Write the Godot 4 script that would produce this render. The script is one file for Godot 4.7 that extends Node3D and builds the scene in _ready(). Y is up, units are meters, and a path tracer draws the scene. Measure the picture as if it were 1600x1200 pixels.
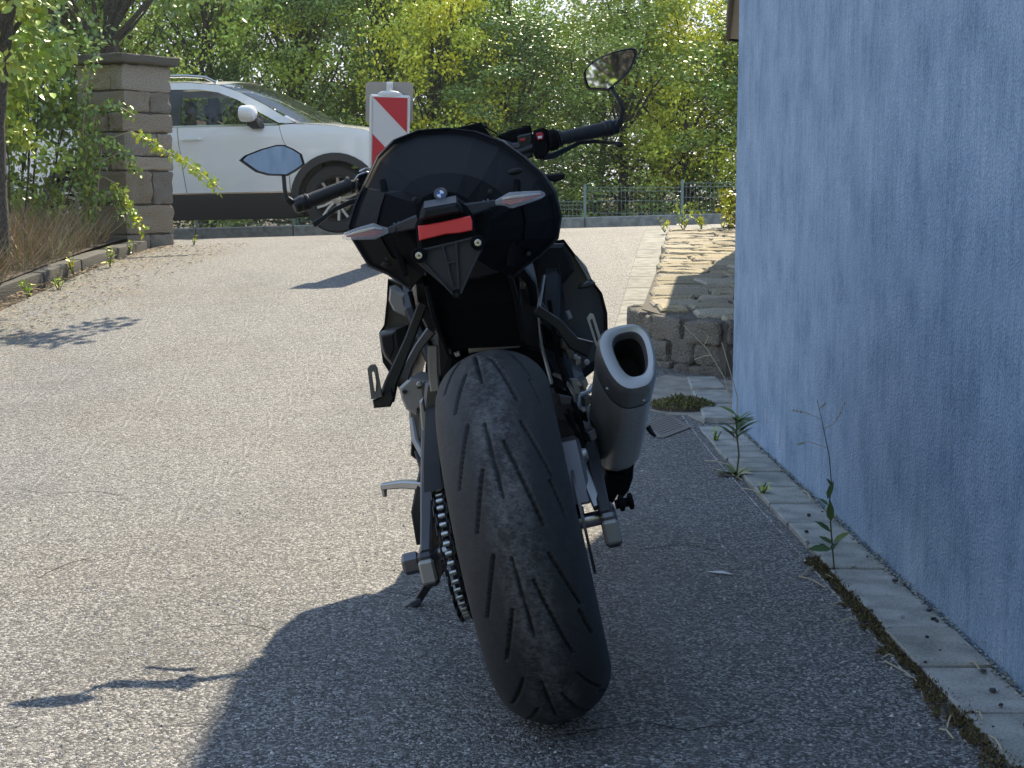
extends Node3D
# A black motorcycle on its side stand in a driveway beside a blue plastered house.
# World: camera over the origin, -z runs up the driveway, metres.

var M := {}            # materials
var used := {}         # names taken at top level
var rng := RandomNumberGenerator.new()
var fn := FastNoiseLite.new()


# ------------------------------------------------------------------ geometry
class Geo:
	var v := PackedVector3Array()
	var c := PackedColorArray()
	var col := Color(1, 1, 1)

	func tri(a: Vector3, b: Vector3, d: Vector3) -> void:
		v.append(a); v.append(b); v.append(d)
		c.append(col); c.append(col); c.append(col)

	func quad(a: Vector3, b: Vector3, d: Vector3, e: Vector3) -> void:
		tri(a, b, d); tri(a, d, e)

	# a face of a convex body, turned away from the inner point
	func face(p: Array, inner: Vector3) -> void:
		var n: Vector3 = (p[1] - p[0]).cross(p[2] - p[0])
		var flip: bool = n.dot(p[0] - inner) < 0.0
		for i in range(1, p.size() - 1):
			if flip: tri(p[0], p[i + 1], p[i])
			else: tri(p[0], p[i], p[i + 1])

	func box(o: Vector3, s: Vector3, b := Basis.IDENTITY, ch := 0.0) -> void:
		var h := s * 0.5
		var k: float = min(ch, min(h.x, min(h.y, h.z)) * 0.9)
		if k <= 0.0:
			for ax in 3:
				for sg in [-1.0, 1.0]:
					var p := []
					for q in [[-1, -1], [1, -1], [1, 1], [-1, 1]]:
						var w := Vector3.ZERO
						w[ax] = sg * h[ax]; w[(ax + 1) % 3] = q[0] * h[(ax + 1) % 3]; w[(ax + 2) % 3] = q[1] * h[(ax + 2) % 3]
						p.append(o + b * w)
					face(p, o)
			return
		for ax in 3:
			var a1 := (ax + 1) % 3
			var a2 := (ax + 2) % 3
			for sg in [-1.0, 1.0]:
				var p := []
				for q in [[-1, -1], [1, -1], [1, 1], [-1, 1]]:
					var w := Vector3.ZERO
					w[ax] = sg * h[ax]; w[a1] = q[0] * (h[a1] - k); w[a2] = q[1] * (h[a2] - k)
					p.append(o + b * w)
				face(p, o)
			for s1 in [-1.0, 1.0]:
				for s2 in [-1.0, 1.0]:
					var p := []
					for e in [[-1, 0], [1, 0], [1, 1], [-1, 1]]:
						var w := Vector3.ZERO
						w[ax] = e[0] * (h[ax] - k)
						w[a1] = s1 * (h[a1] if e[1] == 0 else h[a1] - k)
						w[a2] = s2 * (h[a2] - k if e[1] == 0 else h[a2])
						p.append(o + b * w)
					face(p, o)
		for sx in [-1.0, 1.0]:
			for sy in [-1.0, 1.0]:
				for sz in [-1.0, 1.0]:
					var p := []
					for ax in 3:
						var w := Vector3(sx * (h.x - k), sy * (h.y - k), sz * (h.z - k))
						w[ax] = [sx, sy, sz][ax] * h[ax]
						p.append(o + b * w)
					face(p, o)

	# a rounded bar along a path; r is a number or a list of numbers
	func tube(path: PackedVector3Array, r, n := 10, caps := true, closed := false) -> void:
		var rings := []
		var m := path.size()
		var up := Vector3.ZERO
		for i in m:
			var t: Vector3
			if closed: t = (path[(i + 1) % m] - path[(i - 1 + m) % m]).normalized()
			else: t = (path[min(i + 1, m - 1)] - path[max(i - 1, 0)]).normalized()
			if up == Vector3.ZERO:
				up = Vector3.UP if abs(t.y) < 0.9 else Vector3.RIGHT
			up = (up - t * up.dot(t)).normalized()
			var sd := t.cross(up)
			var rr: float = r if (r is float or r is int) else r[i]
			var ring := PackedVector3Array()
			for k in n:
				var a := TAU * k / n
				ring.append(path[i] + (sd * cos(a) + up * sin(a)) * rr)
			rings.append(ring)
		if closed: rings.append(rings[0])
		loft(rings, caps and not closed, caps and not closed)

	# a skin over closed rings of the same length, turned outwards
	func loft(rings: Array, cap0 := true, cap1 := true) -> void:
		var start := v.size()
		for i in rings.size() - 1:
			var a: PackedVector3Array = rings[i]
			var b: PackedVector3Array = rings[i + 1]
			var n := a.size()
			for k in n:
				quad(a[k], a[(k + 1) % n], b[(k + 1) % n], b[k])
		if cap0: _cap(rings[0], true)
		if cap1: _cap(rings[-1], false)
		var ctr := Vector3.ZERO
		for i in range(start, v.size()): ctr += v[i]
		ctr /= max(1, v.size() - start)
		var vol := 0.0
		for i in range(start, v.size(), 3):
			vol += (v[i] - ctr).dot((v[i + 1] - ctr).cross(v[i + 2] - ctr))
		if vol < 0.0:
			for i in range(start, v.size(), 3):
				var t := v[i + 1]; v[i + 1] = v[i + 2]; v[i + 2] = t

	func _cap(r: PackedVector3Array, rev: bool) -> void:
		var m := Vector3.ZERO
		for p in r: m += p
		m /= r.size()
		for k in r.size():
			if rev: tri(m, r[(k + 1) % r.size()], r[k])
			else: tri(m, r[k], r[(k + 1) % r.size()])

	# a plate: outline pushed along dir, with a small bevel on the first face
	func slab(pts: PackedVector3Array, dir: Vector3, ch := 0.0, both := false) -> void:
		var n := pts.size()
		var nz := dir.normalized()
		var ax := Vector3.RIGHT if abs(nz.x) < 0.9 else Vector3.UP
		ax = (ax - nz * ax.dot(nz)).normalized()
		var ay := nz.cross(ax)
		var p2 := PackedVector2Array()
		for p in pts: p2.append(Vector2(p.dot(ax), p.dot(ay)))
		var ccw := not Geometry2D.is_polygon_clockwise(p2)
		var inset := PackedVector3Array()
		for i in n:
			var e0 := (p2[i] - p2[(i - 1 + n) % n]).normalized()
			var e1 := (p2[(i + 1) % n] - p2[i]).normalized()
			var n0 := Vector2(-e0.y, e0.x)
			var n1 := Vector2(-e1.y, e1.x)
			var bi := (n0 + n1)
			bi = bi / max(0.4, bi.length_squared() * 0.5) * (1.0 if ccw else -1.0)
			inset.append(pts[i] + (ax * bi.x + ay * bi.y) * ch)
		var top := inset if ch > 0.0 else pts
		var idx := Geometry2D.triangulate_polygon(p2)
		var off0 := nz * ch
		var bot := PackedVector3Array()
		for i in n: bot.append(((inset[i] if both else pts[i])) + dir)
		for i in range(0, idx.size(), 3):
			var a := idx[i]
			var b := idx[i + 1]
			var d := idx[i + 2]
			face([top[a], top[b], top[d]], top[a] + nz)
			face([bot[a], bot[b], bot[d]], bot[a] - nz)
		for i in n:
			var j := (i + 1) % n
			var e := (p2[j] - p2[i]).normalized()
			var o2 := Vector2(e.y, -e.x) * (1.0 if ccw else -1.0)
			var inn := (pts[i] + pts[j]) * 0.5 - (ax * o2.x + ay * o2.y) * 0.05 + dir * 0.5
			if ch > 0.0: face([top[i], top[j], pts[j] + off0, pts[i] + off0], inn)
			var e0 := pts[i] + dir - (off0 if both else Vector3.ZERO)
			var e1 := pts[j] + dir - (off0 if both else Vector3.ZERO)
			face([pts[i] + off0, pts[j] + off0, e1, e0], inn)
			if both and ch > 0.0: face([e0, e1, bot[j], bot[i]], inn)

	func lathe(prof: Array, n: int, t: Transform3D, caps := true) -> void:
		var rings := []
		for p in prof:
			var r := PackedVector3Array()
			for k in n:
				var a := TAU * k / n
				r.append(t * Vector3(cos(a) * p.x, p.y, sin(a) * p.x))
			rings.append(r)
		loft(rings, caps and prof[0].x > 1e-5, caps and prof[-1].x > 1e-5)

	func ball(o: Vector3, r: Vector3, n := 12) -> void:
		var prof := []
		for i in n + 1:
			var a: float = -PI / 2 + PI * i / n
			prof.append(Vector2(max(cos(a), 1e-4), sin(a)))
		lathe(prof, n * 2, Transform3D(Basis.from_scale(r), o))

	# a rough stone block
	func rock(o: Vector3, s: Vector3, b: Basis, nz: FastNoiseLite, amp: float, round_off: float, n := 4) -> void:
		for ax in 3:
			var a1 := (ax + 1) % 3
			var a2 := (ax + 2) % 3
			for sg in [-1.0, 1.0]:
				var gr := []
				for i in n + 1:
					var row := []
					for j in n + 1:
						var w := Vector3.ZERO
						w[ax] = sg; w[a1] = -1.0 + 2.0 * i / n; w[a2] = -1.0 + 2.0 * j / n
						var q := w * s * 0.5
						var inner := Vector3(clampf(q.x, -s.x * 0.5 + round_off, s.x * 0.5 - round_off), clampf(q.y, -s.y * 0.5 + round_off, s.y * 0.5 - round_off), clampf(q.z, -s.z * 0.5 + round_off, s.z * 0.5 - round_off))
						var d := q - inner
						if d.length() > 1e-6: q = inner + d.normalized() * round_off
						var at: Vector3 = o + b * q
						var k := nz.get_noise_3dv(at * 6.0) * 0.7 + nz.get_noise_3dv(at * 17.0 + Vector3(5, 5, 5)) * 0.4
						row.append(at + (b * q).normalized() * k * amp)
					gr.append(row)
				for i in n:
					for j in n:
						if sg > 0: quad(gr[i][j], gr[i + 1][j], gr[i + 1][j + 1], gr[i][j + 1])
						else: quad(gr[i][j], gr[i][j + 1], gr[i + 1][j + 1], gr[i + 1][j])

	# mesh with normals smoothed over edges flatter than the angle
	func mesh(angle := 38.0) -> ArrayMesh:
		var n := v.size()
		var fnm := PackedVector3Array()
		var at := {}
		for i in range(0, n, 3):
			var q := (v[i + 1] - v[i]).cross(v[i + 2] - v[i])
			fnm.append(q)
			if angle > 0.0:
				for k in 3:
					var key := (v[i + k] * 20000.0).round()
					if at.has(key): at[key].append(i / 3)
					else: at[key] = PackedInt32Array([i / 3])
		var cs := cos(deg_to_rad(angle))
		var nn := PackedVector3Array()
		nn.resize(n)
		var vv := PackedVector3Array()
		vv.resize(n)
		var cc := PackedColorArray()
		cc.resize(n)
		var uv := PackedVector2Array()
		uv.resize(n)
		for i in range(0, n, 3):
			var f0 := fnm[i / 3]
			var u0 := f0.normalized()
			for k in 3:
				var s := f0
				if angle > 0.0:
					s = Vector3.ZERO
					for j in at[(v[i + k] * 20000.0).round()]:
						if fnm[j].normalized().dot(u0) > cs: s += fnm[j]
				var dst: int = i + [0, 2, 1][k]
				nn[dst] = s.normalized() if s.length_squared() > 0.0 else u0
				vv[dst] = v[i + k]
				cc[dst] = c[i + k]
				uv[dst] = Vector2(v[i + k].x, v[i + k].y)
		var arr := []
		arr.resize(Mesh.ARRAY_MAX)
		arr[Mesh.ARRAY_VERTEX] = vv
		arr[Mesh.ARRAY_NORMAL] = nn
		arr[Mesh.ARRAY_COLOR] = cc
		arr[Mesh.ARRAY_TEX_UV] = uv
		var m := ArrayMesh.new()
		if n > 0: m.add_surface_from_arrays(Mesh.PRIMITIVE_TRIANGLES, arr)
		return m


# ------------------------------------------------------------------ objects
func numbered(called: String) -> String:
	if not used.has(called):
		used[called] = 0
		return called
	used[called] += 1
	return "%s_%03d" % [called, used[called]]

func thing(called: String, label: String, category: String, at := Vector3.ZERO, group := "") -> Node3D:
	var o := Node3D.new()
	o.name = numbered(called)
	add_child(o)
	o.position = at
	tag(o, label, category, group)
	return o

func tag(o: Node, label: String, category: String, group := "", kind := "") -> void:
	if label != "": o.set_meta("label", label)
	if category != "": o.set_meta("category", category)
	if group != "": o.set_meta("group", group)
	if kind != "": o.set_meta("kind", kind)

func part(parent: Node, called: String, g, mat: Material, angle := 38.0) -> MeshInstance3D:
	var o := MeshInstance3D.new()
	o.mesh = g.mesh(angle) if g is Geo else g
	o.material_override = mat
	if parent == self: o.name = numbered(called)
	else: o.name = called
	parent.add_child(o, true)
	return o

func structure(called: String, g, mat: Material, label: String, angle := 38.0) -> MeshInstance3D:
	var o := part(self, called, g, mat, angle)
	o.set_meta("kind", "structure")
	o.set_meta("label", label)
	return o

func group_node(parent: Node, called: String) -> Node3D:
	var o := Node3D.new()
	o.name = called
	parent.add_child(o, true)
	return o

func V3(a: Array) -> PackedVector3Array:
	return PackedVector3Array(a)

func lin(r: float, g: float, b: float) -> Color:
	return Color(r, g, b).linear_to_srgb()


# ------------------------------------------------------------------ terrain
func ground_y(x: float, z: float) -> float:
	var d := -z
	var t := clampf((d - 5.0) / 9.5, 0.0, 1.0)
	var y := t * t * (3.0 - 2.0 * t) * (0.53 + 0.028 * clampf(x, -12.0, 12.0))
	if d > 15.5: y -= 0.03 * (minf(d, 19.5) - 15.5)
	return y

func wall_x(z: float) -> float:
	return 0.963 + 0.0162 * z

# ------------------------------------------------------------------ textures and materials
func seam(w: int, h: int, freq: float, sd: int, kind := FastNoiseLite.TYPE_SIMPLEX_SMOOTH, oct := 3, ret := FastNoiseLite.RETURN_DISTANCE) -> Image:
	var n := FastNoiseLite.new()
	n.seed = sd
	n.noise_type = kind
	n.frequency = freq
	n.fractal_octaves = oct
	if kind == FastNoiseLite.TYPE_CELLULAR:
		n.fractal_type = FastNoiseLite.FRACTAL_NONE
		n.cellular_return_type = ret
	var im := n.get_seamless_image(w, h, false, false, 0.12)
	im.convert(Image.FORMAT_L8)
	return im

# an image whose colour runs along a ramp by the weighted sum of grey images
func ramp_image(parts: Array, weights: Array, stops: Array, cols: Array, w: int) -> ImageTexture:
	var lut := PackedByteArray()
	var gr := Gradient.new()
	gr.offsets = PackedFloat32Array(stops)
	gr.colors = PackedColorArray(cols)
	for i in 256:
		var q := gr.sample(i / 255.0)
		lut.append(int(clampf(q.r, 0, 1) * 255)); lut.append(int(clampf(q.g, 0, 1) * 255)); lut.append(int(clampf(q.b, 0, 1) * 255))
	var d := []
	for p in parts: d.append(p.get_data())
	var out := PackedByteArray()
	out.resize(w * w * 3)
	var a: PackedByteArray = d[0]
	var b: PackedByteArray = d[1 % d.size()]
	var e: PackedByteArray = d[2 % d.size()]
	var wa: float = weights[0]
	var wb: float = weights[1] if weights.size() > 1 else 0.0
	var we: float = weights[2] if weights.size() > 2 else 0.0
	for i in w * w:
		var k := clampi(int(a[i] * wa + b[i] * wb + e[i] * we), 0, 255) * 3
		out[i * 3] = lut[k]; out[i * 3 + 1] = lut[k + 1]; out[i * 3 + 2] = lut[k + 2]
	return ImageTexture.create_from_image(Image.create_from_data(w, w, false, Image.FORMAT_RGB8, out))

func mat(called: String, col: Color, rough: float, metal := 0.0) -> StandardMaterial3D:
	var m := StandardMaterial3D.new()
	m.albedo_color = col
	m.roughness = rough
	m.metallic = metal
	m.resource_name = called
	M[called] = m
	return m

func tri(m: StandardMaterial3D, tex: Texture2D, scale, world := true) -> void:
	m.albedo_texture = tex
	m.uv1_triplanar = true
	m.uv1_world_triplanar = world
	m.uv1_scale = scale if scale is Vector3 else Vector3.ONE * scale
	m.uv1_triplanar_sharpness = 6.0

func relief(m: StandardMaterial3D, im: Image, cm: float) -> void:
	m.heightmap_enabled = true
	m.heightmap_texture = ImageTexture.create_from_image(im)
	m.heightmap_scale = cm

func make_materials() -> void:
	# asphalt: stones of many tones in a dark binder
	var cells := seam(1024, 1024, 0.115, 3, FastNoiseLite.TYPE_CELLULAR, 1, FastNoiseLite.RETURN_CELL_VALUE)
	var rims := seam(1024, 1024, 0.115, 3, FastNoiseLite.TYPE_CELLULAR, 1, FastNoiseLite.RETURN_DISTANCE)
	var fine := seam(1024, 1024, 0.22, 9, FastNoiseLite.TYPE_SIMPLEX, 3)
	var coarse := seam(1024, 1024, 0.012, 12, FastNoiseLite.TYPE_SIMPLEX, 3)
	var asp := mat("asphalt", Color(1, 1, 1), 0.62)
	tri(asp, ramp_image([cells, fine, coarse], [0.62, 0.42, 0.05], [0.12, 0.34, 0.5, 0.64, 0.78, 0.92], [lin(0.02, 0.0195, 0.0195), lin(0.055, 0.053, 0.052), lin(0.115, 0.111, 0.106), lin(0.195, 0.188, 0.176), lin(0.36, 0.347, 0.325), lin(0.72, 0.7, 0.66)], 1024), 1.8)
	asp.vertex_color_use_as_albedo = true
	asp.metallic_specular = 0.5
	var hm := Image.create_from_data(1024, 1024, false, Image.FORMAT_L8, blend_bytes(rims, fine, -0.75, 0.5, 200.0))
	relief(asp, hm, 0.6)
	# concrete of the strip, kerbs and slabs
	var cgrain := seam(512, 512, 0.2, 21, FastNoiseLite.TYPE_SIMPLEX, 4)
	var cpatch := seam(512, 512, 0.015, 22, FastNoiseLite.TYPE_SIMPLEX_SMOOTH, 4)
	var con := mat("concrete", Color(1, 1, 1), 0.85)
	tri(con, ramp_image([cgrain, cpatch], [0.45, 0.55], [0.1, 0.4, 0.6, 0.85], [lin(0.16, 0.16, 0.145), lin(0.3, 0.3, 0.27), lin(0.4, 0.395, 0.36), lin(0.52, 0.51, 0.47)], 512), 1.1)
	con.vertex_color_use_as_albedo = true
	relief(con, cgrain, 0.06)
	# blue plaster, dragged downwards
	var st := seam(1024, 128, 0.035, 31, FastNoiseLite.TYPE_SIMPLEX, 4)
	st.resize(1024, 1024, Image.INTERPOLATE_CUBIC)
	var gr := seam(1024, 256, 0.18, 32, FastNoiseLite.TYPE_SIMPLEX, 3)
	gr.resize(1024, 1024, Image.INTERPOLATE_CUBIC)
	var pl := mat("blue_plaster", Color(1, 1, 1), 0.9)
	tri(pl, ramp_image([st, gr, cpatch_big(33)], [0.24, 0.36, 0.4], [0.2, 0.42, 0.58, 0.8], [lin(0.165, 0.25, 0.36), lin(0.245, 0.35, 0.475), lin(0.3, 0.41, 0.54), lin(0.4, 0.49, 0.61)], 1024), 0.62)
	var plh := Image.create_from_data(1024, 1024, false, Image.FORMAT_L8, blend_bytes(gr, seam(1024, 1024, 0.16, 35, FastNoiseLite.TYPE_SIMPLEX, 3), 0.5, 0.5, 0.0))
	relief(pl, plh, 0.45)
	# natural stone, tinted by vertex colours
	var sg := seam(512, 512, 0.06, 41, FastNoiseLite.TYPE_SIMPLEX, 5)
	var sp := seam(512, 512, 0.25, 42, FastNoiseLite.TYPE_SIMPLEX, 2)
	var stn := mat("stone", Color(1, 1, 1), 0.9)
	tri(stn, ramp_image([sg, sp], [0.6, 0.4], [0.15, 0.4, 0.6, 0.85], [lin(0.3, 0.29, 0.27), lin(0.62, 0.6, 0.56), lin(0.85, 0.83, 0.78), lin(1.0, 0.98, 0.92)], 512), 2.2)
	stn.vertex_color_use_as_albedo = true
	relief(stn, sg, 0.7)
	mat("mortar", lin(0.13, 0.12, 0.105), 0.95)
	tri(M.mortar, stn.albedo_texture, 3.1)
	# soil and dry litter
	var soil := mat("soil", Color(1, 1, 1), 0.95)
	tri(soil, ramp_image([sp, sg], [0.6, 0.4], [0.15, 0.45, 0.65, 0.9], [lin(0.025, 0.018, 0.012), lin(0.07, 0.052, 0.035), lin(0.13, 0.1, 0.065), lin(0.25, 0.2, 0.13)], 512), 1.6)
	relief(soil, sp, 0.6)
	# foliage: colour from the vertices, light passes through
	var lf := mat("leaf", Color(1, 1, 1), 0.36)
	lf.vertex_color_use_as_albedo = true
	lf.backlight = Color(1.0, 1.0, 0.42)
	lf.cull_mode = BaseMaterial3D.CULL_DISABLED
	var dr := mat("dry_leaf", Color(1, 1, 1), 0.8)
	dr.vertex_color_use_as_albedo = true
	dr.backlight = Color(0.5, 0.45, 0.35)
	dr.cull_mode = BaseMaterial3D.CULL_DISABLED
	var bark := mat("bark", Color(1, 1, 1), 0.95)
	var bk := seam(512, 128, 0.06, 51, FastNoiseLite.TYPE_SIMPLEX, 4)
	bk.resize(512, 512, Image.INTERPOLATE_CUBIC)
	tri(bark, ramp_image([bk, sp], [0.7, 0.3], [0.2, 0.5, 0.8], [lin(0.03, 0.026, 0.022), lin(0.085, 0.075, 0.062), lin(0.18, 0.165, 0.14)], 512), 3.0)
	relief(bark, bk, 1.2)
	mat("grit", Color(1, 1, 1), 0.5).vertex_color_use_as_albedo = true
	var mo := mat("moss", Color(1, 1, 1), 0.95)
	mo.vertex_color_use_as_albedo = true
	# motorcycle
	var grit := seam(512, 512, 0.3, 61, FastNoiseLite.TYPE_SIMPLEX, 2)
	mat("rubber", Color(1, 1, 1), 0.7).vertex_color_use_as_albedo = true
	tri(M.rubber, ramp_image([grit, sg], [0.5, 0.5], [0.1, 0.5, 0.9], [lin(0.55, 0.55, 0.55), lin(0.8, 0.8, 0.8), lin(1, 1, 1)], 512), 5.0, false)
	relief(M.rubber, grit, 0.03)
	mat("black_plastic", lin(0.0075, 0.0077, 0.0085), 0.6).metallic_specular = 0.13
	relief_tri(M.black_plastic, grit, 0.02, 6.0)
	mat("bracket_black", lin(0.026, 0.028, 0.033), 0.5)
	mat("satin_black", lin(0.01, 0.0105, 0.0115), 0.4).metallic_specular = 0.3
	mat("black_metal", lin(0.018, 0.019, 0.021), 0.38, 0.3)
	mat("gloss_black", lin(0.01, 0.011, 0.013), 0.12).clearcoat_enabled = true
	mat("dusty_black", lin(0.022, 0.0205, 0.019), 0.45).metallic_specular = 0.3
	mat("ground_sheen_grey", lin(0.1, 0.094, 0.086), 0.36)  # black plastic made paler, painted for the reflection of sunlit ground
	mat("ground_sheen_pale", lin(0.27, 0.255, 0.23), 0.4)  # lighter still: ground reflection on satin black put into the colour
	mat("grip_rubber", lin(0.014, 0.014, 0.015), 0.5)
	mat("arm_grey", lin(0.06, 0.062, 0.066), 0.45, 0.4)
	mat("steel", lin(0.5, 0.5, 0.5), 0.28, 1.0)
	mat("dull_alloy", lin(0.4, 0.4, 0.385), 0.4, 0.8)
	mat("dark_alloy", lin(0.16, 0.16, 0.165), 0.42, 0.9)
	mat("cast_alloy", lin(0.34, 0.325, 0.3), 0.5, 0.4)
	var ti := mat("brushed_titanium", Color(1, 1, 1), 0.36, 0.35)
	var br := seam(512, 64, 0.15, 65, FastNoiseLite.TYPE_SIMPLEX, 3)
	br.resize(512, 512, Image.INTERPOLATE_CUBIC)
	tri(ti, ramp_image([br, sg], [0.6, 0.4], [0.2, 0.5, 0.8], [lin(0.4, 0.39, 0.37), lin(0.5, 0.49, 0.465), lin(0.6, 0.59, 0.56)], 512), 6.0, false)
	mat("soot_gap_black", lin(0.006, 0.006, 0.006), 0.8)  # soot of the outlet, and black that paints the dark inside holes
	mat("bolt_zinc", lin(0.75, 0.76, 0.78), 0.25, 1.0)
	var mir := mat("mirror_glass", lin(0.82, 0.84, 0.86), 0.02, 1.0)
	mir.metallic_specular = 1.0
	mat("reflector_red", lin(0.8, 0.03, 0.035), 0.35).clearcoat_enabled = true
	mat("switch_red", lin(0.4, 0.02, 0.03), 0.4)
	mat("badge_blue", lin(0.02, 0.12, 0.4), 0.15)
	mat("badge_white", lin(0.75, 0.77, 0.8), 0.15)
	var ln := mat("clear_lens", Color(0.95, 0.95, 0.95, 0.18), 0.05)
	ln.transparency = BaseMaterial3D.TRANSPARENCY_ALPHA
	mat("lens_reflector", lin(0.6, 0.58, 0.57), 0.3, 0.8)
	mat("lens_red", lin(0.34, 0.05, 0.055), 0.3)
	# car
	var pw := mat("car_white", lin(0.84, 0.85, 0.84), 0.3)
	pw.clearcoat_enabled = true
	pw.clearcoat = 1.0
	pw.clearcoat_roughness = 0.03
	mat("car_cladding", lin(0.028, 0.028, 0.03), 0.55)
	mat("car_underbody", lin(0.01, 0.01, 0.01), 0.8)
	mat("car_tyre", lin(0.018, 0.018, 0.019), 0.75)
	mat("car_alloy", lin(0.42, 0.41, 0.4), 0.35, 0.9)
	mat("car_trim", lin(0.6, 0.6, 0.6), 0.15, 1.0)
	mat("car_interior", lin(0.035, 0.034, 0.034), 0.8)
	var gl := mat("car_glass", Color(0.1, 0.13, 0.13, 0.42), 0.02)
	gl.transparency = BaseMaterial3D.TRANSPARENCY_ALPHA
	mat("car_lamp", lin(0.5, 0.52, 0.55), 0.1, 0.6)
	# signs, fence, house
	mat("sign_white", lin(0.62, 0.62, 0.6), 0.45)
	mat("sign_red", lin(0.5, 0.022, 0.03), 0.4)
	mat("sign_back", lin(0.36, 0.33, 0.29), 0.5, 0.3)
	mat("sign_plastic", lin(0.68, 0.68, 0.65), 0.5)
	mat("fence_green", lin(0.24, 0.31, 0.27), 0.45)
	mat("soffit", lin(0.45, 0.42, 0.37), 0.8)
	mat("brown_wood", lin(0.07, 0.04, 0.028), 0.7)
	mat("roof_tile", lin(0.12, 0.06, 0.045), 0.85)
	mat("grate_iron", lin(0.17, 0.15, 0.13), 0.6, 0.5)
	mat("pale_metal", lin(0.5, 0.5, 0.52), 0.5, 0.5)
	mat("stem", lin(0.07, 0.085, 0.03), 0.7)
	mat("dry_stem", lin(0.46, 0.4, 0.27), 0.8)

func cpatch_big(sd: int) -> Image:
	return seam(1024, 1024, 0.006, sd, FastNoiseLite.TYPE_SIMPLEX_SMOOTH, 4)

func blend_bytes(a: Image, b: Image, wa: float, wb: float, bias: float) -> PackedByteArray:
	var x := a.get_data()
	var y := b.get_data()
	var out := PackedByteArray()
	out.resize(x.size())
	for i in x.size(): out[i] = clampi(int(x[i] * wa + y[i] * wb + bias), 0, 255)
	return out

func relief_tri(m: StandardMaterial3D, im: Image, cm: float, scale: float) -> void:
	m.uv1_triplanar = true
	m.uv1_scale = Vector3.ONE * scale
	relief(m, im, cm)

func _ready() -> void:
	# camera
	var cam := Camera3D.new()
	cam.name = "camera"
	add_child(cam)
	cam.position = Vector3(0, 0.90, 0)
	cam.rotation = Vector3(-atan(300.0 / 2450.0), 0, 0)
	cam.fov = rad_to_deg(2.0 * atan(600.0 / 2450.0))
	cam.near = 0.05
	cam.far = 600.0
	cam.current = true
	# sky and exposure
	var env := Environment.new()
	var sm := ProceduralSkyMaterial.new()
	sm.sky_top_color = Color(0.55, 0.65, 0.8)
	sm.sky_horizon_color = Color(0.97, 0.965, 0.955)
	sm.sky_curve = 0.13
	sm.ground_bottom_color = Color(0.25, 0.24, 0.22)
	sm.ground_horizon_color = Color(0.6, 0.6, 0.58)
	sm.sun_angle_max = 25.0
	sm.sky_energy_multiplier = 1.0
	var sky := Sky.new()
	sky.sky_material = sm
	env.background_mode = Environment.BG_SKY
	env.sky = sky
	env.tonemap_mode = Environment.TONE_MAPPER_LINEAR
	env.tonemap_exposure = 1.85
	env.fog_enabled = true
	env.fog_density = 0.001
	env.fog_light_color = Color(0.93, 0.95, 0.93)
	env.sdfgi_enabled = true
	env.ssao_enabled = true
	env.ssil_enabled = true
	var we := WorldEnvironment.new()
	we.environment = env
	add_child(we)
	# sun: high, ahead and a little to the side of the house
	var sun := DirectionalLight3D.new()
	sun.name = "sun"
	add_child(sun)
	sun.look_at_from_position(Vector3(2.85, 10, -9.1), Vector3.ZERO, Vector3.UP)
	sun.light_color = Color(1.0, 0.945, 0.84)
	sun.light_energy = 1.6
	sun.light_angular_distance = 0.5
	sun.shadow_enabled = true

	rng.seed = 77
	fn.seed = 5
	fn.frequency = 1.0
	fn.fractal_octaves = 3
	make_materials()
	build_ground()
	build_house()
	build_strip()
	build_bank()
	build_pillar_and_kerb()
	build_fence()
	build_motorcycle()
	build_car()
	build_sign()
	build_vegetation()
	build_small_things()

# ------------------------------------------------------------------ the setting
func sheet(xs: Array, zs: Array, lift: float, colour: Callable) -> ArrayMesh:
	var vv := PackedVector3Array()
	var nn := PackedVector3Array()
	var cc := PackedColorArray()
	var ix := PackedInt32Array()
	for j in zs.size():
		for i in xs.size():
			var x: float = xs[i]
			var z: float = zs[j]
			vv.append(Vector3(x, ground_y(x, z) + lift, z))
			var e := 0.05
			nn.append(Vector3(ground_y(x - e, z) - ground_y(x + e, z), 2 * e, ground_y(x, z - e) - ground_y(x, z + e)).normalized())
			cc.append(colour.call(x, z))
	var w := xs.size()
	for j in zs.size() - 1:
		for i in w - 1:
			var a := j * w + i
			ix.append_array(PackedInt32Array([a, a + 1, a + w + 1, a, a + w + 1, a + w]) if zs[1] > zs[0] else PackedInt32Array([a, a + w + 1, a + 1, a, a + w, a + w + 1]))
	var arr := []
	arr.resize(Mesh.ARRAY_MAX)
	arr[Mesh.ARRAY_VERTEX] = vv
	arr[Mesh.ARRAY_NORMAL] = nn
	arr[Mesh.ARRAY_COLOR] = cc
	arr[Mesh.ARRAY_INDEX] = ix
	var m := ArrayMesh.new()
	m.add_surface_from_arrays(Mesh.PRIMITIVE_TRIANGLES, arr)
	return m

func steps(a: float, b: float, n: int) -> Array:
	var r := []
	for i in n + 1: r.append(lerpf(a, b, float(i) / n))
	return r

func asphalt_tone(x: float, z: float) -> Color:
	var k := fn.get_noise_2d(x * 0.9, z * 0.5) * 0.5 + fn.get_noise_2d(x * 3.1 + 40, z * 2.3) * 0.35
	var t := 0.95 + 0.42 * k
	var w := fn.get_noise_2d(x * 0.6 + 9, z * 0.6 - 4)
	# dry plant litter and dust ground into the surface along the planted edge
	var edge := clampf((-2.1 - x + 0.5 * fn.get_noise_2d(x * 2.0, z * 1.4)) / 0.9, 0.0, 1.0) * clampf(0.5 + 1.6 * fn.get_noise_2d(x * 5.0 + 3, z * 4.0), 0.0, 1.0)
	return Color(t * (1.0 + 0.05 * w + 0.5 * edge), t * (1.0 + 0.2 * edge), t * (1.0 - 0.05 * w - 0.1 * edge))

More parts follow.
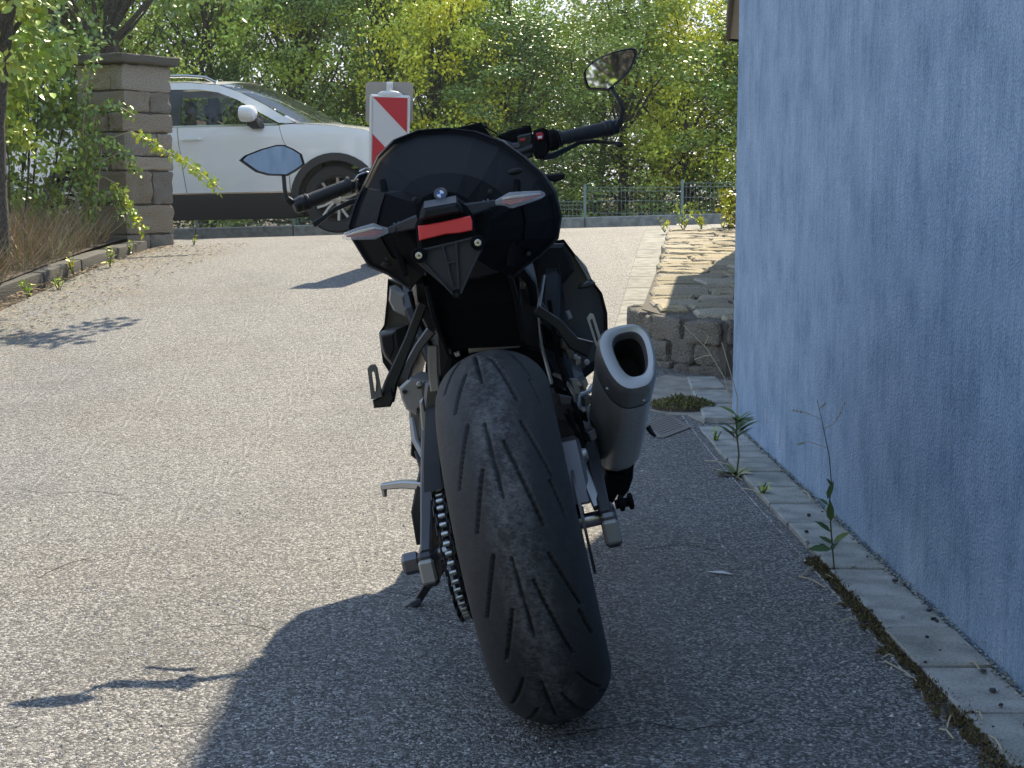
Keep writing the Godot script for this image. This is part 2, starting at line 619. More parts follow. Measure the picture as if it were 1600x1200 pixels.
func build_ground() -> void:
	var xs := [-300.0, -120.0, -50.0, -25.0] + steps(-14.0, 14.0, 56) + [25.0, 50.0, 120.0, 300.0]
	var zs := [300.0, 100.0, 30.0] + steps(10.0, -40.0, 100) + [-60.0, -120.0, -300.0]
	structure("ground", sheet(xs, zs, -0.03, func(_x, _z): return Color.WHITE), M.soil, "bare brown soil under the plants beside the driveway")
	structure("driveway", sheet(steps(-3.06, 1.9, 62), steps(4.0, -14.4, 230), 0.0, asphalt_tone), M.asphalt, "grey asphalt driveway with coarse pale stones rising to the street")
	structure("road", sheet(steps(-40.0, 40.0, 320), steps(-14.4, -19.3, 40), 0.0, asphalt_tone), M.asphalt, "grey asphalt street crossing at the top of the driveway")

func build_house() -> void:
	var h := thing("house", "blue plastered house wall with rough brushed surface beside the driveway", "building", Vector3.ZERO)
	var ang := atan(0.0162)
	var b := Basis(Vector3.UP, ang)
	var corner := Vector3(wall_x(-6.1), 0, -6.1)
	# the body: a closed box whose long face is the plastered wall
	var g := Geo.new()
	var o := corner + b * Vector3(2.6, 1.98, 6.5)
	g.box(o, Vector3(5.2, 4.1, 13.0), b, 0.006)
	part(h, "wall", g, M.blue_plaster, 10.0)
	# two dried drips of white paint low on the wall
	for q in [Vector3(0.8712, 0.1338, -5.35), Vector3(0.8614, 0.0973, -5.1)]:
		g = Geo.new()
		g.box(Vector3(wall_x(q.z) - 0.001, q.y, q.z), Vector3(0.003, 0.055, 0.004), Basis.IDENTITY, 0.0012)
		part(h, "paint_drip", g, M.sign_white)
	# roof with overhang
	g = Geo.new()
	g.box(corner + b * Vector3(2.65, 4.08, 6.4), Vector3(5.7, 0.1, 13.9), b, 0.01)
	part(h, "eave", g, M.soffit)
	g = Geo.new()
	var e0 := corner + b * Vector3(-0.2, 4.132, -0.55)
	var e1 := corner + b * Vector3(5.5, 4.132, -0.55)
	var rd := corner + b * Vector3(2.6, 5.6, -0.55)
	g.slab(V3([e0, e1, rd]), b * Vector3(0, 0, 13.9))
	part(h, "roof", g, M.roof_tile)
	# low canopy behind the far corner: pale soffit with a brown fascia
	var y := 1.9
	var poly := V3([Vector3(0.87, y, -6.11), Vector3(1.43, y, -10.5), Vector3(1.55, y, -10.6), Vector3(2.6, y, -14.6), Vector3(5.6, y, -14.6), Vector3(5.6, y, -6.11)])
	g = Geo.new()
	g.slab(poly, Vector3(0, 0.1, 0))
	part(h, "canopy_soffit", g, M.soffit)
	for i in 3:
		g = Geo.new()
		var a := poly[i]
		var d := poly[i + 1]
		var t := (d - a).normalized()
		var nrm := Vector3(t.z, 0, -t.x) * -0.013
		if nrm.dot(Vector3(3, 0, -10) - a) > 0: nrm = -nrm
		var mid := (a + d) * 0.5 + nrm + Vector3(0, 0.06, 0)
		g.box(mid, Vector3(0.022, 0.15, (d - a).length() + 0.02), Basis.looking_at(t, Vector3.UP), 0.003)
		part(h, "fascia_board", g, M.brown_wood)
	g = Geo.new()
	g.box(Vector3(4.6, 1.0, -10.5), Vector3(2.0, 1.8, 7.6), Basis.IDENTITY, 0.01)
	part(h, "annex_wall", g, M.blue_plaster)

func build_strip() -> void:
	# one row of concrete pavers between the asphalt and the wall, on a bed of mortar
	var g := Geo.new()
	var z0 := 0.5
	var z1 := -6.05
	g.slab(V3([Vector3(0.835 + 0.0205 * z0, 0.002, z0), Vector3(wall_x(z0) - 0.001, 0.002, z0), Vector3(wall_x(z1) - 0.001, 0.002, z1), Vector3(0.835 + 0.0205 * z1, 0.002, z1)]), Vector3(0, -0.05, 0))
	var bed := structure("paver_strip", g, M.soil, "row of grey concrete pavers along the foot of the blue wall")
	var z := z0
	var i := 0
	while z > z1 + 0.2:
		var p := 0.259
		var za := z - 0.006
		var zb := z - p + 0.006
		var q := Geo.new()
		var k := rng.randf_range(0.82, 1.1)
		q.col = Color(k, k * rng.randf_range(0.98, 1.01), k * rng.randf_range(0.94, 1.0))
		var xa := 0.829 + rng.randf_range(-0.004, 0.003)
		var y := 0.014 + rng.randf_range(-0.0015, 0.002)
		var tl := rng.randf_range(-0.002, 0.002)
		q.slab(V3([Vector3(xa + 0.0205 * za, y, za), Vector3(wall_x(za) - 0.012, y + tl, za), Vector3(wall_x(zb) - 0.012, y + tl, zb), Vector3(xa + 0.0205 * zb, y, zb)]), Vector3(0, -0.03, 0), 0.0035)
		part(bed, "paver", q, M.concrete, 20.0)
		z -= p
		i += 1

func bank_left(z: float) -> float:
	return 0.66 + (-z - 7.55) * 0.115

func bank_top(z: float) -> float:
	return 0.33 + (-z - 7.1) * 0.042

func build_bank() -> void:
	var bk := thing("stone_bank", "low bank paved with ochre natural stones, half in the shade of the house", "stone bank", Vector3(1.3, 0, -7.2))
	var off := Vector3(1.3, 0, -7.2)
	var g := Geo.new()
	# mortar body under the stones
	var ring0 := PackedVector3Array()
	var ring1 := PackedVector3Array()
	var foot := [Vector3(0.69, 0, -13.6), Vector3(0.635, 0, -7.65), Vector3(0.745, 0, -7.31), Vector3(0.97, 0, -7.06), Vector3(2.4, 0, -7.05), Vector3(3.4, 0, -13.6)]
	foot[0].x = bank_left(-13.6) + 0.03
	for p in foot:
		ring0.append(Vector3(p.x, -0.05, p.z) - off)
		ring1.append(Vector3(p.x, bank_top(p.z) - 0.02, p.z) - off)
	g.loft([ring0, ring1])
	part(bk, "mortar_bed", g, M.mortar, 10.0)
	# flat paving stones with broken edges, in uneven rows
	var z := -7.1
	var row := 0
	var wob := func(x: float, r: int) -> float: return 0.06 * fn.get_noise_2d(x * 1.6, r * 7.3) + 0.03 * fn.get_noise_2d(x * 5.0 + 20.0, r * 3.1)
	while z > -13.3:
		var dz := rng.randf_range(0.13, 0.25)
		var x := bank_left(z - dz * 0.5) + rng.randf_range(-0.02, 0.02)
		if z > -7.75: x = maxf(x, 0.98 - (-z - 7.1) * 0.62 - 0.02)
		var xe := x + 1.75 if z > -9.0 else x + 1.3
		var lean := 0.0
		while x < xe:
			var dx := rng.randf_range(0.14, 0.42)
			var lean2 := rng.randf_range(-0.06, 0.06)
			var q := Geo.new()
			var k := rng.randf_range(0.72, 1.12)
			var w := rng.randf()
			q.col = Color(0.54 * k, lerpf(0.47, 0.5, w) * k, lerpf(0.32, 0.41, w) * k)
			var gap := rng.randf_range(0.005, 0.012)
			var pts := PackedVector3Array()
			var tx := rng.randf_range(-0.03, 0.03)
			var tz := rng.randf_range(-0.03, 0.03)
			var up := rng.randf_range(-0.006, 0.006)
			for e in 5:
				var xx := lerpf(x + gap, x + dx - gap, e / 4.0) + rng.randf_range(-0.008, 0.008) * (1.0 if e in [1, 2, 3] else 0.5)
				pts.append(Vector3(xx, 0, z - gap + wob.call(xx, row) + rng.randf_range(-0.008, 0.004)))
			for e in 5:
				var xx := lerpf(x + dx - gap + lean2, x + gap + lean, e / 4.0)
				pts.append(Vector3(xx, 0, z - dz + gap + wob.call(xx, row + 1) + rng.randf_range(-0.004, 0.008)))
			for e in pts.size():
				var pv := pts[e]
				pv.y = bank_top(pv.z) + up + (pv.x - x - dx * 0.5) * tx + (pv.z - z + dz * 0.5) * tz + rng.randf_range(-0.006, 0.004)
				pts[e] = pv - off
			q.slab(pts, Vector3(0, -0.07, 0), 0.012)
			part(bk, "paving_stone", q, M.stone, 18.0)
			x += dx
			lean = lean2
		z -= dz
		row += 1
	# face stones of the near end, bending round the corner
	var path := [Vector3(0.655, 0, -8.1), Vector3(0.655, 0, -7.65), Vector3(0.76, 0, -7.32), Vector3(0.98, 0, -7.1), Vector3(1.35, 0, -7.08), Vector3(1.75, 0, -7.08)]
	for lv in 3:
		var s := 0.05 + (lv % 2) * 0.09
		var total := 0.0
		for i in path.size() - 1: total += path[i].distance_to(path[i + 1])
		while s < total - 0.05:
			var ln := rng.randf_range(0.09, 0.24)
			var a := along(path, s)
			var d := along(path, minf(s + ln, total))
			var t: Vector3 = (d - a).normalized()
			var q := Geo.new()
			var k := rng.randf_range(0.75, 1.1)
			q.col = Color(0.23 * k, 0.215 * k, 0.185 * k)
			var hh: float = [0.1, 0.11, 0.11][lv]
			var yc: float = [0.065, 0.165, 0.265][lv] + rng.randf_range(-0.008, 0.008)
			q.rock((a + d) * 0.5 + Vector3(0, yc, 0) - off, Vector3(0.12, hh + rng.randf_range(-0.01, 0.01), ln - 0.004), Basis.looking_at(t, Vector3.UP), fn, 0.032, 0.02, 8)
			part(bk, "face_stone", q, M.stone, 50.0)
			s += ln
	# slabs of the gutter along the bank
	var gut := Geo.new()
	gut.slab(V3([Vector3(bank_left(-8.2) - 0.27, 0, -8.2), Vector3(bank_left(-8.2) + 0.03, 0, -8.2), Vector3(bank_left(-14.2) + 0.03, 0, -14.2), Vector3(bank_left(-14.2) - 0.27, 0, -14.2)]), Vector3(0, -0.02, 0))
	var bed := Node3D.new()
	bed.name = "gutter"
	add_child(bed)
	bed.set_meta("kind", "structure")
	bed.set_meta("label", "gutter of flat grey concrete slabs between driveway and stone bank")
	var zz := -7.9
	while zz > -14.2:
		var dz := 0.5
		var q := Geo.new()
		var k := rng.randf_range(0.55, 0.72)
		q.col = Color(k, k * 0.99, k * 0.95)
		var pts := V3([])
		for c in [[-0.21, 0.0], [-0.005, 0.0], [-0.005, dz - 0.012], [-0.21, dz - 0.012]]:
			var zc: float = zz - c[1]
			var xc: float = bank_left(zc) + c[0]
			pts.append(Vector3(xc, ground_y(xc, zc) + 0.012, zc))
		q.slab(pts, Vector3(0, -0.04, 0), 0.004)
		part(bed, "gutter_slab", q, M.concrete, 20.0)
		zz -= dz

func along(path: Array, s: float) -> Vector3:
	for i in path.size() - 1:
		var l: float = path[i].distance_to(path[i + 1])
		if s <= l: return path[i].lerp(path[i + 1], s / l)
		s -= l
	return path[-1]

func build_pillar_and_kerb() -> void:
	# gate pillar of rough blocks
	var base := Vector3(-3.34, 0.40, -13.72)
	var p := thing("stone_pillar", "square gate pillar of rough grey stone blocks with flat weathered cap", "pillar", base)
	p.rotation.y = deg_to_rad(57.0)
	var g := Geo.new()
	g.box(Vector3(0, 0.72, 0), Vector3(0.5, 1.6, 0.5))
	part(p, "mortar_core", g, M.mortar)
	var y := -0.1
	var lv := 0
	while y < 1.5:
		var h := rng.randf_range(0.12, 0.29)
		if y + h > 1.5: h = 1.57 - y
		var cut := rng.randf_range(-0.13, 0.13)
		for s in [-1, 1]:
			var q := Geo.new()
			var k := rng.randf_range(0.6, 1.15)
			var wm := rng.randf_range(0.0, 0.05)
			q.col = Color((0.41 + wm) * k, 0.385 * k, (0.35 - wm) * k)
			var wdt: float = 0.28 + s * cut - 0.012
			var at: float = (cut + s * 0.28) * 0.5 + (cut * 0.5 - 0.0) * 0.0
			at = (cut - 0.28) * 0.5 if s < 0 else (cut + 0.28) * 0.5
			wdt = (0.28 + cut if s < 0 else 0.28 - cut) - 0.005
			var sz := Vector3(wdt, h - 0.006, 0.555 + rng.randf_range(-0.01, 0.015))
			var pos := Vector3(at, y + h * 0.5, 0)
			if lv % 2 == 1:
				sz = Vector3(sz.z, sz.y, sz.x); pos = Vector3(0, pos.y, at)
			q.rock(pos, sz, Basis.IDENTITY, fn, 0.034, 0.018, 10)
			part(p, "block", q, M.stone, 50.0)
		y += h
		lv += 1
	var q := Geo.new()
	q.col = Color(0.15, 0.14, 0.12)
	q.rock(Vector3(0, 1.615, 0), Vector3(0.68, 0.085, 0.68), Basis.IDENTITY, fn, 0.018, 0.02, 10)
	part(p, "cap_slab", q, M.stone, 50.0)
	# kerb stones along the planted edge
	var kb := Node3D.new()
	kb.name = "kerb"
	add_child(kb)
	kb.set_meta("kind", "structure")
	kb.set_meta("label", "old grey kerb stones between asphalt and planted edge")
	var z := -6.5
	while z > -13.1:
		var ln := rng.randf_range(0.7, 0.95)
		var x0 := -3.44 - 0.03 * (z + 9.87) * -2.0
		x0 = -3.16 - 0.064 * (z + 9.87)
		x0 = -3.20 + (-z - 9.87) * 0.055
		var zc := z - ln * 0.5
		var k := Geo.new()
		var t := rng.randf_range(0.7, 1.0)
		k.col = Color(0.17 * t, 0.165 * t, 0.15 * t)
		var sl := (ground_y(x0, z - ln) - ground_y(x0, z)) / ln
		k.rock(Vector3(x0 - 0.07, ground_y(x0, zc) - 0.02, zc), Vector3(0.15, 0.2, ln - 0.015), Basis(Vector3.UP, -0.055) * Basis(Vector3.RIGHT, atan(sl)), fn, 0.012, 0.018, 6)
		part(kb, "kerb_stone", k, M.stone, 50.0)
		z -= ln
	# ground behind the kerb, a little raised
	var bed := sheet(steps(-9.0, -3.26, 24), steps(-4.0, -13.9, 40), 0.09, func(_x, _z): return Color.WHITE)
	structure("planted_bed", bed, M.soil, "bed of dry soil behind the kerb under the bushes")

func build_fence() -> void:
	# low concrete kerb wall on the far side of the street
	var x := -7.5
	var w := thing("kerb_wall", "long low concrete wall carrying the green mesh fence", "wall", Vector3(0, 0, -19.5))
	while x < 6.0:
		var g := Geo.new()
		var k := rng.randf_range(0.75, 0.95)
		g.col = Color(k, k, k * 0.95)
		var y := ground_y(x + 0.6, -19.4)
		g.box(Vector3(x + 0.6, y + 0.02, 0), Vector3(1.19, 0.27, 0.14), Basis(Vector3.BACK, 0.028), 0.012)
		part(w, "kerb_block", g, M.concrete)
		x += 1.2
	# mesh panels between posts
	x = -7.5
	var i := 0
	while x < 6.0:
		var f := thing("fence_panel", "green welded wire fence panel with its post on the concrete wall", "fence", Vector3(x, 0, -19.5), "green wire fence panels along the street")
		var y := ground_y(x + 0.6, -19.5) + 0.16
		var h: float = 0.36 if x > 0.4 else 0.22
		if x > 1.6: h = 0.38
		if x > 2.8: h = 0.5
		var g := Geo.new()
		g.box(Vector3(0, y + h * 0.5, 0), Vector3(0.035, h + 0.05, 0.035), Basis.IDENTITY, 0.004)
		part(f, "post", g, M.fence_green)
		g = Geo.new()
		var xx := 0.05
		while xx < 1.18:
			g.box(Vector3(xx, y + h * 0.5, 0.002), Vector3(0.0045, h, 0.0045))
			xx += 0.05
		for yy in [0.03, h * 0.5, h - 0.06, h - 0.015]:
			g.box(Vector3(0.6, y + yy, 0.01), Vector3(1.15, 0.006, 0.006))
			g.box(Vector3(0.6, y + yy, -0.008), Vector3(1.15, 0.006, 0.006))
		var wm := part(f, "wire_mesh", g, M.fence_green, 0.0)
		wm.set_meta("kind", "stuff")
		x += 1.2
		i += 1

# ------------------------------------------------------------------ the motorcycle
func seg_dist(p: Vector2, a: Vector2, b: Vector2) -> float:
	var ab := b - a
	var t := clampf((p - a).dot(ab) / ab.length_squared(), 0.0, 1.0)
	return p.distance_to(a + ab * t)

# tyre with cut grooves; the axle lies along x, n repeats of the tread pattern
func tyre_mesh(r0: float, half: float, drop: float, n_rep: int, dusty: bool) -> ArrayMesh:
	var na := 130
	var nv := 120
	var pitch := TAU * r0 / n_rep
	var cuts := [
		[Vector2(-0.013, 0.205), Vector2(-0.006, 0.075), 0.0019], [Vector2(0.012, 0.165), Vector2(0.047, 0.02), 0.0019],
		[Vector2(-0.04, 0.215), Vector2(-0.078, 0.11), 0.0019], [Vector2(-0.03, 0.125), Vector2(-0.06, 0.03), 0.0019],
		[Vector2(0.045, 0.2), Vector2(0.08, 0.1), 0.0019], [Vector2(0.075, 0.09), Vector2(0.09, 0.03), 0.002]]
	var prof := []
	var w := 0.0
	for i in na + 1:
		var a := deg_to_rad(lerpf(-118.0, 118.0, float(i) / na))
		var x := half * sin(a)
		var r := r0 - drop * (1.0 - cos(a))
		if absf(a) > PI / 2: x = signf(a) * half * lerpf(1.0, 0.86, (absf(a) - PI / 2) / deg_to_rad(28.0))
		prof.append([x, r, a])
	var arc := [0.0]
	for i in range(1, na + 1): arc.append(arc[-1] + Vector2(prof[i][0], prof[i][1]).distance_to(Vector2(prof[i - 1][0], prof[i - 1][1])))
	var midarc: float = arc[na] * 0.5
	# one repeat, flat: displaced radius
	var dep := []
	for j in nv:
		var row := PackedFloat32Array()
		for i in na + 1:
			var p := Vector2(arc[i] - midarc, pitch * (nv - j) / nv)
			var d := 0.0
			if absf(p.x) < 0.1:
				for c in cuts:
					for k in [-1, 0, 1]:
						var q := p + Vector2(0, pitch * k)
						if q.y > -0.01 and q.y < 0.25:
							var e := seg_dist(q, c[0], c[1])
							d = maxf(d, clampf((c[2] + 0.0012 - e) / 0.002, 0.0, 1.0))
			row.append(d * 0.006)
		dep.append(row)
	var vv := PackedVector3Array()
	var nn := PackedVector3Array()
	var cc := PackedColorArray()
	var ix := PackedInt32Array()
	var rows := nv * n_rep
	for j in rows:
		var th := TAU * j / rows
		var cy := cos(th)
		var sy := sin(th)
		var row: PackedFloat32Array = dep[j % nv]
		var rown: PackedFloat32Array = dep[(j + 1) % nv]
		var rowp: PackedFloat32Array = dep[(j + nv - 1) % nv]
		for i in na + 1:
			var a: float = prof[i][2]
			var nx := sin(a)
			var nr := cos(a)
			var d := row[i]
			var x: float = prof[i][0] - nx * d
			var r: float = prof[i][1] - nr * d
			var p := Vector3(x, r * cy, r * sy)
			var rad := Vector3(0, cy, sy)
			var tang := Vector3(0, -sy, cy)
			var nrm := Vector3(nx, 0, 0) + rad * nr
			var ac := Vector3(nr, 0, 0) - rad * nx
			var ga := (row[mini(i + 1, na)] - row[maxi(i - 1, 0)]) / maxf(0.001, arc[mini(i + 1, na)] - arc[maxi(i - 1, 0)])
			var gt := (rown[i] - rowp[i]) / (2.0 * pitch / nv)
			vv.append(p)
			nn.append((nrm + ac * ga + tang * gt).normalized())
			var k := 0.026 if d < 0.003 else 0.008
			var tint := Vector3(1, 1, 1)
			if dusty and d < 0.001:
				var band := clampf(1.0 - absf(absf(x) - 0.012) / 0.034, 0.0, 1.0)
				var nzv := fn.get_noise_3dv(p * Vector3(30, 9, 9)) * 0.45 + fn.get_noise_3dv(p * 70.0) * 0.5 + fn.get_noise_3dv(p * 230.0) * 0.6
				k += 0.12 * clampf(nzv * 1.3 + 0.38, 0.0, 1.0) * band + 0.02 * clampf(nzv + 0.2, 0.0, 1.0)
				tint = Vector3(1.0, 1.0, 1.0)
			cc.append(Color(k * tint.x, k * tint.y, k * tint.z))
	var m := na + 1
	for j in rows:
		var j2 := (j + 1) % rows
		for i in na:
			ix.append(j * m + i); ix.append(j2 * m + i + 1); ix.append(j2 * m + i)
			ix.append(j * m + i); ix.append(j * m + i + 1); ix.append(j2 * m + i + 1)
	var arr := []
	arr.resize(Mesh.ARRAY_MAX)
	arr[Mesh.ARRAY_VERTEX] = vv
	arr[Mesh.ARRAY_NORMAL] = nn
	arr[Mesh.ARRAY_COLOR] = cc
	arr[Mesh.ARRAY_INDEX] = ix
	var me := ArrayMesh.new()
	me.add_surface_from_arrays(Mesh.PRIMITIVE_TRIANGLES, arr)
	return me

func x_axis(at: Vector3) -> Transform3D:      # a lathe's y turned to x
	return Transform3D(Basis(Vector3.BACK, -PI / 2), at)

func build_wheel(parent: Node3D, called: String, at: Vector3, r: float, half: float, drop: float, rep: int, rear: bool) -> void:
	var w := group_node(parent, called)
	w.position = at
	part(w, "tyre", tyre_mesh(r, half, drop, rep, rear), M.rubber)
	var g := Geo.new()
	var rr := 0.222
	var hw := half * 0.86
	g.lathe([Vector2(rr, -hw), Vector2(rr - 0.012, -hw + 0.004), Vector2(rr - 0.03, -hw * 0.6), Vector2(rr - 0.036, 0), Vector2(rr - 0.03, hw * 0.6), Vector2(rr - 0.012, hw - 0.004), Vector2(rr, hw)], 64, x_axis(Vector3.ZERO), false)
	part(w, "rim", g, M.satin_black)
	g = Geo.new()
	g.lathe([Vector2(0.012, -0.075), Vector2(0.04, -0.075), Vector2(0.045, -0.03), Vector2(0.045, 0.03), Vector2(0.04, 0.075), Vector2(0.012, 0.075)], 32, x_axis(Vector3.ZERO))
	part(w, "hub", g, M.satin_black)
	for k in 5:
		for s in [-1, 1]:
			g = Geo.new()
			var a: float = TAU * k / 5 + s * 0.16
			g.tube(V3([Vector3(s * 0.02, cos(a) * 0.035, sin(a) * 0.035), Vector3(s * 0.03, cos(a) * 0.11, sin(a) * 0.11), Vector3(s * 0.012, cos(a + s * 0.08) * 0.2, sin(a + s * 0.08) * 0.2)]), [0.014, 0.01, 0.012], 8)
			part(w, "spoke", g, M.satin_black)
	for x in ([0.105] if rear else [-0.07, 0.07]):
		g = Geo.new()
		var rd: float = 0.092 if rear else 0.16
		g.lathe([Vector2(rd - 0.04, x - 0.0025), Vector2(rd, x - 0.0025), Vector2(rd, x + 0.0025), Vector2(rd - 0.04, x + 0.0025), Vector2(rd - 0.04, x - 0.0025)], 48, x_axis(Vector3.ZERO), false)
		part(w, "brake_disc", g, M.dark_alloy)

func prism_tube(g: Geo, path: PackedVector3Array, wd: Array, ht: Array, side: Vector3, ch := 0.3) -> void:
	# a bar with a chamfered rectangular section; side is its width direction
	var rings := []
	for i in path.size():
		var t := (path[mini(i + 1, path.size() - 1)] - path[maxi(i - 1, 0)]).normalized()
		var s := (side - t * side.dot(t)).normalized()
		var u := s.cross(t)
		var a: float = wd[i] * 0.5
		var b: float = ht[i] * 0.5
		var k := minf(a, b) * ch
		var r := PackedVector3Array()
		for q in [[-a + k, -b], [a - k, -b], [a, -b + k], [a, b - k], [a - k, b], [-a + k, b], [-a, b - k], [-a, -b + k]]:
			r.append(path[i] + s * q[0] + u * q[1])
		rings.append(r)
	g.loft(rings)

func mirror_part(bike: Node3D, outline: PackedVector3Array, nrm: Vector3, deep: float) -> void:
	# housing with a raised rim and the glass set into it
	var ctr := Vector3.ZERO
	for p in outline: ctr += p
	ctr /= outline.size()
	var flat := PackedVector3Array()
	for p in outline:
		# slide each point along z into the mirror's plane
		var q := p
		q.z = ctr.z - ((p.x - ctr.x) * nrm.x + (p.y - ctr.y) * nrm.y) / nrm.z
		flat.append(q)
	var r := []
	for k in [[1.0, -0.004], [1.03, -0.009], [0.98, -0.016], [0.7, -deep], [0.3, -deep * 1.15]]:
		var ring := PackedVector3Array()
		for p in flat: ring.append(ctr + (p - ctr) * k[0] + nrm * k[1])
		r.append(ring)
	var front := PackedVector3Array()
	var inner := PackedVector3Array()
	for p in flat:
		front.append(ctr + (p - ctr) * 0.985 + nrm * 0.001)
		inner.append(ctr + (p - ctr) * 0.9 - nrm * 0.003)
	r.insert(0, front)
	r.insert(0, inner)
	var g := Geo.new()
	g.loft(r, false, true)
	var hs := part(bike, "mirror", g, M.satin_black, 25.0)
	g = Geo.new()
	var gp := PackedVector3Array()
	for p in flat: gp.append(ctr + (p - ctr) * 0.915 - nrm * 0.0022)
	g.slab(gp, -nrm * 0.0015)
	part(hs, "mirror_glass", g, M.mirror_glass, 5.0)

func ear(g: Geo, at: Vector3, r: float, dz: float) -> void:
	g.lathe([Vector2(r * 0.9, -dz * 0.5), Vector2(r, -dz * 0.4), Vector2(r, dz * 0.4), Vector2(r * 0.9, dz * 0.5)], 24, Transform3D(Basis(Vector3.RIGHT, PI / 2), at))

func build_motorcycle() -> void:
	var b := thing("motorcycle", "black naked sports motorcycle with wide rear tyre leaning on its side stand", "motorcycle", Vector3(0.09, 0.002, -2.643))
	b.rotation.z = deg_to_rad(12.5)
	build_wheel(b, "rear_wheel", Vector3(0, 0.322, 0), 0.322, 0.0985, 0.082, 9, true)
	build_wheel(b, "front_wheel", Vector3(0, 0.300, -1.44), 0.300, 0.061, 0.05, 9, false)
	bike_drive(b)
	bike_tail(b)
	bike_body(b)
	bike_exhaust(b)
	bike_bars(b)
	bike_clutter(b)

func bike_drive(b: Node3D) -> void:
	var g := Geo.new()
	# sprocket
	var sx := -0.123
	var ctr := Vector3(sx, 0.322, 0)
	var teeth := PackedVector3Array()
	for k in 180:
		var a := TAU * k / 180
		var r := 0.1135 + 0.0045 * (1.0 if k % 4 < 2 else -1.0)
		teeth.append(ctr + Vector3(0.003, cos(a) * r, sin(a) * r))
	g.slab(teeth, Vector3(-0.006, 0, 0), 0.0008)
	part(b, "sprocket", g, M.dark_alloy, 15.0)
	# chain: every link is a piece of its own
	var ch := group_node(b, "chain")
	var pts := PackedVector3Array()
	var fr := Vector3(sx, 0.375, -0.63)
	var step := 0.0159
	var rc := 0.117
	for k in 24:
		var a := deg_to_rad(-8.0 + 8.0 * k)
		pts.append(ctr + Vector3(0, cos(a) * rc, sin(a) * rc))
	var last := pts[-1]
	var e := fr + Vector3(0, -0.042, 0)
	var n := int(last.distance_to(e) / step)
	for k in range(1, n): pts.append(last.lerp(e, float(k) / n))
	var top: Array = []
	e = fr + Vector3(0, 0.042, 0)
	n = int(pts[0].distance_to(e) / step)
	for k in range(1, n): top.append(pts[0].lerp(e, float(k) / n))
	for p in top: pts.insert(0, p)
	var meshes := []
	for kind in 2:
		g = Geo.new()
		var xx := 0.0085 if kind == 0 else 0.0112
		for s in [-1, 1]:
			g.box(Vector3(s * xx, 0, 0), Vector3(0.0026, 0.0165, 0.0235), Basis.IDENTITY, 0.0008)
		meshes.append(g.mesh(30.0))
	g = Geo.new()
	g.lathe([Vector2(0.0046, -0.0055), Vector2(0.005, 0), Vector2(0.0046, 0.0055)], 10, x_axis(Vector3.ZERO))
	var roller := g.mesh(50.0)
	for i in pts.size() - 1:
		var mid := (pts[i] + pts[i + 1]) * 0.5
		var d := (pts[i + 1] - pts[i]).normalized()
		var l := part(ch, "chain_link", meshes[i % 2], M.black_metal)
		l.transform = Transform3D(Basis(Vector3.RIGHT, Vector3.RIGHT.cross(-d).normalized() * -1.0, -d), mid)
		var rl := part(ch, "chain_roller", roller, M.steel)
		rl.position = pts[i]
	# swing arm: two beams, cross brace and axle blocks
	var sa := group_node(b, "swing_arm")
	for s in [-1.0, 1.0]:
		g = Geo.new()
		prism_tube(g, V3([Vector3(s * 0.11, 0.43, -0.6), Vector3(s * 0.15, 0.44, -0.4), Vector3(s * 0.157 if s < 0 else 0.145, 0.375, -0.12), Vector3(s * 0.162 if s < 0 else 0.143, 0.325, 0.085)]), [0.05, 0.03, 0.024, 0.018], [0.11, 0.12, 0.08, 0.055], Vector3.RIGHT)
		part(sa, "beam", g, M.arm_grey, 25.0)
		g = Geo.new()
		g.box(Vector3(s * 0.164 if s < 0 else 0.147, 0.318, 0.05), Vector3(0.028, 0.06, 0.1), Basis.IDENTITY, 0.006)
		part(sa, "axle_block", g, M.arm_grey if s < 0 else M.dark_alloy, 25.0)
		g = Geo.new()
		g.box(Vector3(s * 0.164 if s < 0 else 0.147, 0.318, 0.108), Vector3(0.026, 0.04, 0.016), Basis.IDENTITY, 0.004)
		part(sa, "adjuster_plate", g, M.cast_alloy, 25.0)
	g = Geo.new()
	prism_tube(g, V3([Vector3(-0.15, 0.46, -0.46), Vector3(0, 0.5, -0.47), Vector3(0.15, 0.46, -0.46)]), [0.1, 0.12, 0.1], [0.06, 0.07, 0.06], Vector3.BACK)
	part(sa, "cross_brace", g, M.dark_alloy, 25.0)
	# nuts and stand bobbin
	g = Geo.new()
	g.lathe([Vector2(0.016, 0.0), Vector2(0.019, -0.003), Vector2(0.019, -0.024), Vector2(0.016, -0.028), Vector2(0.008, -0.03)], 6, x_axis(Vector3(-0.18, 0.325, 0.05)))
	part(b, "axle_nut", g, M.dark_alloy, 20.0)
	g = Geo.new()
	g.lathe([Vector2(0.008, 0.0), Vector2(0.008, 0.006), Vector2(0.014, 0.008), Vector2(0.014, 0.014), Vector2(0.008, 0.017), Vector2(0.008, 0.022), Vector2(0.0145, 0.024), Vector2(0.0145, 0.03), Vector2(0.01, 0.032)], 20, x_axis(Vector3(0.163, 0.345, 0.03)))
	part(b, "stand_bobbin", g, M.black_plastic)
	g = Geo.new()
	g.lathe([Vector2(0.013, -0.16), Vector2(0.013, 0.15)], 16, x_axis(Vector3(0, 0.322, 0)))
	part(b, "axle", g, M.steel)
	# chain guard over the upper run
	g = Geo.new()
	g.slab(V3([Vector3(-0.146, 0.44, 0.06), Vector3(-0.146, 0.475, -0.02), Vector3(-0.146, 0.53, -0.3), Vector3(-0.146, 0.52, -0.48), Vector3(-0.146, 0.49, -0.48), Vector3(-0.146, 0.46, -0.1)]), Vector3(0.034, 0, 0), 0.003, true)
	part(b, "chain_guard", g, M.dusty_black, 20.0)
	# brake caliper and its carrier
	g = Geo.new()
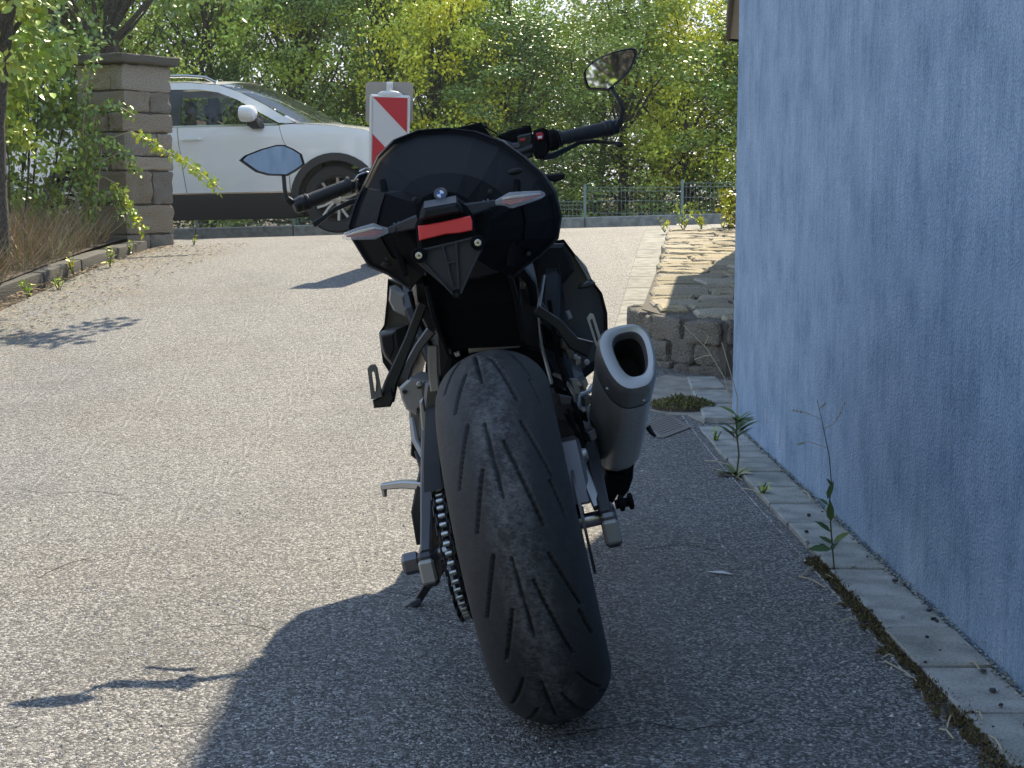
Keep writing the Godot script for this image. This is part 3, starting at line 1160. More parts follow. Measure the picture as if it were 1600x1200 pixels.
	g.slab(V3([Vector3(0.128, 0.36, 0.03), Vector3(0.128, 0.46, -0.02), Vector3(0.128, 0.45, -0.13), Vector3(0.128, 0.38, -0.14), Vector3(0.128, 0.34, -0.05)]), Vector3(-0.045, 0, 0), 0.006, true)
	var cp := part(b, "brake_caliper", g, M.dark_alloy, 25.0)
	for k in 2:
		g = Geo.new()
		g.lathe([Vector2(0.011, 0.0), Vector2(0.011, 0.008), Vector2(0.008, 0.01)], 14, x_axis(Vector3(0.127, 0.43 - k * 0.045, -0.03 - k * 0.06)))
		part(cp, "piston_cap", g, M.dull_alloy)
	# fin beside the disc, polished arm cover
	g = Geo.new()
	prism_tube(g, V3([Vector3(0.1212, 0.4201, -0.06), Vector3(0.1263, 0.3885, 0), Vector3(0.1333, 0.3506, 0.05)]), [0.015, 0.017, 0.015], [0.012, 0.014, 0.012], Vector3.RIGHT)
	part(b, "arm_cover", g, M.dull_alloy, 20.0)
	# side stand
	g = Geo.new()
	prism_tube(g, V3([Vector3(-0.15, 0.3, -0.68), Vector3(-0.2188, 0.1374, -0.7), Vector3(-0.2591, 0.1014, -0.71), Vector3(-0.2902, 0.0688, -0.72)]), [0.03, 0.024, 0.02, 0.02], [0.03, 0.022, 0.018, 0.016], Vector3.BACK)
	var st := part(b, "side_stand", g, M.black_metal, 25.0)
	g = Geo.new()
	var ft := Vector3(-0.3032, 0.0687, -0.72)
	prism_tube(g, V3([ft + Vector3(0.02, 0.004, 0.0), ft + Vector3(-0.004, 0.0, 0.005), ft + Vector3(-0.026, -0.006, 0.012)]), [0.03, 0.042, 0.02], [0.012, 0.014, 0.008], Vector3.BACK)
	part(st, "stand_foot", g, M.dark_alloy, 25.0)
	# rider's peg and shift lever
	g = Geo.new()
	prism_tube(g, V3([Vector3(-0.203, 0.3466, -0.56), Vector3(-0.245, 0.3568, -0.57), Vector3(-0.2903, 0.3593, -0.58)]), [0.03, 0.028, 0.022], [0.016, 0.015, 0.012], Vector3.BACK)
	var fp := part(b, "foot_peg", g, M.steel, 25.0)
	g = Geo.new()
	g.tube(V3([Vector3(-0.2864, 0.3585, -0.58), Vector3(-0.29, 0.337, -0.58)]), [0.007, 0.0045], 8)
	part(fp, "peg_feeler", g, M.dull_alloy)
	g = Geo.new()
	prism_tube(g, V3([Vector3(-0.1999, 0.4121, -0.6), Vector3(-0.1902, 0.3718, -0.58), Vector3(-0.2036, 0.344, -0.56), Vector3(-0.2302, 0.2966, -0.55), Vector3(-0.2375, 0.229, -0.55)]), [0.02, 0.03, 0.03, 0.02, 0.014], [0.03, 0.04, 0.03, 0.02, 0.014], Vector3.RIGHT)
	part(b, "peg_carrier", g, M.black_metal, 25.0)

func bike_tail(b: Node3D) -> void:
	# rear shell: rim seen from behind, facets running in to the middle, sides running forward to the seat
	var rim := PackedVector3Array([Vector3(-0.1003, 0.7728, -0.04), Vector3(-0.1332, 0.8049, -0.08), Vector3(-0.1644, 0.8256, -0.1), Vector3(-0.1842, 0.8773, -0.12), Vector3(-0.1859, 0.8994, -0.12), Vector3(-0.1688, 0.932, -0.14), Vector3(-0.1493, 0.9633, -0.17), Vector3(-0.1196, 1.0105, -0.25), Vector3(-0.0883, 1.0363, -0.31), Vector3(-0.0426, 1.0462, -0.36), Vector3(0.0134, 1.0395, -0.38), Vector3(0.0624, 1.0217, -0.36), Vector3(0.109, 0.9905, -0.32), Vector3(0.142, 0.9529, -0.27), Vector3(0.1684, 0.9142, -0.21), Vector3(0.1816, 0.8784, -0.16), Vector3(0.1801, 0.8343, -0.12), Vector3(0.1666, 0.8012, -0.1), Vector3(0.1321, 0.7812, -0.08), Vector3(0.0943, 0.765, -0.05), Vector3(0.075, 0.7541, -0.04), Vector3(0.0569, 0.7832, -0.03), Vector3(-0.001, 0.812, -0.02), Vector3(-0.0548, 0.8124, -0.03)])
	var n := rim.size()
	var c := Vector3(-0.012, 0.86, 0)
	var mid := PackedVector3Array()
	var inn := PackedVector3Array()
	var cen := PackedVector3Array()
	for i in n:
		var d := rim[i] - c
		mid.append(Vector3(c.x + d.x * 0.955, c.y + d.y * 0.955, rim[i].z + 0.004))
		var crest := i >= 7 and i <= 14
		inn.append(Vector3(c.x + d.x * (0.6 if crest else 0.66), c.y + d.y * (0.52 if crest else 0.77), rim[i].z * (0.32 if crest else 0.4) + 0.03))
		cen.append(Vector3(c.x + d.x * 0.36, c.y - 0.01 + d.y * 0.4, 0.045 + rim[i].z * 0.15))
	var g := Geo.new()
	g.loft([rim, mid, inn, cen], false, true)
	var sh := part(b, "tail_shell", g, M.black_plastic, 4.0)
	# sides
	var f1 := PackedVector3Array()
	var f2 := PackedVector3Array()
	var f3 := PackedVector3Array()
	var rb := PackedVector3Array()
	for i in n:
		var d := rim[i] - c
		rb.append(Vector3(c.x + d.x * 1.006, c.y + d.y * 1.004, rim[i].z - 0.006))
		f1.append(Vector3(d.x * 0.86, 0.855 + d.y * (0.93 if d.y > 0 else 0.6), rim[i].z - 0.14))
		f2.append(Vector3(d.x * 0.62, 0.85 + d.y * (0.62 if d.y > 0 else 0.45), -0.52 + rim[i].z * 0.3))
		f3.append(Vector3(d.x * 0.68, 0.84 + d.y * (0.45 if d.y > 0 else 0.6), -0.72 + rim[i].z * 0.2))
	g = Geo.new()
	g.loft([rim, rb, f1, f2, f3], false, true)
	part(b, "tail_side_panel", g, M.satin_black, 24.0)
	# bead round the rim
	g = Geo.new()
	g.tube(rim, 0.0028, 6, false, true)
	part(sh, "rim_bead", g, M.satin_black, 60.0)
	# panels that follow the shell with open joints between them
	var spots := [["wing_panel", 1, 6, 0.1, 0.95, M.black_plastic], ["wing_panel", 15, 19, 0.1, 0.95, M.black_plastic]]
	for q in spots:
		g = Geo.new()
		var rows := []
		for t in [q[3], lerpf(q[3], 1.0, 0.5), minf(1.0, q[4]), q[4]]:
			var row := []
			for i in range(q[1], q[2] + 1):
				var at: Vector3 = mid[i].lerp(inn[i], t) if t <= 1.0 else inn[i].lerp(cen[i], t - 1.0)
				row.append(at + Vector3(0, 0, 0.007))
			rows.append(row)
		var lip := Vector3(0, 0, -0.016)
		for r in rows.size() - 1:
			for i in rows[r].size() - 1:
				if rows[r][i].distance_to(rows[r + 1][i]) > 1e-5: g.face([rows[r][i], rows[r][i + 1], rows[r + 1][i + 1], rows[r + 1][i]], rows[r][i] - Vector3(0, 0, 1))
			for e in [0, -1]:
				g.quad(rows[r][e], rows[r + 1][e], rows[r + 1][e] + lip, rows[r][e] + lip)
		for r in [0, -1]:
			for i in rows[0].size() - 1: g.quad(rows[r][i], rows[r][i + 1], rows[r][i + 1] + lip, rows[r][i] + lip)
		part(b, q[0], g, q[5], 24.0)
	for q in [PackedVector3Array([Vector3(-0.1087, 0.962, -0.1), Vector3(-0.1057, 0.8773, -0.015), Vector3(-0.0976, 0.7994, 0.008)]), PackedVector3Array([Vector3(0.119, 0.9115, -0.1), Vector3(0.0957, 0.8327, -0.015), Vector3(0.0755, 0.7764, 0.008)])]:
		g = Geo.new()
		prism_tube(g, q, [0.012, 0.016, 0.01], [0.012, 0.014, 0.01], Vector3.RIGHT, 0.4)
		part(b, "wing_ridge", g, M.black_plastic, 25.0)
	for q in [Vector3(-0.124, 0.8322, -0.03), Vector3(0.1117, 0.7888, -0.03), Vector3(-0.0545, 0.9189, 0.012), Vector3(0.071, 0.9041, 0)]:
		g = Geo.new()
		g.lathe([Vector2(0.0045, -0.01), Vector2(0.0045, 0.0015), Vector2(0.003, 0.0028)], 12, Transform3D(Basis(Vector3.RIGHT, PI / 2), q))
		part(b, "screw", g, M.black_metal)
	# seat cushion arching over the shell
	g = Geo.new()
	var rings := []
	for k in 7:
		var z := -0.3 - 0.075 * k
		var y: float = [0.99, 1.012, 1.015, 0.99, 0.95, 0.915, 0.9][k]
		var w: float = [0.08, 0.098, 0.11, 0.12, 0.12, 0.11, 0.1][k]
		var r := PackedVector3Array()
		for q in 16:
			var a := TAU * q / 16
			r.append(Vector3(0.012 + cos(a) * w, y - 0.03 + sin(a) * 0.032, z))
		rings.append(r)
	g.loft(rings)
	part(b, "seat", g, M.grip_rubber, 60.0)
	# vent holes and hollows in the shell, their dark painted as black blobs
	for h in [Vector3(-0.1262, 0.8231, -0.045), Vector3(0.1195, 0.9294, -0.1)]:
		g = Geo.new()
		g.ball(h, Vector3(0.013, 0.006, 0.008), 8)
		part(sh, "vent_hole", g, M.soot_gap_black)
	# plate carrier arm with hood
	g = Geo.new()
	g.slab(PackedVector3Array([Vector3(-0.0612, 0.8778, 0.055), Vector3(-0.0429, 0.9016, 0.055), Vector3(-0.0335, 0.9048, 0.055), Vector3(0.0152, 0.9015, 0.055), Vector3(0.0278, 0.8902, 0.055), Vector3(0.0348, 0.8736, 0.055), Vector3(0.0347, 0.8351, 0.055), Vector3(0.0242, 0.8267, 0.055), Vector3(-0.056, 0.8251, 0.055), Vector3(-0.0656, 0.8401, 0.055)]), Vector3(0.004, 0.01, -0.12), 0.008)
	var pc := part(b, "plate_carrier", g, M.black_plastic, 20.0)
	g = Geo.new()
	g.slab(PackedVector3Array([Vector3(-0.0397, 0.9011, 0.075), Vector3(0.0143, 0.8986, 0.075), Vector3(0.0209, 0.8855, 0.075), Vector3(0.0218, 0.88, 0.075), Vector3(-0.0451, 0.8821, 0.075), Vector3(-0.0507, 0.8855, 0.075)]), Vector3(0, 0.012, -0.06), 0.005)
	part(pc, "hood", g, M.satin_black, 20.0)
	# red reflector with uneven upper edge
	g = Geo.new()
	g.slab(PackedVector3Array([Vector3(-0.0557, 0.8757, 0.066), Vector3(-0.0399, 0.8744, 0.066), Vector3(-0.0165, 0.8734, 0.066), Vector3(0.0072, 0.8735, 0.066), Vector3(0.0318, 0.8734, 0.066), Vector3(0.0328, 0.8636, 0.066), Vector3(0.0296, 0.8494, 0.066), Vector3(0.0082, 0.8498, 0.066), Vector3(-0.0147, 0.8528, 0.066), Vector3(-0.0406, 0.8521, 0.066), Vector3(-0.059, 0.8519, 0.066)]), Vector3(0, 0, -0.005), 0.0015)
	part(pc, "reflector", g, M.reflector_red, 20.0)
	# triangular bracket
	g = Geo.new()
	g.slab(PackedVector3Array([Vector3(-0.062, 0.8377, 0.07), Vector3(0.0358, 0.8385, 0.07), Vector3(0.0437, 0.8207, 0.07), Vector3(-0.0057, 0.7588, 0.07), Vector3(-0.0146, 0.7435, 0.07), Vector3(-0.0238, 0.7455, 0.07), Vector3(-0.0272, 0.7592, 0.07), Vector3(-0.0749, 0.8235, 0.07)]), Vector3(0, 0.0, -0.006), 0.0015)
	var br := part(b, "plate_bracket", g, M.bracket_black, 20.0)
	for q in [[Vector3(-0.0629, 0.8231, 0.074), Vector3(-0.0238, 0.7544, 0.074)], [Vector3(0.0382, 0.8199, 0.074), Vector3(-0.011, 0.7537, 0.074)], [Vector3(-0.0228, 0.8345, 0.074), Vector3(-0.021, 0.7667, 0.074)], [Vector3(-0.0002, 0.8349, 0.074), Vector3(-0.0123, 0.7626, 0.074)], [Vector3(-0.0568, 0.8357, 0.074), Vector3(0.0314, 0.8374, 0.074)], [Vector3(-0.0206, 0.8063, 0.074), Vector3(-0.0056, 0.8062, 0.074)]]:
		g = Geo.new()
		prism_tube(g, V3([q[0], q[1]]), [0.0032, 0.0032], [0.007, 0.007], (q[1] - q[0]).cross(Vector3.BACK), 0.25)
		part(br, "rib", g, M.bracket_black, 20.0)
	for q in [Vector3(-0.0635, 0.8288, 0.078), Vector3(0.0348, 0.8283, 0.078)]:
		g = Geo.new()
		ear(g, q, 0.0125, 0.016)
		var er := part(br, "bush", g, M.black_plastic)
		g = Geo.new()
		ear(g, q + Vector3(0, 0, 0.0085), 0.0056, 0.005)
		part(er, "bolt", g, M.bolt_zinc)
		g = Geo.new()
		g.lathe([Vector2(0.0018, -0.0012), Vector2(0.0018, 0.0012)], 6, Transform3D(Basis(Vector3.RIGHT, PI / 2), q + Vector3(0, 0, 0.0105)))
		part(er, "bolt_socket", g, M.soot_gap_black)
	g = Geo.new()
	ear(g, Vector3(-0.0177, 0.753, 0.072), 0.0085, 0.009)
	var tip := part(br, "lug", g, M.black_plastic)
	g = Geo.new()
	ear(g, Vector3(-0.0178, 0.7522, 0.076), 0.0038, 0.004)
	part(tip, "lug_hole", g, M.soot_gap_black)
	# round badge on its knob
	var bd := Vector3(-0.0113, 0.919, 0)
	var bb := Basis(Vector3.RIGHT, PI / 2 - 0.35)
	g = Geo.new()
	g.lathe([Vector2(0.012, -0.05), Vector2(0.0125, -0.004), Vector2(0.0105, 0.0)], 28, Transform3D(bb, bd))
	var kn := part(b, "badge_knob", g, M.gloss_black)
	for k in 4:
		g = Geo.new()
		var pie := V3([bd + bb * Vector3(0, 0.0006, 0)])
		for q in 7:
			var a := TAU * k / 4 + TAU / 4 * q / 6
			pie.append(bd + bb * Vector3(cos(a) * 0.0064, 0.0006, sin(a) * 0.0064))
		g.slab(pie, bb * Vector3(0, -0.0012, 0))
		part(kn, "badge_quadrant", g, M.badge_blue if k % 2 == 0 else M.badge_white, 10.0)
	# turn signals
	for s in 2:
		var path := PackedVector3Array([Vector3(-0.0552, 0.8824, 0.03), Vector3(-0.0707, 0.8815, 0.03), Vector3(-0.1062, 0.8786, 0.03)]) if s == 0 else PackedVector3Array([Vector3(0.0254, 0.8829, 0.03), Vector3(0.0429, 0.8834, 0.03), Vector3(0.0757, 0.8847, 0.03)])
		var axis := PackedVector3Array([Vector3(-0.1073, 0.8788, 0.03), Vector3(-0.1168, 0.8799, 0.03), Vector3(-0.1293, 0.8826, 0.03), Vector3(-0.1572, 0.8845, 0.03), Vector3(-0.1778, 0.8847, 0.03), Vector3(-0.1843, 0.8851, 0.03)]) if s == 0 else PackedVector3Array([Vector3(0.0757, 0.8847, 0.03), Vector3(0.0878, 0.8853, 0.03), Vector3(0.1015, 0.8833, 0.03), Vector3(0.1295, 0.8825, 0.03), Vector3(0.1521, 0.8818, 0.03), Vector3(0.1585, 0.8814, 0.03)])
		g = Geo.new()
		prism_tube(g, path, [0.024, 0.02, 0.011], [0.03, 0.022, 0.012], Vector3.UP)
		var sg := part(b, "turn_signal", g, M.bracket_black, 25.0)
		for q in 2:
			g = Geo.new()
			g.tube(V3([path[1].lerp(path[2], 0.42 + q * 0.22), path[1].lerp(path[2], 0.5 + q * 0.22)]), 0.0095, 12)
			part(sg, "signal_collar", g, M.bracket_black)
		g = Geo.new()
		prism_tube(g, axis, [0.012, 0.02, 0.032, 0.03, 0.02, 0.006], [0.008, 0.015, 0.027, 0.02, 0.013, 0.005], Vector3.BACK, 0.45)
		part(sg, "signal_lens", g, M.clear_lens, 30.0)
		g = Geo.new()
		var up := Vector3(0, 0.0035, 0)
		prism_tube(g, V3([axis[1] + up, axis[2] + up * 1.5, axis[3] + up * 0.9, axis[4] + up * 0.4]), [0.012, 0.022, 0.02, 0.01], [0.003, 0.004, 0.004, 0.002], Vector3.BACK, 0.3)
		part(sg, "signal_reflector", g, M.lens_reflector, 20.0)
		g = Geo.new()
		prism_tube(g, V3([axis[1] - up * 0.4, axis[2] - up * 0.7, axis[3] - up * 0.4, axis[4] - up * 0.2]), [0.008, 0.016, 0.014, 0.004], [0.005, 0.011, 0.007, 0.002], Vector3.BACK, 0.3)
		part(sg, "signal_lamp", g, M.lens_red, 20.0)
	# fender and tray under the tail
	g = Geo.new()
	var u0 := PackedVector3Array([Vector3(-0.0703, 0.8013, -0.1), Vector3(-0.0364, 0.7686, -0.1), Vector3(0.0301, 0.7584, -0.1), Vector3(0.0786, 0.7706, -0.1), Vector3(0.0859, 0.7415, -0.1), Vector3(0.0787, 0.7087, -0.1), Vector3(-0.0463, 0.7249, -0.1), Vector3(-0.072, 0.7536, -0.1)])
	var u1 := PackedVector3Array([Vector3(-0.07, 0.6833, -0.16), Vector3(-0.0494, 0.6598, -0.16), Vector3(-0.0022, 0.6446, -0.16), Vector3(0.0507, 0.6447, -0.16), Vector3(0.0727, 0.6375, -0.16), Vector3(0.0719, 0.6235, -0.16), Vector3(-0.0609, 0.6458, -0.16), Vector3(-0.0694, 0.6548, -0.16)])
	var u2 := PackedVector3Array()
	for p in u1: u2.append(p + Vector3(0, -0.01, -0.24))
	g.loft([u0, u1, u2])
	part(b, "under_tray", g, M.black_plastic, 25.0)
	for s in [-1.0, 1.0]:
		g = Geo.new()
		prism_tube(g, V3([Vector3(s * 0.072, 0.78, -0.06), Vector3(s * 0.074, 0.72, -0.1), Vector3(s * 0.068, 0.64, -0.16)]), [0.008, 0.008, 0.006], [0.03, 0.03, 0.02], Vector3.RIGHT)
		part(b, "tray_rib", g, M.satin_black, 25.0)
	g = Geo.new()
	prism_tube(g, PackedVector3Array([Vector3(-0.0369, 0.6286, -0.3), Vector3(0.0095, 0.6258, -0.3), Vector3(0.0595, 0.6172, -0.3)]), [0.03, 0.035, 0.03], [0.016, 0.018, 0.014], Vector3.BACK)
	part(b, "shock_link", g, M.cast_alloy, 25.0)
	g = Geo.new()
	g.slab(PackedVector3Array([Vector3(-0.0797, 0.62, -0.33), Vector3(-0.0291, 0.6226, -0.33), Vector3(0.0437, 0.6127, -0.33), Vector3(0.1, 0.5852, -0.33), Vector3(0.1152, 0.5403, -0.33), Vector3(0.0874, 0.5276, -0.33), Vector3(-0.0705, 0.5499, -0.33), Vector3(-0.1036, 0.5699, -0.33)]), Vector3(0, 0, -0.1), 0.01)
	part(b, "hugger", g, M.black_plastic, 25.0)

func bike_body(b: Node3D) -> void:
	var g := Geo.new()
	# tank
	var rings := []
	for k in 8:
		var z: float = [-0.62, -0.68, -0.76, -0.86, -0.95, -1.02, -1.08, -1.12][k]
		var w: float = [0.09, 0.12, 0.15, 0.175, 0.18, 0.17, 0.14, 0.08][k]
		var y0: float = [0.74, 0.72, 0.7, 0.69, 0.69, 0.7, 0.72, 0.76][k]
		var y1: float = [0.86, 0.9, 0.94, 0.97, 0.98, 0.97, 0.94, 0.88][k]
		var r := PackedVector3Array()
		for q in 20:
			var a := TAU * q / 20
			var cx := signf(cos(a)) * pow(absf(cos(a)), 0.7)
			var sy := signf(sin(a)) * pow(absf(sin(a)), 0.8)
			r.append(Vector3(cx * w, lerpf(y0, y1, 0.5 + 0.5 * sy), z))
		rings.append(r)
	g.loft(rings)
	part(b, "fuel_tank", g, M.gloss_black, 40.0)
	# side fairings alike in shape, hollowed behind; the grey one has ground light painted in
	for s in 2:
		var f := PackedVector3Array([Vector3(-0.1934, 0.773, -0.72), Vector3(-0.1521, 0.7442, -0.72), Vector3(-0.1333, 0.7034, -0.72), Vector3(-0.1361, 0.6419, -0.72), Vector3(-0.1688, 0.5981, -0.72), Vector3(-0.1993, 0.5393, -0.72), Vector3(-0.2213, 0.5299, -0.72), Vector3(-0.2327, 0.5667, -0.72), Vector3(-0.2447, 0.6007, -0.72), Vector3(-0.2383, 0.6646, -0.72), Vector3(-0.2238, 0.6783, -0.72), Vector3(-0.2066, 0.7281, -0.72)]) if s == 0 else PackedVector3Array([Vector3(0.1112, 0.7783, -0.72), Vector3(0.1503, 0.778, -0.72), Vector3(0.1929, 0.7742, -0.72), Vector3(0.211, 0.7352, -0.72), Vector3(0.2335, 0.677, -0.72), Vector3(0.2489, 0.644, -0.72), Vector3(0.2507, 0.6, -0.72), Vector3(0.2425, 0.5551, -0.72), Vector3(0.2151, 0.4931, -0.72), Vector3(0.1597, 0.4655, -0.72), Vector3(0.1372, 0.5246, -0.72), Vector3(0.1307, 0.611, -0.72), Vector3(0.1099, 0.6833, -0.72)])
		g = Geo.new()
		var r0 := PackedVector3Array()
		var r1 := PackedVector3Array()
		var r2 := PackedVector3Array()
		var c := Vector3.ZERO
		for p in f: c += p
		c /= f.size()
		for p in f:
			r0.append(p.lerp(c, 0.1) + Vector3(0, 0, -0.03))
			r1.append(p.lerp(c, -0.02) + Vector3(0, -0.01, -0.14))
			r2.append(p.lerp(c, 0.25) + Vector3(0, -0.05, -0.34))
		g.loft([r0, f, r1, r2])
		part(b, "side_fairing", g, M.ground_sheen_grey if s == 0 else M.gloss_black, 28.0)
	# knee panel of the tank with louvres, fin and clips on the house side
	g = Geo.new()
	g.slab(PackedVector3Array([Vector3(0.1205, 0.7729, -0.66), Vector3(0.1432, 0.7761, -0.66), Vector3(0.1907, 0.7669, -0.66), Vector3(0.1986, 0.7336, -0.66), Vector3(0.1997, 0.7072, -0.66), Vector3(0.1765, 0.6889, -0.66), Vector3(0.134, 0.6651, -0.66), Vector3(0.1166, 0.6801, -0.66)]), Vector3(0.0, 0.0, -0.05), 0.008)
	var kp := part(b, "knee_panel", g, M.satin_black, 25.0)
	for k in 4:
		g = Geo.new()
		var q0 := Vector3(0.1304, 0.6748, -0.652).lerp(Vector3(0.1739, 0.7037, -0.652), k / 3.6)
		prism_tube(g, V3([q0 + Vector3(0.003, 0.028, 0), q0]), [0.004, 0.004], [0.008, 0.008], Vector3.RIGHT)
		part(kp, "louvre", g, M.soot_gap_black, 20.0)
	g = Geo.new()
	g.slab(PackedVector3Array([Vector3(0.1978, 0.6651, -0.7), Vector3(0.2084, 0.6753, -0.7), Vector3(0.2258, 0.6784, -0.7), Vector3(0.2393, 0.6698, -0.7), Vector3(0.2326, 0.6644, -0.7), Vector3(0.2141, 0.6629, -0.7)]), Vector3(0.0, 0.0, -0.12), 0.004)
	part(b, "fairing_fin", g, M.gloss_black, 25.0)
	g = Geo.new()
	prism_tube(g, PackedVector3Array([Vector3(0.21, 0.7332, -0.74), Vector3(0.2223, 0.7051, -0.74), Vector3(0.2292, 0.6782, -0.74)]), [0.006, 0.012, 0.008], [0.03, 0.03, 0.03], Vector3.RIGHT)
	part(b, "fairing_trim", g, M.dull_alloy, 25.0)
	g = Geo.new()
	g.slab(PackedVector3Array([Vector3(0.1617, 0.6305, -0.6), Vector3(0.1703, 0.6327, -0.6), Vector3(0.1734, 0.6156, -0.6), Vector3(0.1635, 0.6137, -0.6)]), Vector3(0, 0, -0.02), 0.002)
	part(b, "frame_clip", g, M.cast_alloy, 25.0)
	# slotted winglet box on the open side, sunlit ground's reflection painted as grey
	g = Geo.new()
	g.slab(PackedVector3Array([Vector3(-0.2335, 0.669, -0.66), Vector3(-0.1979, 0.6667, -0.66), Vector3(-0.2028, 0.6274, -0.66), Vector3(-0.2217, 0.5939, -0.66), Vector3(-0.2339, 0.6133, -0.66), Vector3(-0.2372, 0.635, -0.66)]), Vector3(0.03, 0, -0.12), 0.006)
	part(b, "radiator_wing", g, M.ground_sheen_grey, 20.0)
	g = Geo.new()
	g.slab(PackedVector3Array([Vector3(-0.2282, 0.6599, -0.655), Vector3(-0.2032, 0.66, -0.655), Vector3(-0.2076, 0.629, -0.655), Vector3(-0.2221, 0.6085, -0.655), Vector3(-0.2283, 0.6238, -0.655), Vector3(-0.2299, 0.6408, -0.655)]), Vector3(0, 0, -0.01), 0.002)
	part(b, "wing_duct", g, M.soot_gap_black, 20.0)  # thin black slab painted for the dark inside the duct
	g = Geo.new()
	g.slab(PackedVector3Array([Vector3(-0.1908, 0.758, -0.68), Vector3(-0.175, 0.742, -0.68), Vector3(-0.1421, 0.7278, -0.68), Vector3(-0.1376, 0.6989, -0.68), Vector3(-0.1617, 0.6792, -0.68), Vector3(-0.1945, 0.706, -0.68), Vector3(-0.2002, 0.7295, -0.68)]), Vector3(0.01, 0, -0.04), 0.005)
	part(b, "tank_side_sheen_panel", g, M.ground_sheen_pale, 20.0)  # slab added in a pale colour for light reflected off the ground
	g = Geo.new()
	g.slab(PackedVector3Array([Vector3(-0.2091, 0.5563, -0.56), Vector3(-0.1812, 0.5718, -0.56), Vector3(-0.1521, 0.5572, -0.56), Vector3(-0.1651, 0.5002, -0.56), Vector3(-0.1862, 0.4912, -0.56), Vector3(-0.2051, 0.5091, -0.56), Vector3(-0.2093, 0.5318, -0.56)]), Vector3(0.02, 0, -0.08), 0.006)
	part(b, "generator_cover", g, M.cast_alloy, 25.0)
	for q in [Vector3(-0.1975, 0.5462, -0.555), Vector3(-0.1656, 0.55, -0.555), Vector3(-0.1776, 0.5037, -0.555)]:
		g = Geo.new()
		ear(g, q, 0.0045, 0.008)
		part(b, "cover_bolt", g, M.black_metal)
	# engine, frame spars, radiator, head
	g = Geo.new()
	g.box(Vector3(0, 0.42, -0.78), Vector3(0.34, 0.3, 0.4), Basis(Vector3.RIGHT, 0.2), 0.04)
	var en := part(b, "engine", g, M.dark_alloy, 30.0)
	g = Geo.new()
	g.lathe([Vector2(0.085, 0), Vector2(0.085, -0.025), Vector2(0.07, -0.036), Vector2(0.02, -0.04)], 28, x_axis(Vector3(-0.17, 0.4, -0.72)))
	part(en, "clutch_cover", g, M.cast_alloy)
	g = Geo.new()
	g.slab(PackedVector3Array([Vector3(-0.196, 0.5485, -0.62), Vector3(-0.1622, 0.552, -0.62), Vector3(-0.1702, 0.4928, -0.62), Vector3(-0.1937, 0.4143, -0.62), Vector3(-0.2132, 0.4019, -0.62), Vector3(-0.217, 0.4335, -0.62), Vector3(-0.21, 0.4877, -0.62)]), Vector3(0.05, 0, -0.12), 0.008)
	part(en, "sprocket_cover", g, M.cast_alloy, 25.0)
	g = Geo.new()
	g.slab(PackedVector3Array([Vector3(-0.2137, 0.436, -0.6), Vector3(-0.1896, 0.439, -0.6), Vector3(-0.1903, 0.4002, -0.6), Vector3(-0.209, 0.3905, -0.6), Vector3(-0.2217, 0.4072, -0.6)]), Vector3(0.03, 0, -0.06), 0.004)
	part(en, "shift_linkage", g, M.black_metal, 25.0)
	for s in [-1.0, 1.0]:
		g = Geo.new()
		prism_tube(g, V3([Vector3(s * 0.1, 0.5, -0.58), Vector3(s * 0.15, 0.68, -0.66), Vector3(s * 0.16, 0.8, -0.9), Vector3(s * 0.06, 0.86, -1.12)]), [0.04, 0.035, 0.035, 0.04], [0.08, 0.08, 0.09, 0.1], Vector3.RIGHT)
		part(b, "frame_spar", g, M.black_metal, 25.0)
		g = Geo.new()
		prism_tube(g, V3([Vector3(s * 0.1, 0.64, -0.55), Vector3(s * 0.105, 0.74, -0.3), Vector3(s * 0.085, 0.79, -0.1)]), [0.022, 0.022, 0.02], [0.04, 0.04, 0.03], Vector3.RIGHT)
		part(b, "subframe_rail", g, M.black_metal, 25.0)
		g = Geo.new()
		g.tube(V3([Vector3(s * 0.1, 0.94, -1.13), Vector3(s * 0.1, 0.62, -1.27), Vector3(s * 0.1, 0.3, -1.41)]), [0.027, 0.027, 0.023], 18)
		part(b, "fork_leg", g, M.black_metal)
	g = Geo.new()
	g.box(Vector3(0, 0.5, -1.06), Vector3(0.3, 0.28, 0.05), Basis(Vector3.RIGHT, -0.2), 0.01)
	part(b, "radiator", g, M.black_metal)
	g = Geo.new()
	g.slab(V3([Vector3(-0.1, 1.0, -1.2), Vector3(0.1, 1.0, -1.2), Vector3(0.14, 0.86, -1.22), Vector3(0.08, 0.72, -1.26), Vector3(-0.08, 0.72, -1.26), Vector3(-0.14, 0.86, -1.22)]), Vector3(0, -0.02, -0.16), 0.02)
	part(b, "headlight", g, M.satin_black, 25.0)
	g = Geo.new()
	g.slab(V3([Vector3(-0.1, 1.01, -1.2), Vector3(0.1, 1.01, -1.2), Vector3(0.07, 1.075, -1.17), Vector3(-0.07, 1.075, -1.17)]), Vector3(0, 0, -0.006), 0.002)
	part(b, "fly_screen", g, M.satin_black, 25.0)
	g = Geo.new()
	g.box(Vector3(0, 1.0, -1.16), Vector3(0.16, 0.1, 0.02), Basis(Vector3.RIGHT, -0.5), 0.006)
	part(b, "instrument", g, M.satin_black)
	g = Geo.new()
	rings = []
	for k in 9:
		var a := deg_to_rad(-60.0 + 15.0 * k)
		var r := PackedVector3Array()
		for q in [[-0.068, 0.0], [-0.05, 0.022], [0, 0.03], [0.05, 0.022], [0.068, 0.0], [0.045, 0.016], [0, 0.022], [-0.045, 0.016]]:
			r.append(Vector3(q[0], 0.3 + cos(a) * (0.305 + q[1]), -1.44 + sin(a) * (0.305 + q[1])))
		rings.append(r)
	g.loft(rings)
	part(b, "front_fender", g, M.satin_black, 30.0)
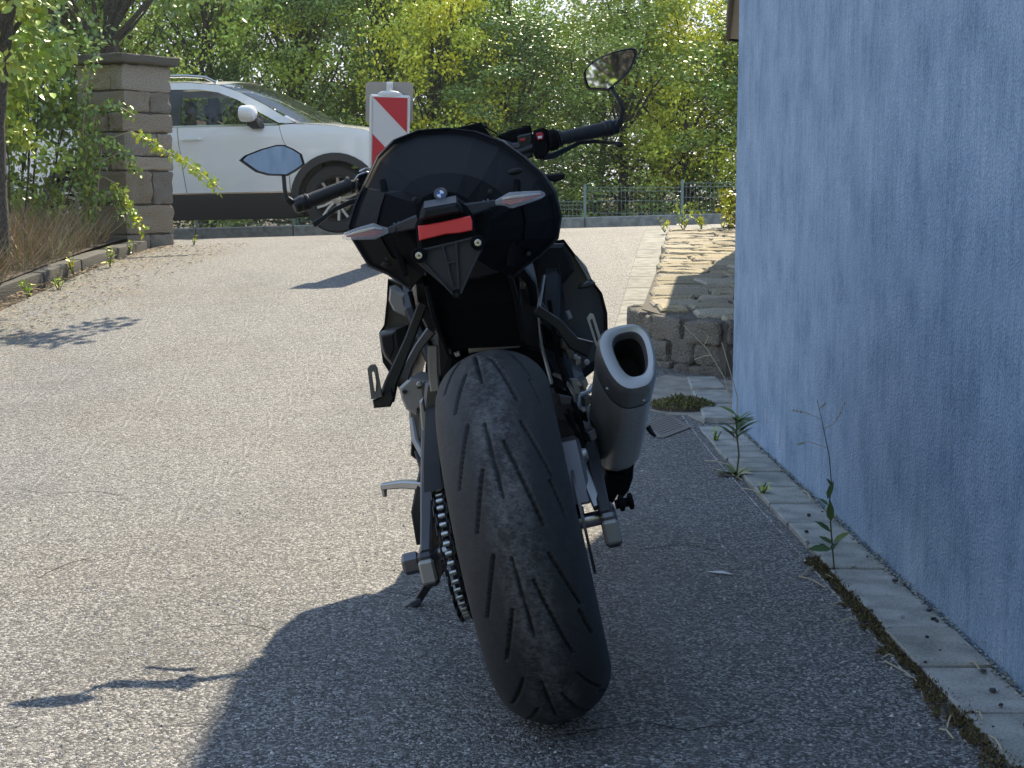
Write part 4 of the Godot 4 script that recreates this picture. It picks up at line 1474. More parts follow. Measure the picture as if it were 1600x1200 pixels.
	# passenger pegs with their brackets
	for s in 2:
		g = Geo.new()
		var arm := PackedVector3Array([Vector3(-0.096, 0.7341, -0.22), Vector3(-0.1347, 0.6753, -0.22), Vector3(-0.1844, 0.6065, -0.22), Vector3(-0.2011, 0.5761, -0.22)]) if s == 0 else PackedVector3Array([Vector3(0.1037, 0.6779, -0.22), Vector3(0.137, 0.644, -0.22), Vector3(0.157, 0.6034, -0.22), Vector3(0.1843, 0.5853, -0.22)])
		prism_tube(g, arm, [0.018, 0.018, 0.024, 0.03], [0.03, 0.03, 0.034, 0.03], Vector3.RIGHT)
		var pb := part(b, "peg_bracket", g, M.black_metal, 25.0)
		if s == 0:
			g = Geo.new()
			prism_tube(g, PackedVector3Array([Vector3(-0.0977, 0.6768, -0.3), Vector3(-0.1265, 0.6534, -0.3), Vector3(-0.1553, 0.62, -0.3), Vector3(-0.1673, 0.6002, -0.3)]), [0.02, 0.016, 0.018, 0.02], [0.03, 0.024, 0.026, 0.03], Vector3.RIGHT)
			part(pb, "bracket_strut", g, M.dark_alloy, 25.0)
			g = Geo.new()
			g.slab(PackedVector3Array([Vector3(-0.2246, 0.5816, -0.2), Vector3(-0.2093, 0.5855, -0.2), Vector3(-0.185, 0.597, -0.2), Vector3(-0.1847, 0.5776, -0.2), Vector3(-0.1953, 0.563, -0.2), Vector3(-0.2256, 0.5673, -0.2)]), Vector3(0, 0, -0.03), 0.003)
			part(pb, "peg_hinge", g, M.black_metal, 25.0)
			g = Geo.new()
			prism_tube(g, PackedVector3Array([Vector3(-0.1018, 0.648, -0.3), Vector3(-0.1114, 0.6003, -0.3), Vector3(-0.116, 0.5639, -0.3)]), [0.02, 0.02, 0.018], [0.02, 0.02, 0.02], Vector3.RIGHT)
			part(b, "shock_reservoir", g, M.cast_alloy, 40.0)
		# folded peg: a slotted plate
		g = Geo.new()
		var o := PackedVector3Array([Vector3(-0.2192, 0.6419, -0.19), Vector3(-0.2134, 0.6466, -0.19), Vector3(-0.2051, 0.646, -0.19), Vector3(-0.2022, 0.6381, -0.19), Vector3(-0.2048, 0.5858, -0.19), Vector3(-0.2252, 0.5855, -0.19)]) if s == 0 else PackedVector3Array([Vector3(0.1901, 0.6447, -0.2), Vector3(0.1975, 0.6514, -0.2), Vector3(0.2038, 0.6476, -0.2), Vector3(0.2091, 0.589, -0.2), Vector3(0.2049, 0.5804, -0.2), Vector3(0.1963, 0.5847, -0.2)])
		var inn := PackedVector3Array([Vector3(-0.2145, 0.6313, -0.19), Vector3(-0.2101, 0.6351, -0.19), Vector3(-0.2083, 0.6323, -0.19), Vector3(-0.2096, 0.6013, -0.19), Vector3(-0.2146, 0.5952, -0.19), Vector3(-0.2175, 0.5983, -0.19)]) if s == 0 else PackedVector3Array([Vector3(0.1948, 0.6389, -0.2), Vector3(0.1978, 0.6418, -0.2), Vector3(0.1999, 0.6402, -0.2), Vector3(0.2033, 0.5951, -0.2), Vector3(0.2014, 0.5919, -0.2), Vector3(0.1987, 0.5961, -0.2)])
		var bk := Vector3(0, 0, -0.014)
		var ob := PackedVector3Array()
		var ib := PackedVector3Array()
		for p in o: ob.append(p + bk)
		for p in inn: ib.append(p + bk)
		g.loft([o, inn, ib, ob, o], false, false)
		part(b, "passenger_peg", g, M.dark_alloy if s == 0 else M.dull_alloy, 20.0)

func bike_exhaust(b: Node3D) -> void:
	var a := Vector3(0.240, 0.582, 0.0)
	var f := Vector3(0.186, 0.345, -0.42)
	var u := (a - f).normalized()
	var w := (Vector3.UP - u * Vector3.UP.dot(u)).normalized()
	var s := w.cross(u)
	var ln := a.distance_to(f)
	var ring := func(d: float, k: float, kh: float, sh: float) -> PackedVector3Array:
		var r := PackedVector3Array()
		for q in 36:
			var t := TAU * q / 36
			var ct := signf(cos(t)) * pow(absf(cos(t)), 0.72)
			var sn := signf(sin(t)) * pow(absf(sin(t)), 0.8)
			var wd: float = 0.0475 * (1.0 + 0.15 * sn)
			r.append(a + u * d + s * (ct * wd * k + (0.005 if k < 0.8 and d > -0.11 else 0.0)) + w * (sn * 0.064 * kh + sh))
		return r
	var g := Geo.new()
	g.loft([ring.call(-0.07, 1.0, 1.0, 0.0), ring.call(-0.02, 1.0, 1.0, 0), ring.call(-0.004, 0.97, 0.975, 0), ring.call(0.003, 0.9, 0.92, 0), ring.call(0.004, 0.75, 0.8, 0.003), ring.call(0.001, 0.58, 0.66, 0.004), ring.call(-0.006, 0.52, 0.61, 0.004), ring.call(-0.02, 0.51, 0.6, 0.004)], false, false)
	var ec := part(b, "silencer", Geo.new(), M.brushed_titanium)
	var g2 := Geo.new()
	g2.loft([ring.call(-0.072, 0.985, 0.985, 0.0), ring.call(-0.2, 1.0, 1.0, -0.004), ring.call(-0.36, 1.0, 0.97, -0.006), ring.call(-0.41, 0.93, 0.86, -0.002), ring.call(-0.445, 0.62, 0.58, 0.0), ring.call(-ln, 0.5, 0.45, 0.0)], false, true)
	ec.mesh = g2.mesh(45.0)
	part(ec, "end_cap", g, M.dull_alloy, 32.0)
	g = Geo.new()
	g.loft([ring.call(-0.02, 0.51, 0.6, 0.004), ring.call(-0.1, 0.5, 0.58, 0.004)], false, true)
	part(ec, "outlet", g, M.soot_gap_black, 40.0)
	g = Geo.new()
	g.loft([ring.call(-0.068, 1.012, 1.01, 0.0), ring.call(-0.073, 1.012, 1.01, 0.0)], false, false)
	part(ec, "seam_band", g, M.dark_alloy, 40.0)
	for k in 3:
		g = Geo.new()
		var p: PackedVector3Array = ring.call(-0.05, 1.0, 1.0, 0.0)
		g.ball(p[[20, 28, 4][k]], Vector3.ONE * 0.004, 6)
		part(ec, "rivet", g, M.dull_alloy)
	# pipe, clamp and heel guard
	g = Geo.new()
	g.tube(V3([a - u * (ln - 0.01), a - u * (ln + 0.06) + Vector3(-0.02, -0.01, 0), Vector3(0.1, 0.25, -0.62), Vector3(0.05, 0.2, -0.8)]), [0.026, 0.026, 0.028, 0.03], 16)
	part(b, "exhaust_pipe", g, M.cast_alloy)
	g = Geo.new()
	g.tube(V3([a - u * (ln - 0.02), a - u * (ln + 0.012)]), 0.031, 20)
	part(b, "pipe_clamp", g, M.black_metal)
	g = Geo.new()
	g.slab(PackedVector3Array([Vector3(0.1705, 0.3231, -0.36), Vector3(0.1972, 0.3172, -0.36), Vector3(0.225, 0.3343, -0.36), Vector3(0.2163, 0.3052, -0.36), Vector3(0.2026, 0.2824, -0.36), Vector3(0.1828, 0.2673, -0.36), Vector3(0.1821, 0.2817, -0.36), Vector3(0.1686, 0.2665, -0.36), Vector3(0.1554, 0.2643, -0.36), Vector3(0.1539, 0.2931, -0.36)]), Vector3(0, 0, -0.05), 0.003)
	part(b, "heel_guard", g, M.black_plastic, 25.0)
	g = Geo.new()
	g.tube(PackedVector3Array([Vector3(0.2703, 0.385, -0.45), Vector3(0.2751, 0.3708, -0.45), Vector3(0.281, 0.3615, -0.45)]), [0.006, 0.005, 0.003], 8)
	part(b, "brake_pedal_tip", g, M.black_metal)

func bike_bars(b: Node3D) -> void:
	var g := Geo.new()
	var lg := PackedVector3Array([Vector3(-0.2519, 0.9921, -0.99), Vector3(-0.324, 0.9812, -0.965), Vector3(-0.3571, 0.9752, -0.955)])
	var rg := PackedVector3Array([Vector3(0.2396, 0.9941, -1.1), Vector3(0.3223, 0.9934, -1.12), Vector3(0.3586, 0.9934, -1.13)])
	# bar from clamp to both ends
	var cl := Vector3(-0.02, 0.965, -1.1)
	g.tube(V3([lg[2], lg[0], lg[0].lerp(cl, 0.45) + Vector3(0, 0.0, -0.01), cl + Vector3(-0.06, 0, 0), cl + Vector3(0.06, 0, -0.01), rg[0].lerp(cl, 0.45) + Vector3(0, 0, -0.01), rg[0], rg[2]]), 0.0112, 14)
	part(b, "handlebar", g, M.black_metal)
	g = Geo.new()
	g.box(cl + Vector3(0, -0.03, 0), Vector3(0.2, 0.04, 0.06), Basis(Vector3.UP, 0.1), 0.008)
	part(b, "top_yoke", g, M.black_metal)
	for s in 2:
		var gr: PackedVector3Array = lg if s == 0 else rg
		var out := (gr[2] - gr[0]).normalized()
		g = Geo.new()
		var pth := PackedVector3Array()
		var rad := []
		for q in [[0.0, 0.021], [0.05, 0.021], [0.055, 0.0165], [0.3, 0.0158], [0.6, 0.0164], [0.93, 0.0168], [0.95, 0.0195], [1.0, 0.0195]]:
			pth.append(gr[0].lerp(gr[2], q[0])); rad.append(q[1])
		g.tube(pth, rad, 22)
		var gp := part(b, "grip", g, M.grip_rubber)
		for k in 9:
			g = Geo.new()
			var c := gr[0].lerp(gr[2], 0.2 + 0.075 * k)
			g.tube(V3([c - out * 0.0012, c + out * 0.0012]), 0.0171, 20)
			part(gp, "grip_ridge", g, M.grip_rubber)
		# mirror clamp at the bar end
		g = Geo.new()
		g.tube(V3([gr[2] + out * 0.001, gr[2] + out * 0.004, gr[2] + out * 0.012, gr[2] + out * 0.014, gr[2] + out * 0.026, gr[2] + out * 0.03]), [0.018, 0.0195, 0.0195, 0.0175, 0.0175, 0.0135], 22)
		part(b, "bar_end", g, M.black_metal)
	# mirrors with their stems
	g = Geo.new()
	prism_tube(g, V3([Vector3(-0.3885, 0.9823, -0.945), Vector3(-0.395, 0.9926, -0.935)]), [0.02, 0.016], [0.016, 0.012], Vector3.BACK)
	prism_tube(g, PackedVector3Array([Vector3(-0.3943, 0.9895, -0.935), Vector3(-0.3946, 1.0132, -0.935), Vector3(-0.3907, 1.0477, -0.945)]), [0.009, 0.0085, 0.008], [0.011, 0.011, 0.011], Vector3.RIGHT)
	part(b, "mirror_stem", g, M.black_metal, 25.0)
	mirror_part(b, PackedVector3Array([Vector3(-0.4751, 1.0986, -0.935), Vector3(-0.4629, 1.1062, -0.935), Vector3(-0.4256, 1.1126, -0.935), Vector3(-0.3895, 1.1148, -0.935), Vector3(-0.3725, 1.1111, -0.935), Vector3(-0.3548, 1.0983, -0.935), Vector3(-0.3405, 1.0835, -0.935), Vector3(-0.3388, 1.0596, -0.935), Vector3(-0.344, 1.0564, -0.935), Vector3(-0.3622, 1.0487, -0.935), Vector3(-0.3815, 1.0427, -0.935), Vector3(-0.4222, 1.0531, -0.935), Vector3(-0.4459, 1.0657, -0.935), Vector3(-0.4577, 1.0786, -0.935)]), Vector3(0.235, 0.06, 0.97).normalized(), 0.022)
	g = Geo.new()
	prism_tube(g, V3([Vector3(0.3866, 0.9947, -1.125), Vector3(0.3952, 1.0079, -1.12)]), [0.022, 0.016], [0.018, 0.014], Vector3.BACK)
	prism_tube(g, PackedVector3Array([Vector3(0.394, 1.002, -1.12), Vector3(0.4032, 1.0306, -1.12), Vector3(0.401, 1.0495, -1.12), Vector3(0.3902, 1.0831, -1.13)]), [0.011, 0.01, 0.009, 0.009], [0.012, 0.012, 0.012, 0.011], Vector3.RIGHT)
	part(b, "mirror_stem", g, M.black_metal, 25.0)
	mirror_part(b, PackedVector3Array([Vector3(0.3324, 1.1333, -1.12), Vector3(0.3369, 1.1399, -1.12), Vector3(0.3551, 1.1526, -1.12), Vector3(0.3749, 1.1588, -1.12), Vector3(0.4101, 1.1647, -1.12), Vector3(0.4364, 1.1649, -1.12), Vector3(0.4532, 1.1643, -1.12), Vector3(0.4629, 1.1591, -1.12), Vector3(0.4625, 1.1501, -1.12), Vector3(0.4541, 1.1322, -1.12), Vector3(0.4356, 1.1104, -1.12), Vector3(0.4178, 1.0992, -1.12), Vector3(0.3797, 1.0802, -1.12), Vector3(0.336, 1.0929, -1.12), Vector3(0.3325, 1.0982, -1.12), Vector3(0.3304, 1.117, -1.12)]), Vector3(-0.1, 0.02, 0.99).normalized(), 0.022)
	# levers
	g = Geo.new()
	prism_tube(g, PackedVector3Array([Vector3(0.3827, 0.9505, -1.16), Vector3(0.3747, 0.9555, -1.165), Vector3(0.3279, 0.9707, -1.17), Vector3(0.2897, 0.9761, -1.17), Vector3(0.2577, 0.9674, -1.165), Vector3(0.2177, 0.9588, -1.15), Vector3(0.1929, 0.961, -1.14)]), [0.014, 0.012, 0.011, 0.012, 0.014, 0.018, 0.02], [0.013, 0.008, 0.009, 0.01, 0.012, 0.016, 0.016], Vector3.BACK)
	g.ball(Vector3(0.3842, 0.9501, -1.16), Vector3.ONE * 0.0075, 8)
	part(b, "brake_lever", g, M.black_metal, 35.0)
	g = Geo.new()
	prism_tube(g, PackedVector3Array([Vector3(-0.3606, 0.9213, -1.01), Vector3(-0.3349, 0.9321, -1.02), Vector3(-0.3037, 0.9462, -1.03), Vector3(-0.2707, 0.954, -1.04), Vector3(-0.2452, 0.9559, -1.05)]), [0.013, 0.011, 0.011, 0.013, 0.016], [0.014, 0.01, 0.01, 0.012, 0.016], Vector3.BACK)
	part(b, "clutch_lever", g, M.black_metal, 35.0)
	# switch gear
	g = Geo.new()
	var ro := (rg[2] - rg[0]).normalized()
	g.tube(V3([rg[0] - ro * 0.004, rg[0] - ro * 0.006, rg[0] - ro * 0.022, rg[0] - ro * 0.026]), [0.02, 0.0245, 0.025, 0.021], 22)
	part(b, "throttle_collar", g, M.black_plastic)
	g = Geo.new()
	g.slab(PackedVector3Array([Vector3(0.1813, 1.0111, -1.085), Vector3(0.1877, 1.0264, -1.085), Vector3(0.2095, 1.0277, -1.085), Vector3(0.2203, 1.0207, -1.085), Vector3(0.2125, 0.9707, -1.085), Vector3(0.1969, 0.9558, -1.085), Vector3(0.1792, 0.9597, -1.085), Vector3(0.1742, 0.9791, -1.085)]), Vector3(0, 0, -0.045), 0.005)
	var sw := part(b, "switch_housing", g, M.black_plastic, 25.0)
	g = Geo.new()
	g.slab(PackedVector3Array([Vector3(0.1905, 1.0181, -1.083), Vector3(0.2043, 1.0181, -1.083), Vector3(0.2089, 1.011, -1.083), Vector3(0.2049, 0.9997, -1.083), Vector3(0.1914, 1.0012, -1.083)]), Vector3(0, 0, -0.01), 0.002)
	part(sw, "kill_switch", g, M.switch_red, 25.0)
	g = Geo.new()
	g.slab(PackedVector3Array([Vector3(0.1932, 1.0098, -1.079), Vector3(0.2038, 1.009, -1.079), Vector3(0.2025, 1.0032, -1.079), Vector3(0.1934, 1.0037, -1.079)]), Vector3(0, 0, -0.004), 0.0005)
	part(sw, "switch_mark", g, M.badge_white, 25.0)
	g = Geo.new()
	g.slab(PackedVector3Array([Vector3(0.1465, 1.0209, -1.1), Vector3(0.1531, 1.0225, -1.1), Vector3(0.1809, 1.0224, -1.1), Vector3(0.1837, 1.0142, -1.1), Vector3(0.1713, 0.9649, -1.1), Vector3(0.1556, 0.9637, -1.1), Vector3(0.1437, 0.9802, -1.1)]), Vector3(0, 0, -0.05), 0.004)
	var sb := part(b, "lever_mount", g, M.black_metal, 25.0)
	g = Geo.new()
	g.slab(PackedVector3Array([Vector3(0.1511, 1.0137, -1.098), Vector3(0.165, 1.0137, -1.098), Vector3(0.1634, 1.0064, -1.098), Vector3(0.1513, 1.0075, -1.098)]), Vector3(0, 0, -0.006), 0.001)
	part(sb, "switch_stripe", g, M.switch_red, 25.0)
	g = Geo.new()
	g.slab(PackedVector3Array([Vector3(0.0996, 1.0343, -1.14), Vector3(0.1386, 1.041, -1.14), Vector3(0.1634, 1.0402, -1.14), Vector3(0.1659, 1.0443, -1.14), Vector3(0.1837, 1.0403, -1.14), Vector3(0.1835, 1.0249, -1.14), Vector3(0.1695, 0.9971, -1.14), Vector3(0.1288, 0.9969, -1.14)]), Vector3(0, 0, -0.05), 0.005)
	part(b, "brake_reservoir", g, M.black_plastic, 25.0)
	g = Geo.new()
	g.tube(V3([Vector3(0.0957, 1.0159, -1.12), Vector3(0.129, 0.9978, -1.12), Vector3(0.1515, 0.9941, -1.11)]), 0.0125, 12)
	part(b, "bar_riser", g, M.black_metal)
	g = Geo.new()
	g.slab(PackedVector3Array([Vector3(-0.2361, 1.008, -0.99), Vector3(-0.2163, 1.0156, -0.99), Vector3(-0.1984, 1.0146, -0.99), Vector3(-0.2008, 0.9912, -0.99), Vector3(-0.2227, 0.9752, -0.99), Vector3(-0.2377, 0.9755, -0.99)]), Vector3(0, 0, -0.05), 0.005)
	part(b, "switch_housing", g, M.black_plastic, 25.0)
	for q in [PackedVector3Array([Vector3(-0.2426, 0.9975, -0.985), Vector3(-0.2288, 1.0093, -0.98), Vector3(-0.2104, 1.0127, -0.985), Vector3(-0.1969, 1.0054, -1)]), PackedVector3Array([Vector3(-0.2249, 1.0175, -0.99), Vector3(-0.2116, 1.0204, -0.985), Vector3(-0.1974, 1.0188, -0.99), Vector3(-0.1822, 1.0174, -1.02)]), PackedVector3Array([Vector3(-0.2337, 1.0014, -0.98), Vector3(-0.2423, 0.9795, -0.985), Vector3(-0.2327, 0.9624, -1)])]:
		g = Geo.new()
		g.tube(q, 0.0028, 7)
		part(b, "switch_cable", g, M.steel)
	# wire loop of the screen and the little winglet
	g = Geo.new()
	g.tube(PackedVector3Array([Vector3(0.0201, 1.065, -1.2), Vector3(0.0359, 1.0788, -1.2), Vector3(0.049, 1.0806, -1.2), Vector3(0.0635, 1.0742, -1.2), Vector3(0.0874, 1.0533, -1.2), Vector3(0.1032, 1.0388, -1.2)]), 0.0016, 6)
	part(b, "brake_hose", g, M.black_plastic)
	g = Geo.new()
	g.slab(PackedVector3Array([Vector3(0.1901, 0.9176, -0.95), Vector3(0.2092, 0.9163, -0.95), Vector3(0.2294, 0.9133, -0.95), Vector3(0.2327, 0.9081, -0.95), Vector3(0.2295, 0.9, -0.95), Vector3(0.2049, 0.8966, -0.95), Vector3(0.1945, 0.9033, -0.95)]), Vector3(0, 0, -0.08), 0.004)
	part(b, "fairing_winglet", g, M.satin_black, 25.0)

func bike_clutter(b: Node3D) -> void:
	# hoses, brackets and bolts between tyre and silencer
	var g: Geo
	var hoses := [PackedVector3Array([Vector3(0.1104, 0.5449, -0.3), Vector3(0.1231, 0.5395, -0.27), Vector3(0.1332, 0.5238, -0.24), Vector3(0.1387, 0.5081, -0.22), Vector3(0.1355, 0.482, -0.22)]), PackedVector3Array([Vector3(0.1307, 0.683, -0.3), Vector3(0.1271, 0.6239, -0.28), Vector3(0.1237, 0.5775, -0.26), Vector3(0.1274, 0.5287, -0.25), Vector3(0.1385, 0.472, -0.2), Vector3(0.1382, 0.4317, -0.15)]), PackedVector3Array([Vector3(0.115, 0.4797, -0.2), Vector3(0.1235, 0.4597, -0.16), Vector3(0.1327, 0.4449, -0.12), Vector3(0.133, 0.4293, -0.1)]), PackedVector3Array([Vector3(0.1797, 0.5108, -0.3), Vector3(0.1668, 0.5013, -0.28), Vector3(0.1474, 0.5008, -0.26), Vector3(0.1355, 0.482, -0.22), Vector3(0.1435, 0.4564, -0.2), Vector3(0.1538, 0.4371, -0.2)]), PackedVector3Array([Vector3(0.1215, 0.4908, -0.18), Vector3(0.1268, 0.4392, -0.12), Vector3(0.119, 0.4218, -0.08)]), PackedVector3Array([Vector3(-0.1212, 0.7573, -0.3), Vector3(-0.1189, 0.7137, -0.3), Vector3(-0.112, 0.6732, -0.32), Vector3(-0.1053, 0.6395, -0.33)]), PackedVector3Array([Vector3(0.132, 0.7292, -0.35), Vector3(0.1093, 0.6732, -0.33), Vector3(0.0985, 0.6036, -0.3), Vector3(0.1018, 0.5306, -0.28)])]
	for i in hoses.size():
		g = Geo.new()
		g.tube(hoses[i], 0.0036 if i % 2 == 0 else 0.0045, 8)
		part(b, "hose", g, M.black_plastic if i % 3 != 0 else M.dull_alloy)
	for q in [[PackedVector3Array([Vector3(0.1379, 0.6076, -0.27), Vector3(0.1482, 0.6103, -0.27), Vector3(0.1534, 0.5944, -0.27), Vector3(0.1432, 0.5868, -0.27), Vector3(0.136, 0.5933, -0.27)]), 0], [PackedVector3Array([Vector3(0.1411, 0.5918, -0.25), Vector3(0.1537, 0.5939, -0.25), Vector3(0.1548, 0.5765, -0.25), Vector3(0.144, 0.5716, -0.25)]), 0], [PackedVector3Array([Vector3(0.1566, 0.568, -0.28), Vector3(0.1665, 0.5683, -0.28), Vector3(0.1634, 0.5541, -0.28), Vector3(0.155, 0.5548, -0.28)]), 1], [PackedVector3Array([Vector3(0.1404, 0.5344, -0.24), Vector3(0.1525, 0.5342, -0.24), Vector3(0.1536, 0.5168, -0.24), Vector3(0.1482, 0.5033, -0.24), Vector3(0.1372, 0.5082, -0.24)]), 1], [PackedVector3Array([Vector3(0.1558, 0.531, -0.22), Vector3(0.1664, 0.536, -0.22), Vector3(0.1685, 0.5234, -0.22), Vector3(0.1586, 0.511, -0.22)]), 1], [PackedVector3Array([Vector3(0.1535, 0.5026, -0.2), Vector3(0.1682, 0.5042, -0.2), Vector3(0.1675, 0.4898, -0.2), Vector3(0.1523, 0.486, -0.2)]), 0], [PackedVector3Array([Vector3(0.1315, 0.4785, -0.2), Vector3(0.1531, 0.4785, -0.2), Vector3(0.1537, 0.459, -0.2), Vector3(0.1339, 0.4561, -0.2)]), 2], [PackedVector3Array([Vector3(0.1088, 0.5341, -0.24), Vector3(0.1289, 0.5149, -0.24), Vector3(0.1266, 0.4934, -0.24), Vector3(0.1091, 0.5022, -0.24)]), 2], [PackedVector3Array([Vector3(0.1093, 0.517, -0.22), Vector3(0.1336, 0.5068, -0.22), Vector3(0.1306, 0.4928, -0.22), Vector3(0.1094, 0.4951, -0.22)]), 0], [PackedVector3Array([Vector3(0.1, 0.4418, -0.14), Vector3(0.1199, 0.4255, -0.14), Vector3(0.1168, 0.3999, -0.14), Vector3(0.098, 0.4112, -0.14)]), 2], [PackedVector3Array([Vector3(0.0991, 0.4227, -0.1), Vector3(0.1114, 0.4153, -0.1), Vector3(0.1095, 0.4063, -0.1), Vector3(0.0989, 0.411, -0.1)]), 0], [PackedVector3Array([Vector3(0.0916, 0.3522, -0.06), Vector3(0.1033, 0.3425, -0.06), Vector3(0.1013, 0.3336, -0.06), Vector3(0.0898, 0.3385, -0.06)]), 0], [PackedVector3Array([Vector3(0.0941, 0.3464, -0.04), Vector3(0.1106, 0.3381, -0.04), Vector3(0.1094, 0.3221, -0.04), Vector3(0.0925, 0.3282, -0.04)]), 2], [PackedVector3Array([Vector3(0.1455, 0.4547, -0.1), Vector3(0.1602, 0.4585, -0.1), Vector3(0.1612, 0.4418, -0.1), Vector3(0.1482, 0.4353, -0.1)]), 0], [PackedVector3Array([Vector3(0.1036, 0.6718, -0.3), Vector3(0.1468, 0.6325, -0.3), Vector3(0.1423, 0.6236, -0.3), Vector3(0.1033, 0.6595, -0.3)]), 0], [PackedVector3Array([Vector3(0.1073, 0.6437, -0.3), Vector3(0.1458, 0.6055, -0.3), Vector3(0.1334, 0.571, -0.3), Vector3(0.1032, 0.6025, -0.3)]), 2], [PackedVector3Array([Vector3(-0.0693, 0.6637, -0.32), Vector3(-0.0515, 0.6548, -0.32), Vector3(-0.0508, 0.6247, -0.32), Vector3(-0.0709, 0.6241, -0.32)]), 2], [PackedVector3Array([Vector3(-0.0626, 0.6244, -0.3), Vector3(-0.0547, 0.6263, -0.3), Vector3(-0.0542, 0.6175, -0.3), Vector3(-0.0618, 0.6167, -0.3)]), 1]]:
		g = Geo.new()
		g.slab(q[0], Vector3(-0.005, 0, -0.03), 0.002)
		part(b, ["bracket", "fitting", "guard_plate"][q[1]], g, [M.dark_alloy, M.dull_alloy, M.black_plastic][q[1]], 25.0)
	for q in [Vector3(0.1499, 0.6084, -0.26), Vector3(0.1558, 0.5717, -0.27), Vector3(0.1526, 0.5256, -0.23), Vector3(0.1489, 0.4833, -0.19), Vector3(0.1223, 0.4402, -0.12), Vector3(0.1305, 0.4157, -0.06), Vector3(0.175, 0.5565, -0.28), Vector3(-0.0756, 0.6308, -0.29), Vector3(-0.1513, 0.5717, -0.4), Vector3(-0.1433, 0.5337, -0.4)]:
		g = Geo.new()
		g.lathe([Vector2(0.0055, -0.006), Vector2(0.0055, 0.002), Vector2(0.004, 0.004)], 6, Transform3D(Basis(Vector3.RIGHT, PI / 2), q))
		part(b, "bolt", g, M.dull_alloy, 20.0)
	# inner frame plate that closes the view between seat and tyre
	g = Geo.new()
	g.slab(PackedVector3Array([Vector3(-0.0736, 0.7198, -0.42), Vector3(0.1028, 0.7064, -0.42), Vector3(0.1452, 0.607, -0.42), Vector3(0.1483, 0.5028, -0.42), Vector3(0.1075, 0.4336, -0.42), Vector3(0.0882, 0.464, -0.42), Vector3(-0.1089, 0.5077, -0.42), Vector3(-0.1198, 0.5622, -0.42), Vector3(-0.1047, 0.6624, -0.42)]), Vector3(0, 0, -0.08), 0.01)
	part(b, "inner_frame", g, M.black_metal, 25.0)
	# carriers on the open side
	g = Geo.new()
	g.slab(PackedVector3Array([Vector3(-0.1387, 0.5714, -0.38), Vector3(-0.1116, 0.5782, -0.38), Vector3(-0.1207, 0.516, -0.38), Vector3(-0.1472, 0.4444, -0.38), Vector3(-0.1615, 0.4605, -0.38), Vector3(-0.1547, 0.5235, -0.38)]), Vector3(0, 0, -0.06), 0.006)
	part(b, "linkage_plate", g, M.dark_alloy, 25.0)
	g = Geo.new()
	g.slab(PackedVector3Array([Vector3(-0.1531, 0.5455, -0.33), Vector3(-0.1443, 0.5511, -0.33), Vector3(-0.1464, 0.5034, -0.33), Vector3(-0.1548, 0.4774, -0.33), Vector3(-0.1605, 0.4964, -0.33)]), Vector3(0, 0, -0.02), 0.003)
	part(b, "fitting", g, M.dull_alloy, 25.0)
	g = Geo.new()
	g.tube(PackedVector3Array([Vector3(-0.185, 0.5005, -0.45), Vector3(-0.1829, 0.462, -0.4), Vector3(-0.1694, 0.432, -0.36), Vector3(-0.1578, 0.4227, -0.34)]), [0.006, 0.007, 0.007, 0.006], 8)
	part(b, "bracket", g, M.cast_alloy)

# ------------------------------------------------------------------ the parked car
# local: x forward from the front axle, y up from the road, z sideways (+ towards the driveway)
func car_z(x: float, y: float) -> float:
	var z := 0.0
	if y < 1.1: z = 0.915 - 0.03 * pow((y - 0.72) / 0.4, 2.0)
	else: z = 0.888 - (y - 1.1) * 0.44
	if y < 0.34: z -= (0.34 - y) * 0.25
	if x > 0.1: z -= 0.3 * pow((x - 0.1) / 0.8, 2.2)
	if x < -2.9: z -= 0.2 * pow((-2.9 - x) / 0.7, 2.0)
	# pressed line below the handles
	z += 0.012 * exp(-pow((y - 0.975) / 0.03, 2.0)) - 0.012 * exp(-pow((y - 0.9) / 0.05, 2.0))
	return z

# a body panel: an outline in the side view, cut into small cells and laid on the body's side
func car_panel(car: Node3D, called: String, outline: Array, m: Material, push := 0.0, thick := 0.012, cell := 0.11, parent: Node = null) -> MeshInstance3D:
	var poly := PackedVector2Array(outline)
	var lo := poly[0]
	var hi := poly[0]
	for p in poly:
		lo = lo.min(p); hi = hi.max(p)
	var made: MeshInstance3D = null
	for s in [1.0, -1.0]:
		var g := Geo.new()
		var lay := func(q: Vector2, k: float) -> Vector3: return Vector3(q.x, q.y, s * (car_z(q.x, q.y) + push - k))
		var x := lo.x
		while x < hi.x:
			var y := lo.y
			while y < hi.y:
				var c := PackedVector2Array([Vector2(x, y), Vector2(x + cell, y), Vector2(x + cell, y + cell), Vector2(x, y + cell)])
				for piece in Geometry2D.intersect_polygons(poly, c):
					var t := Geometry2D.triangulate_polygon(piece)
					for i in range(0, t.size(), 3):
						g.face([lay.call(piece[t[i]], 0.0), lay.call(piece[t[i + 1]], 0.0), lay.call(piece[t[i + 2]], 0.0)], lay.call(piece[t[i]], 0.3))
				y += cell
			x += cell
		for i in poly.size():
			var a := poly[i]
			var b := poly[(i + 1) % poly.size()]
			var n := maxi(1, int(a.distance_to(b) / cell))
			for k in n:
				var p0 := a.lerp(b, float(k) / n)
				var p1 := a.lerp(b, float(k + 1) / n)
				g.quad(lay.call(p0, 0.0), lay.call(p1, 0.0), lay.call(p1, thick), lay.call(p0, thick))
		made = part(car if parent == null else parent, called, g, m, 32.0)
	return made

func arch(cx: float, cy: float, r: float, a0: float, a1: float, n: int) -> Array:
	var out := []
	for i in n + 1:
		var a := deg_to_rad(lerpf(a0, a1, float(i) / n))
		out.append(Vector2(cx + cos(a) * r, cy + sin(a) * r))
	return out

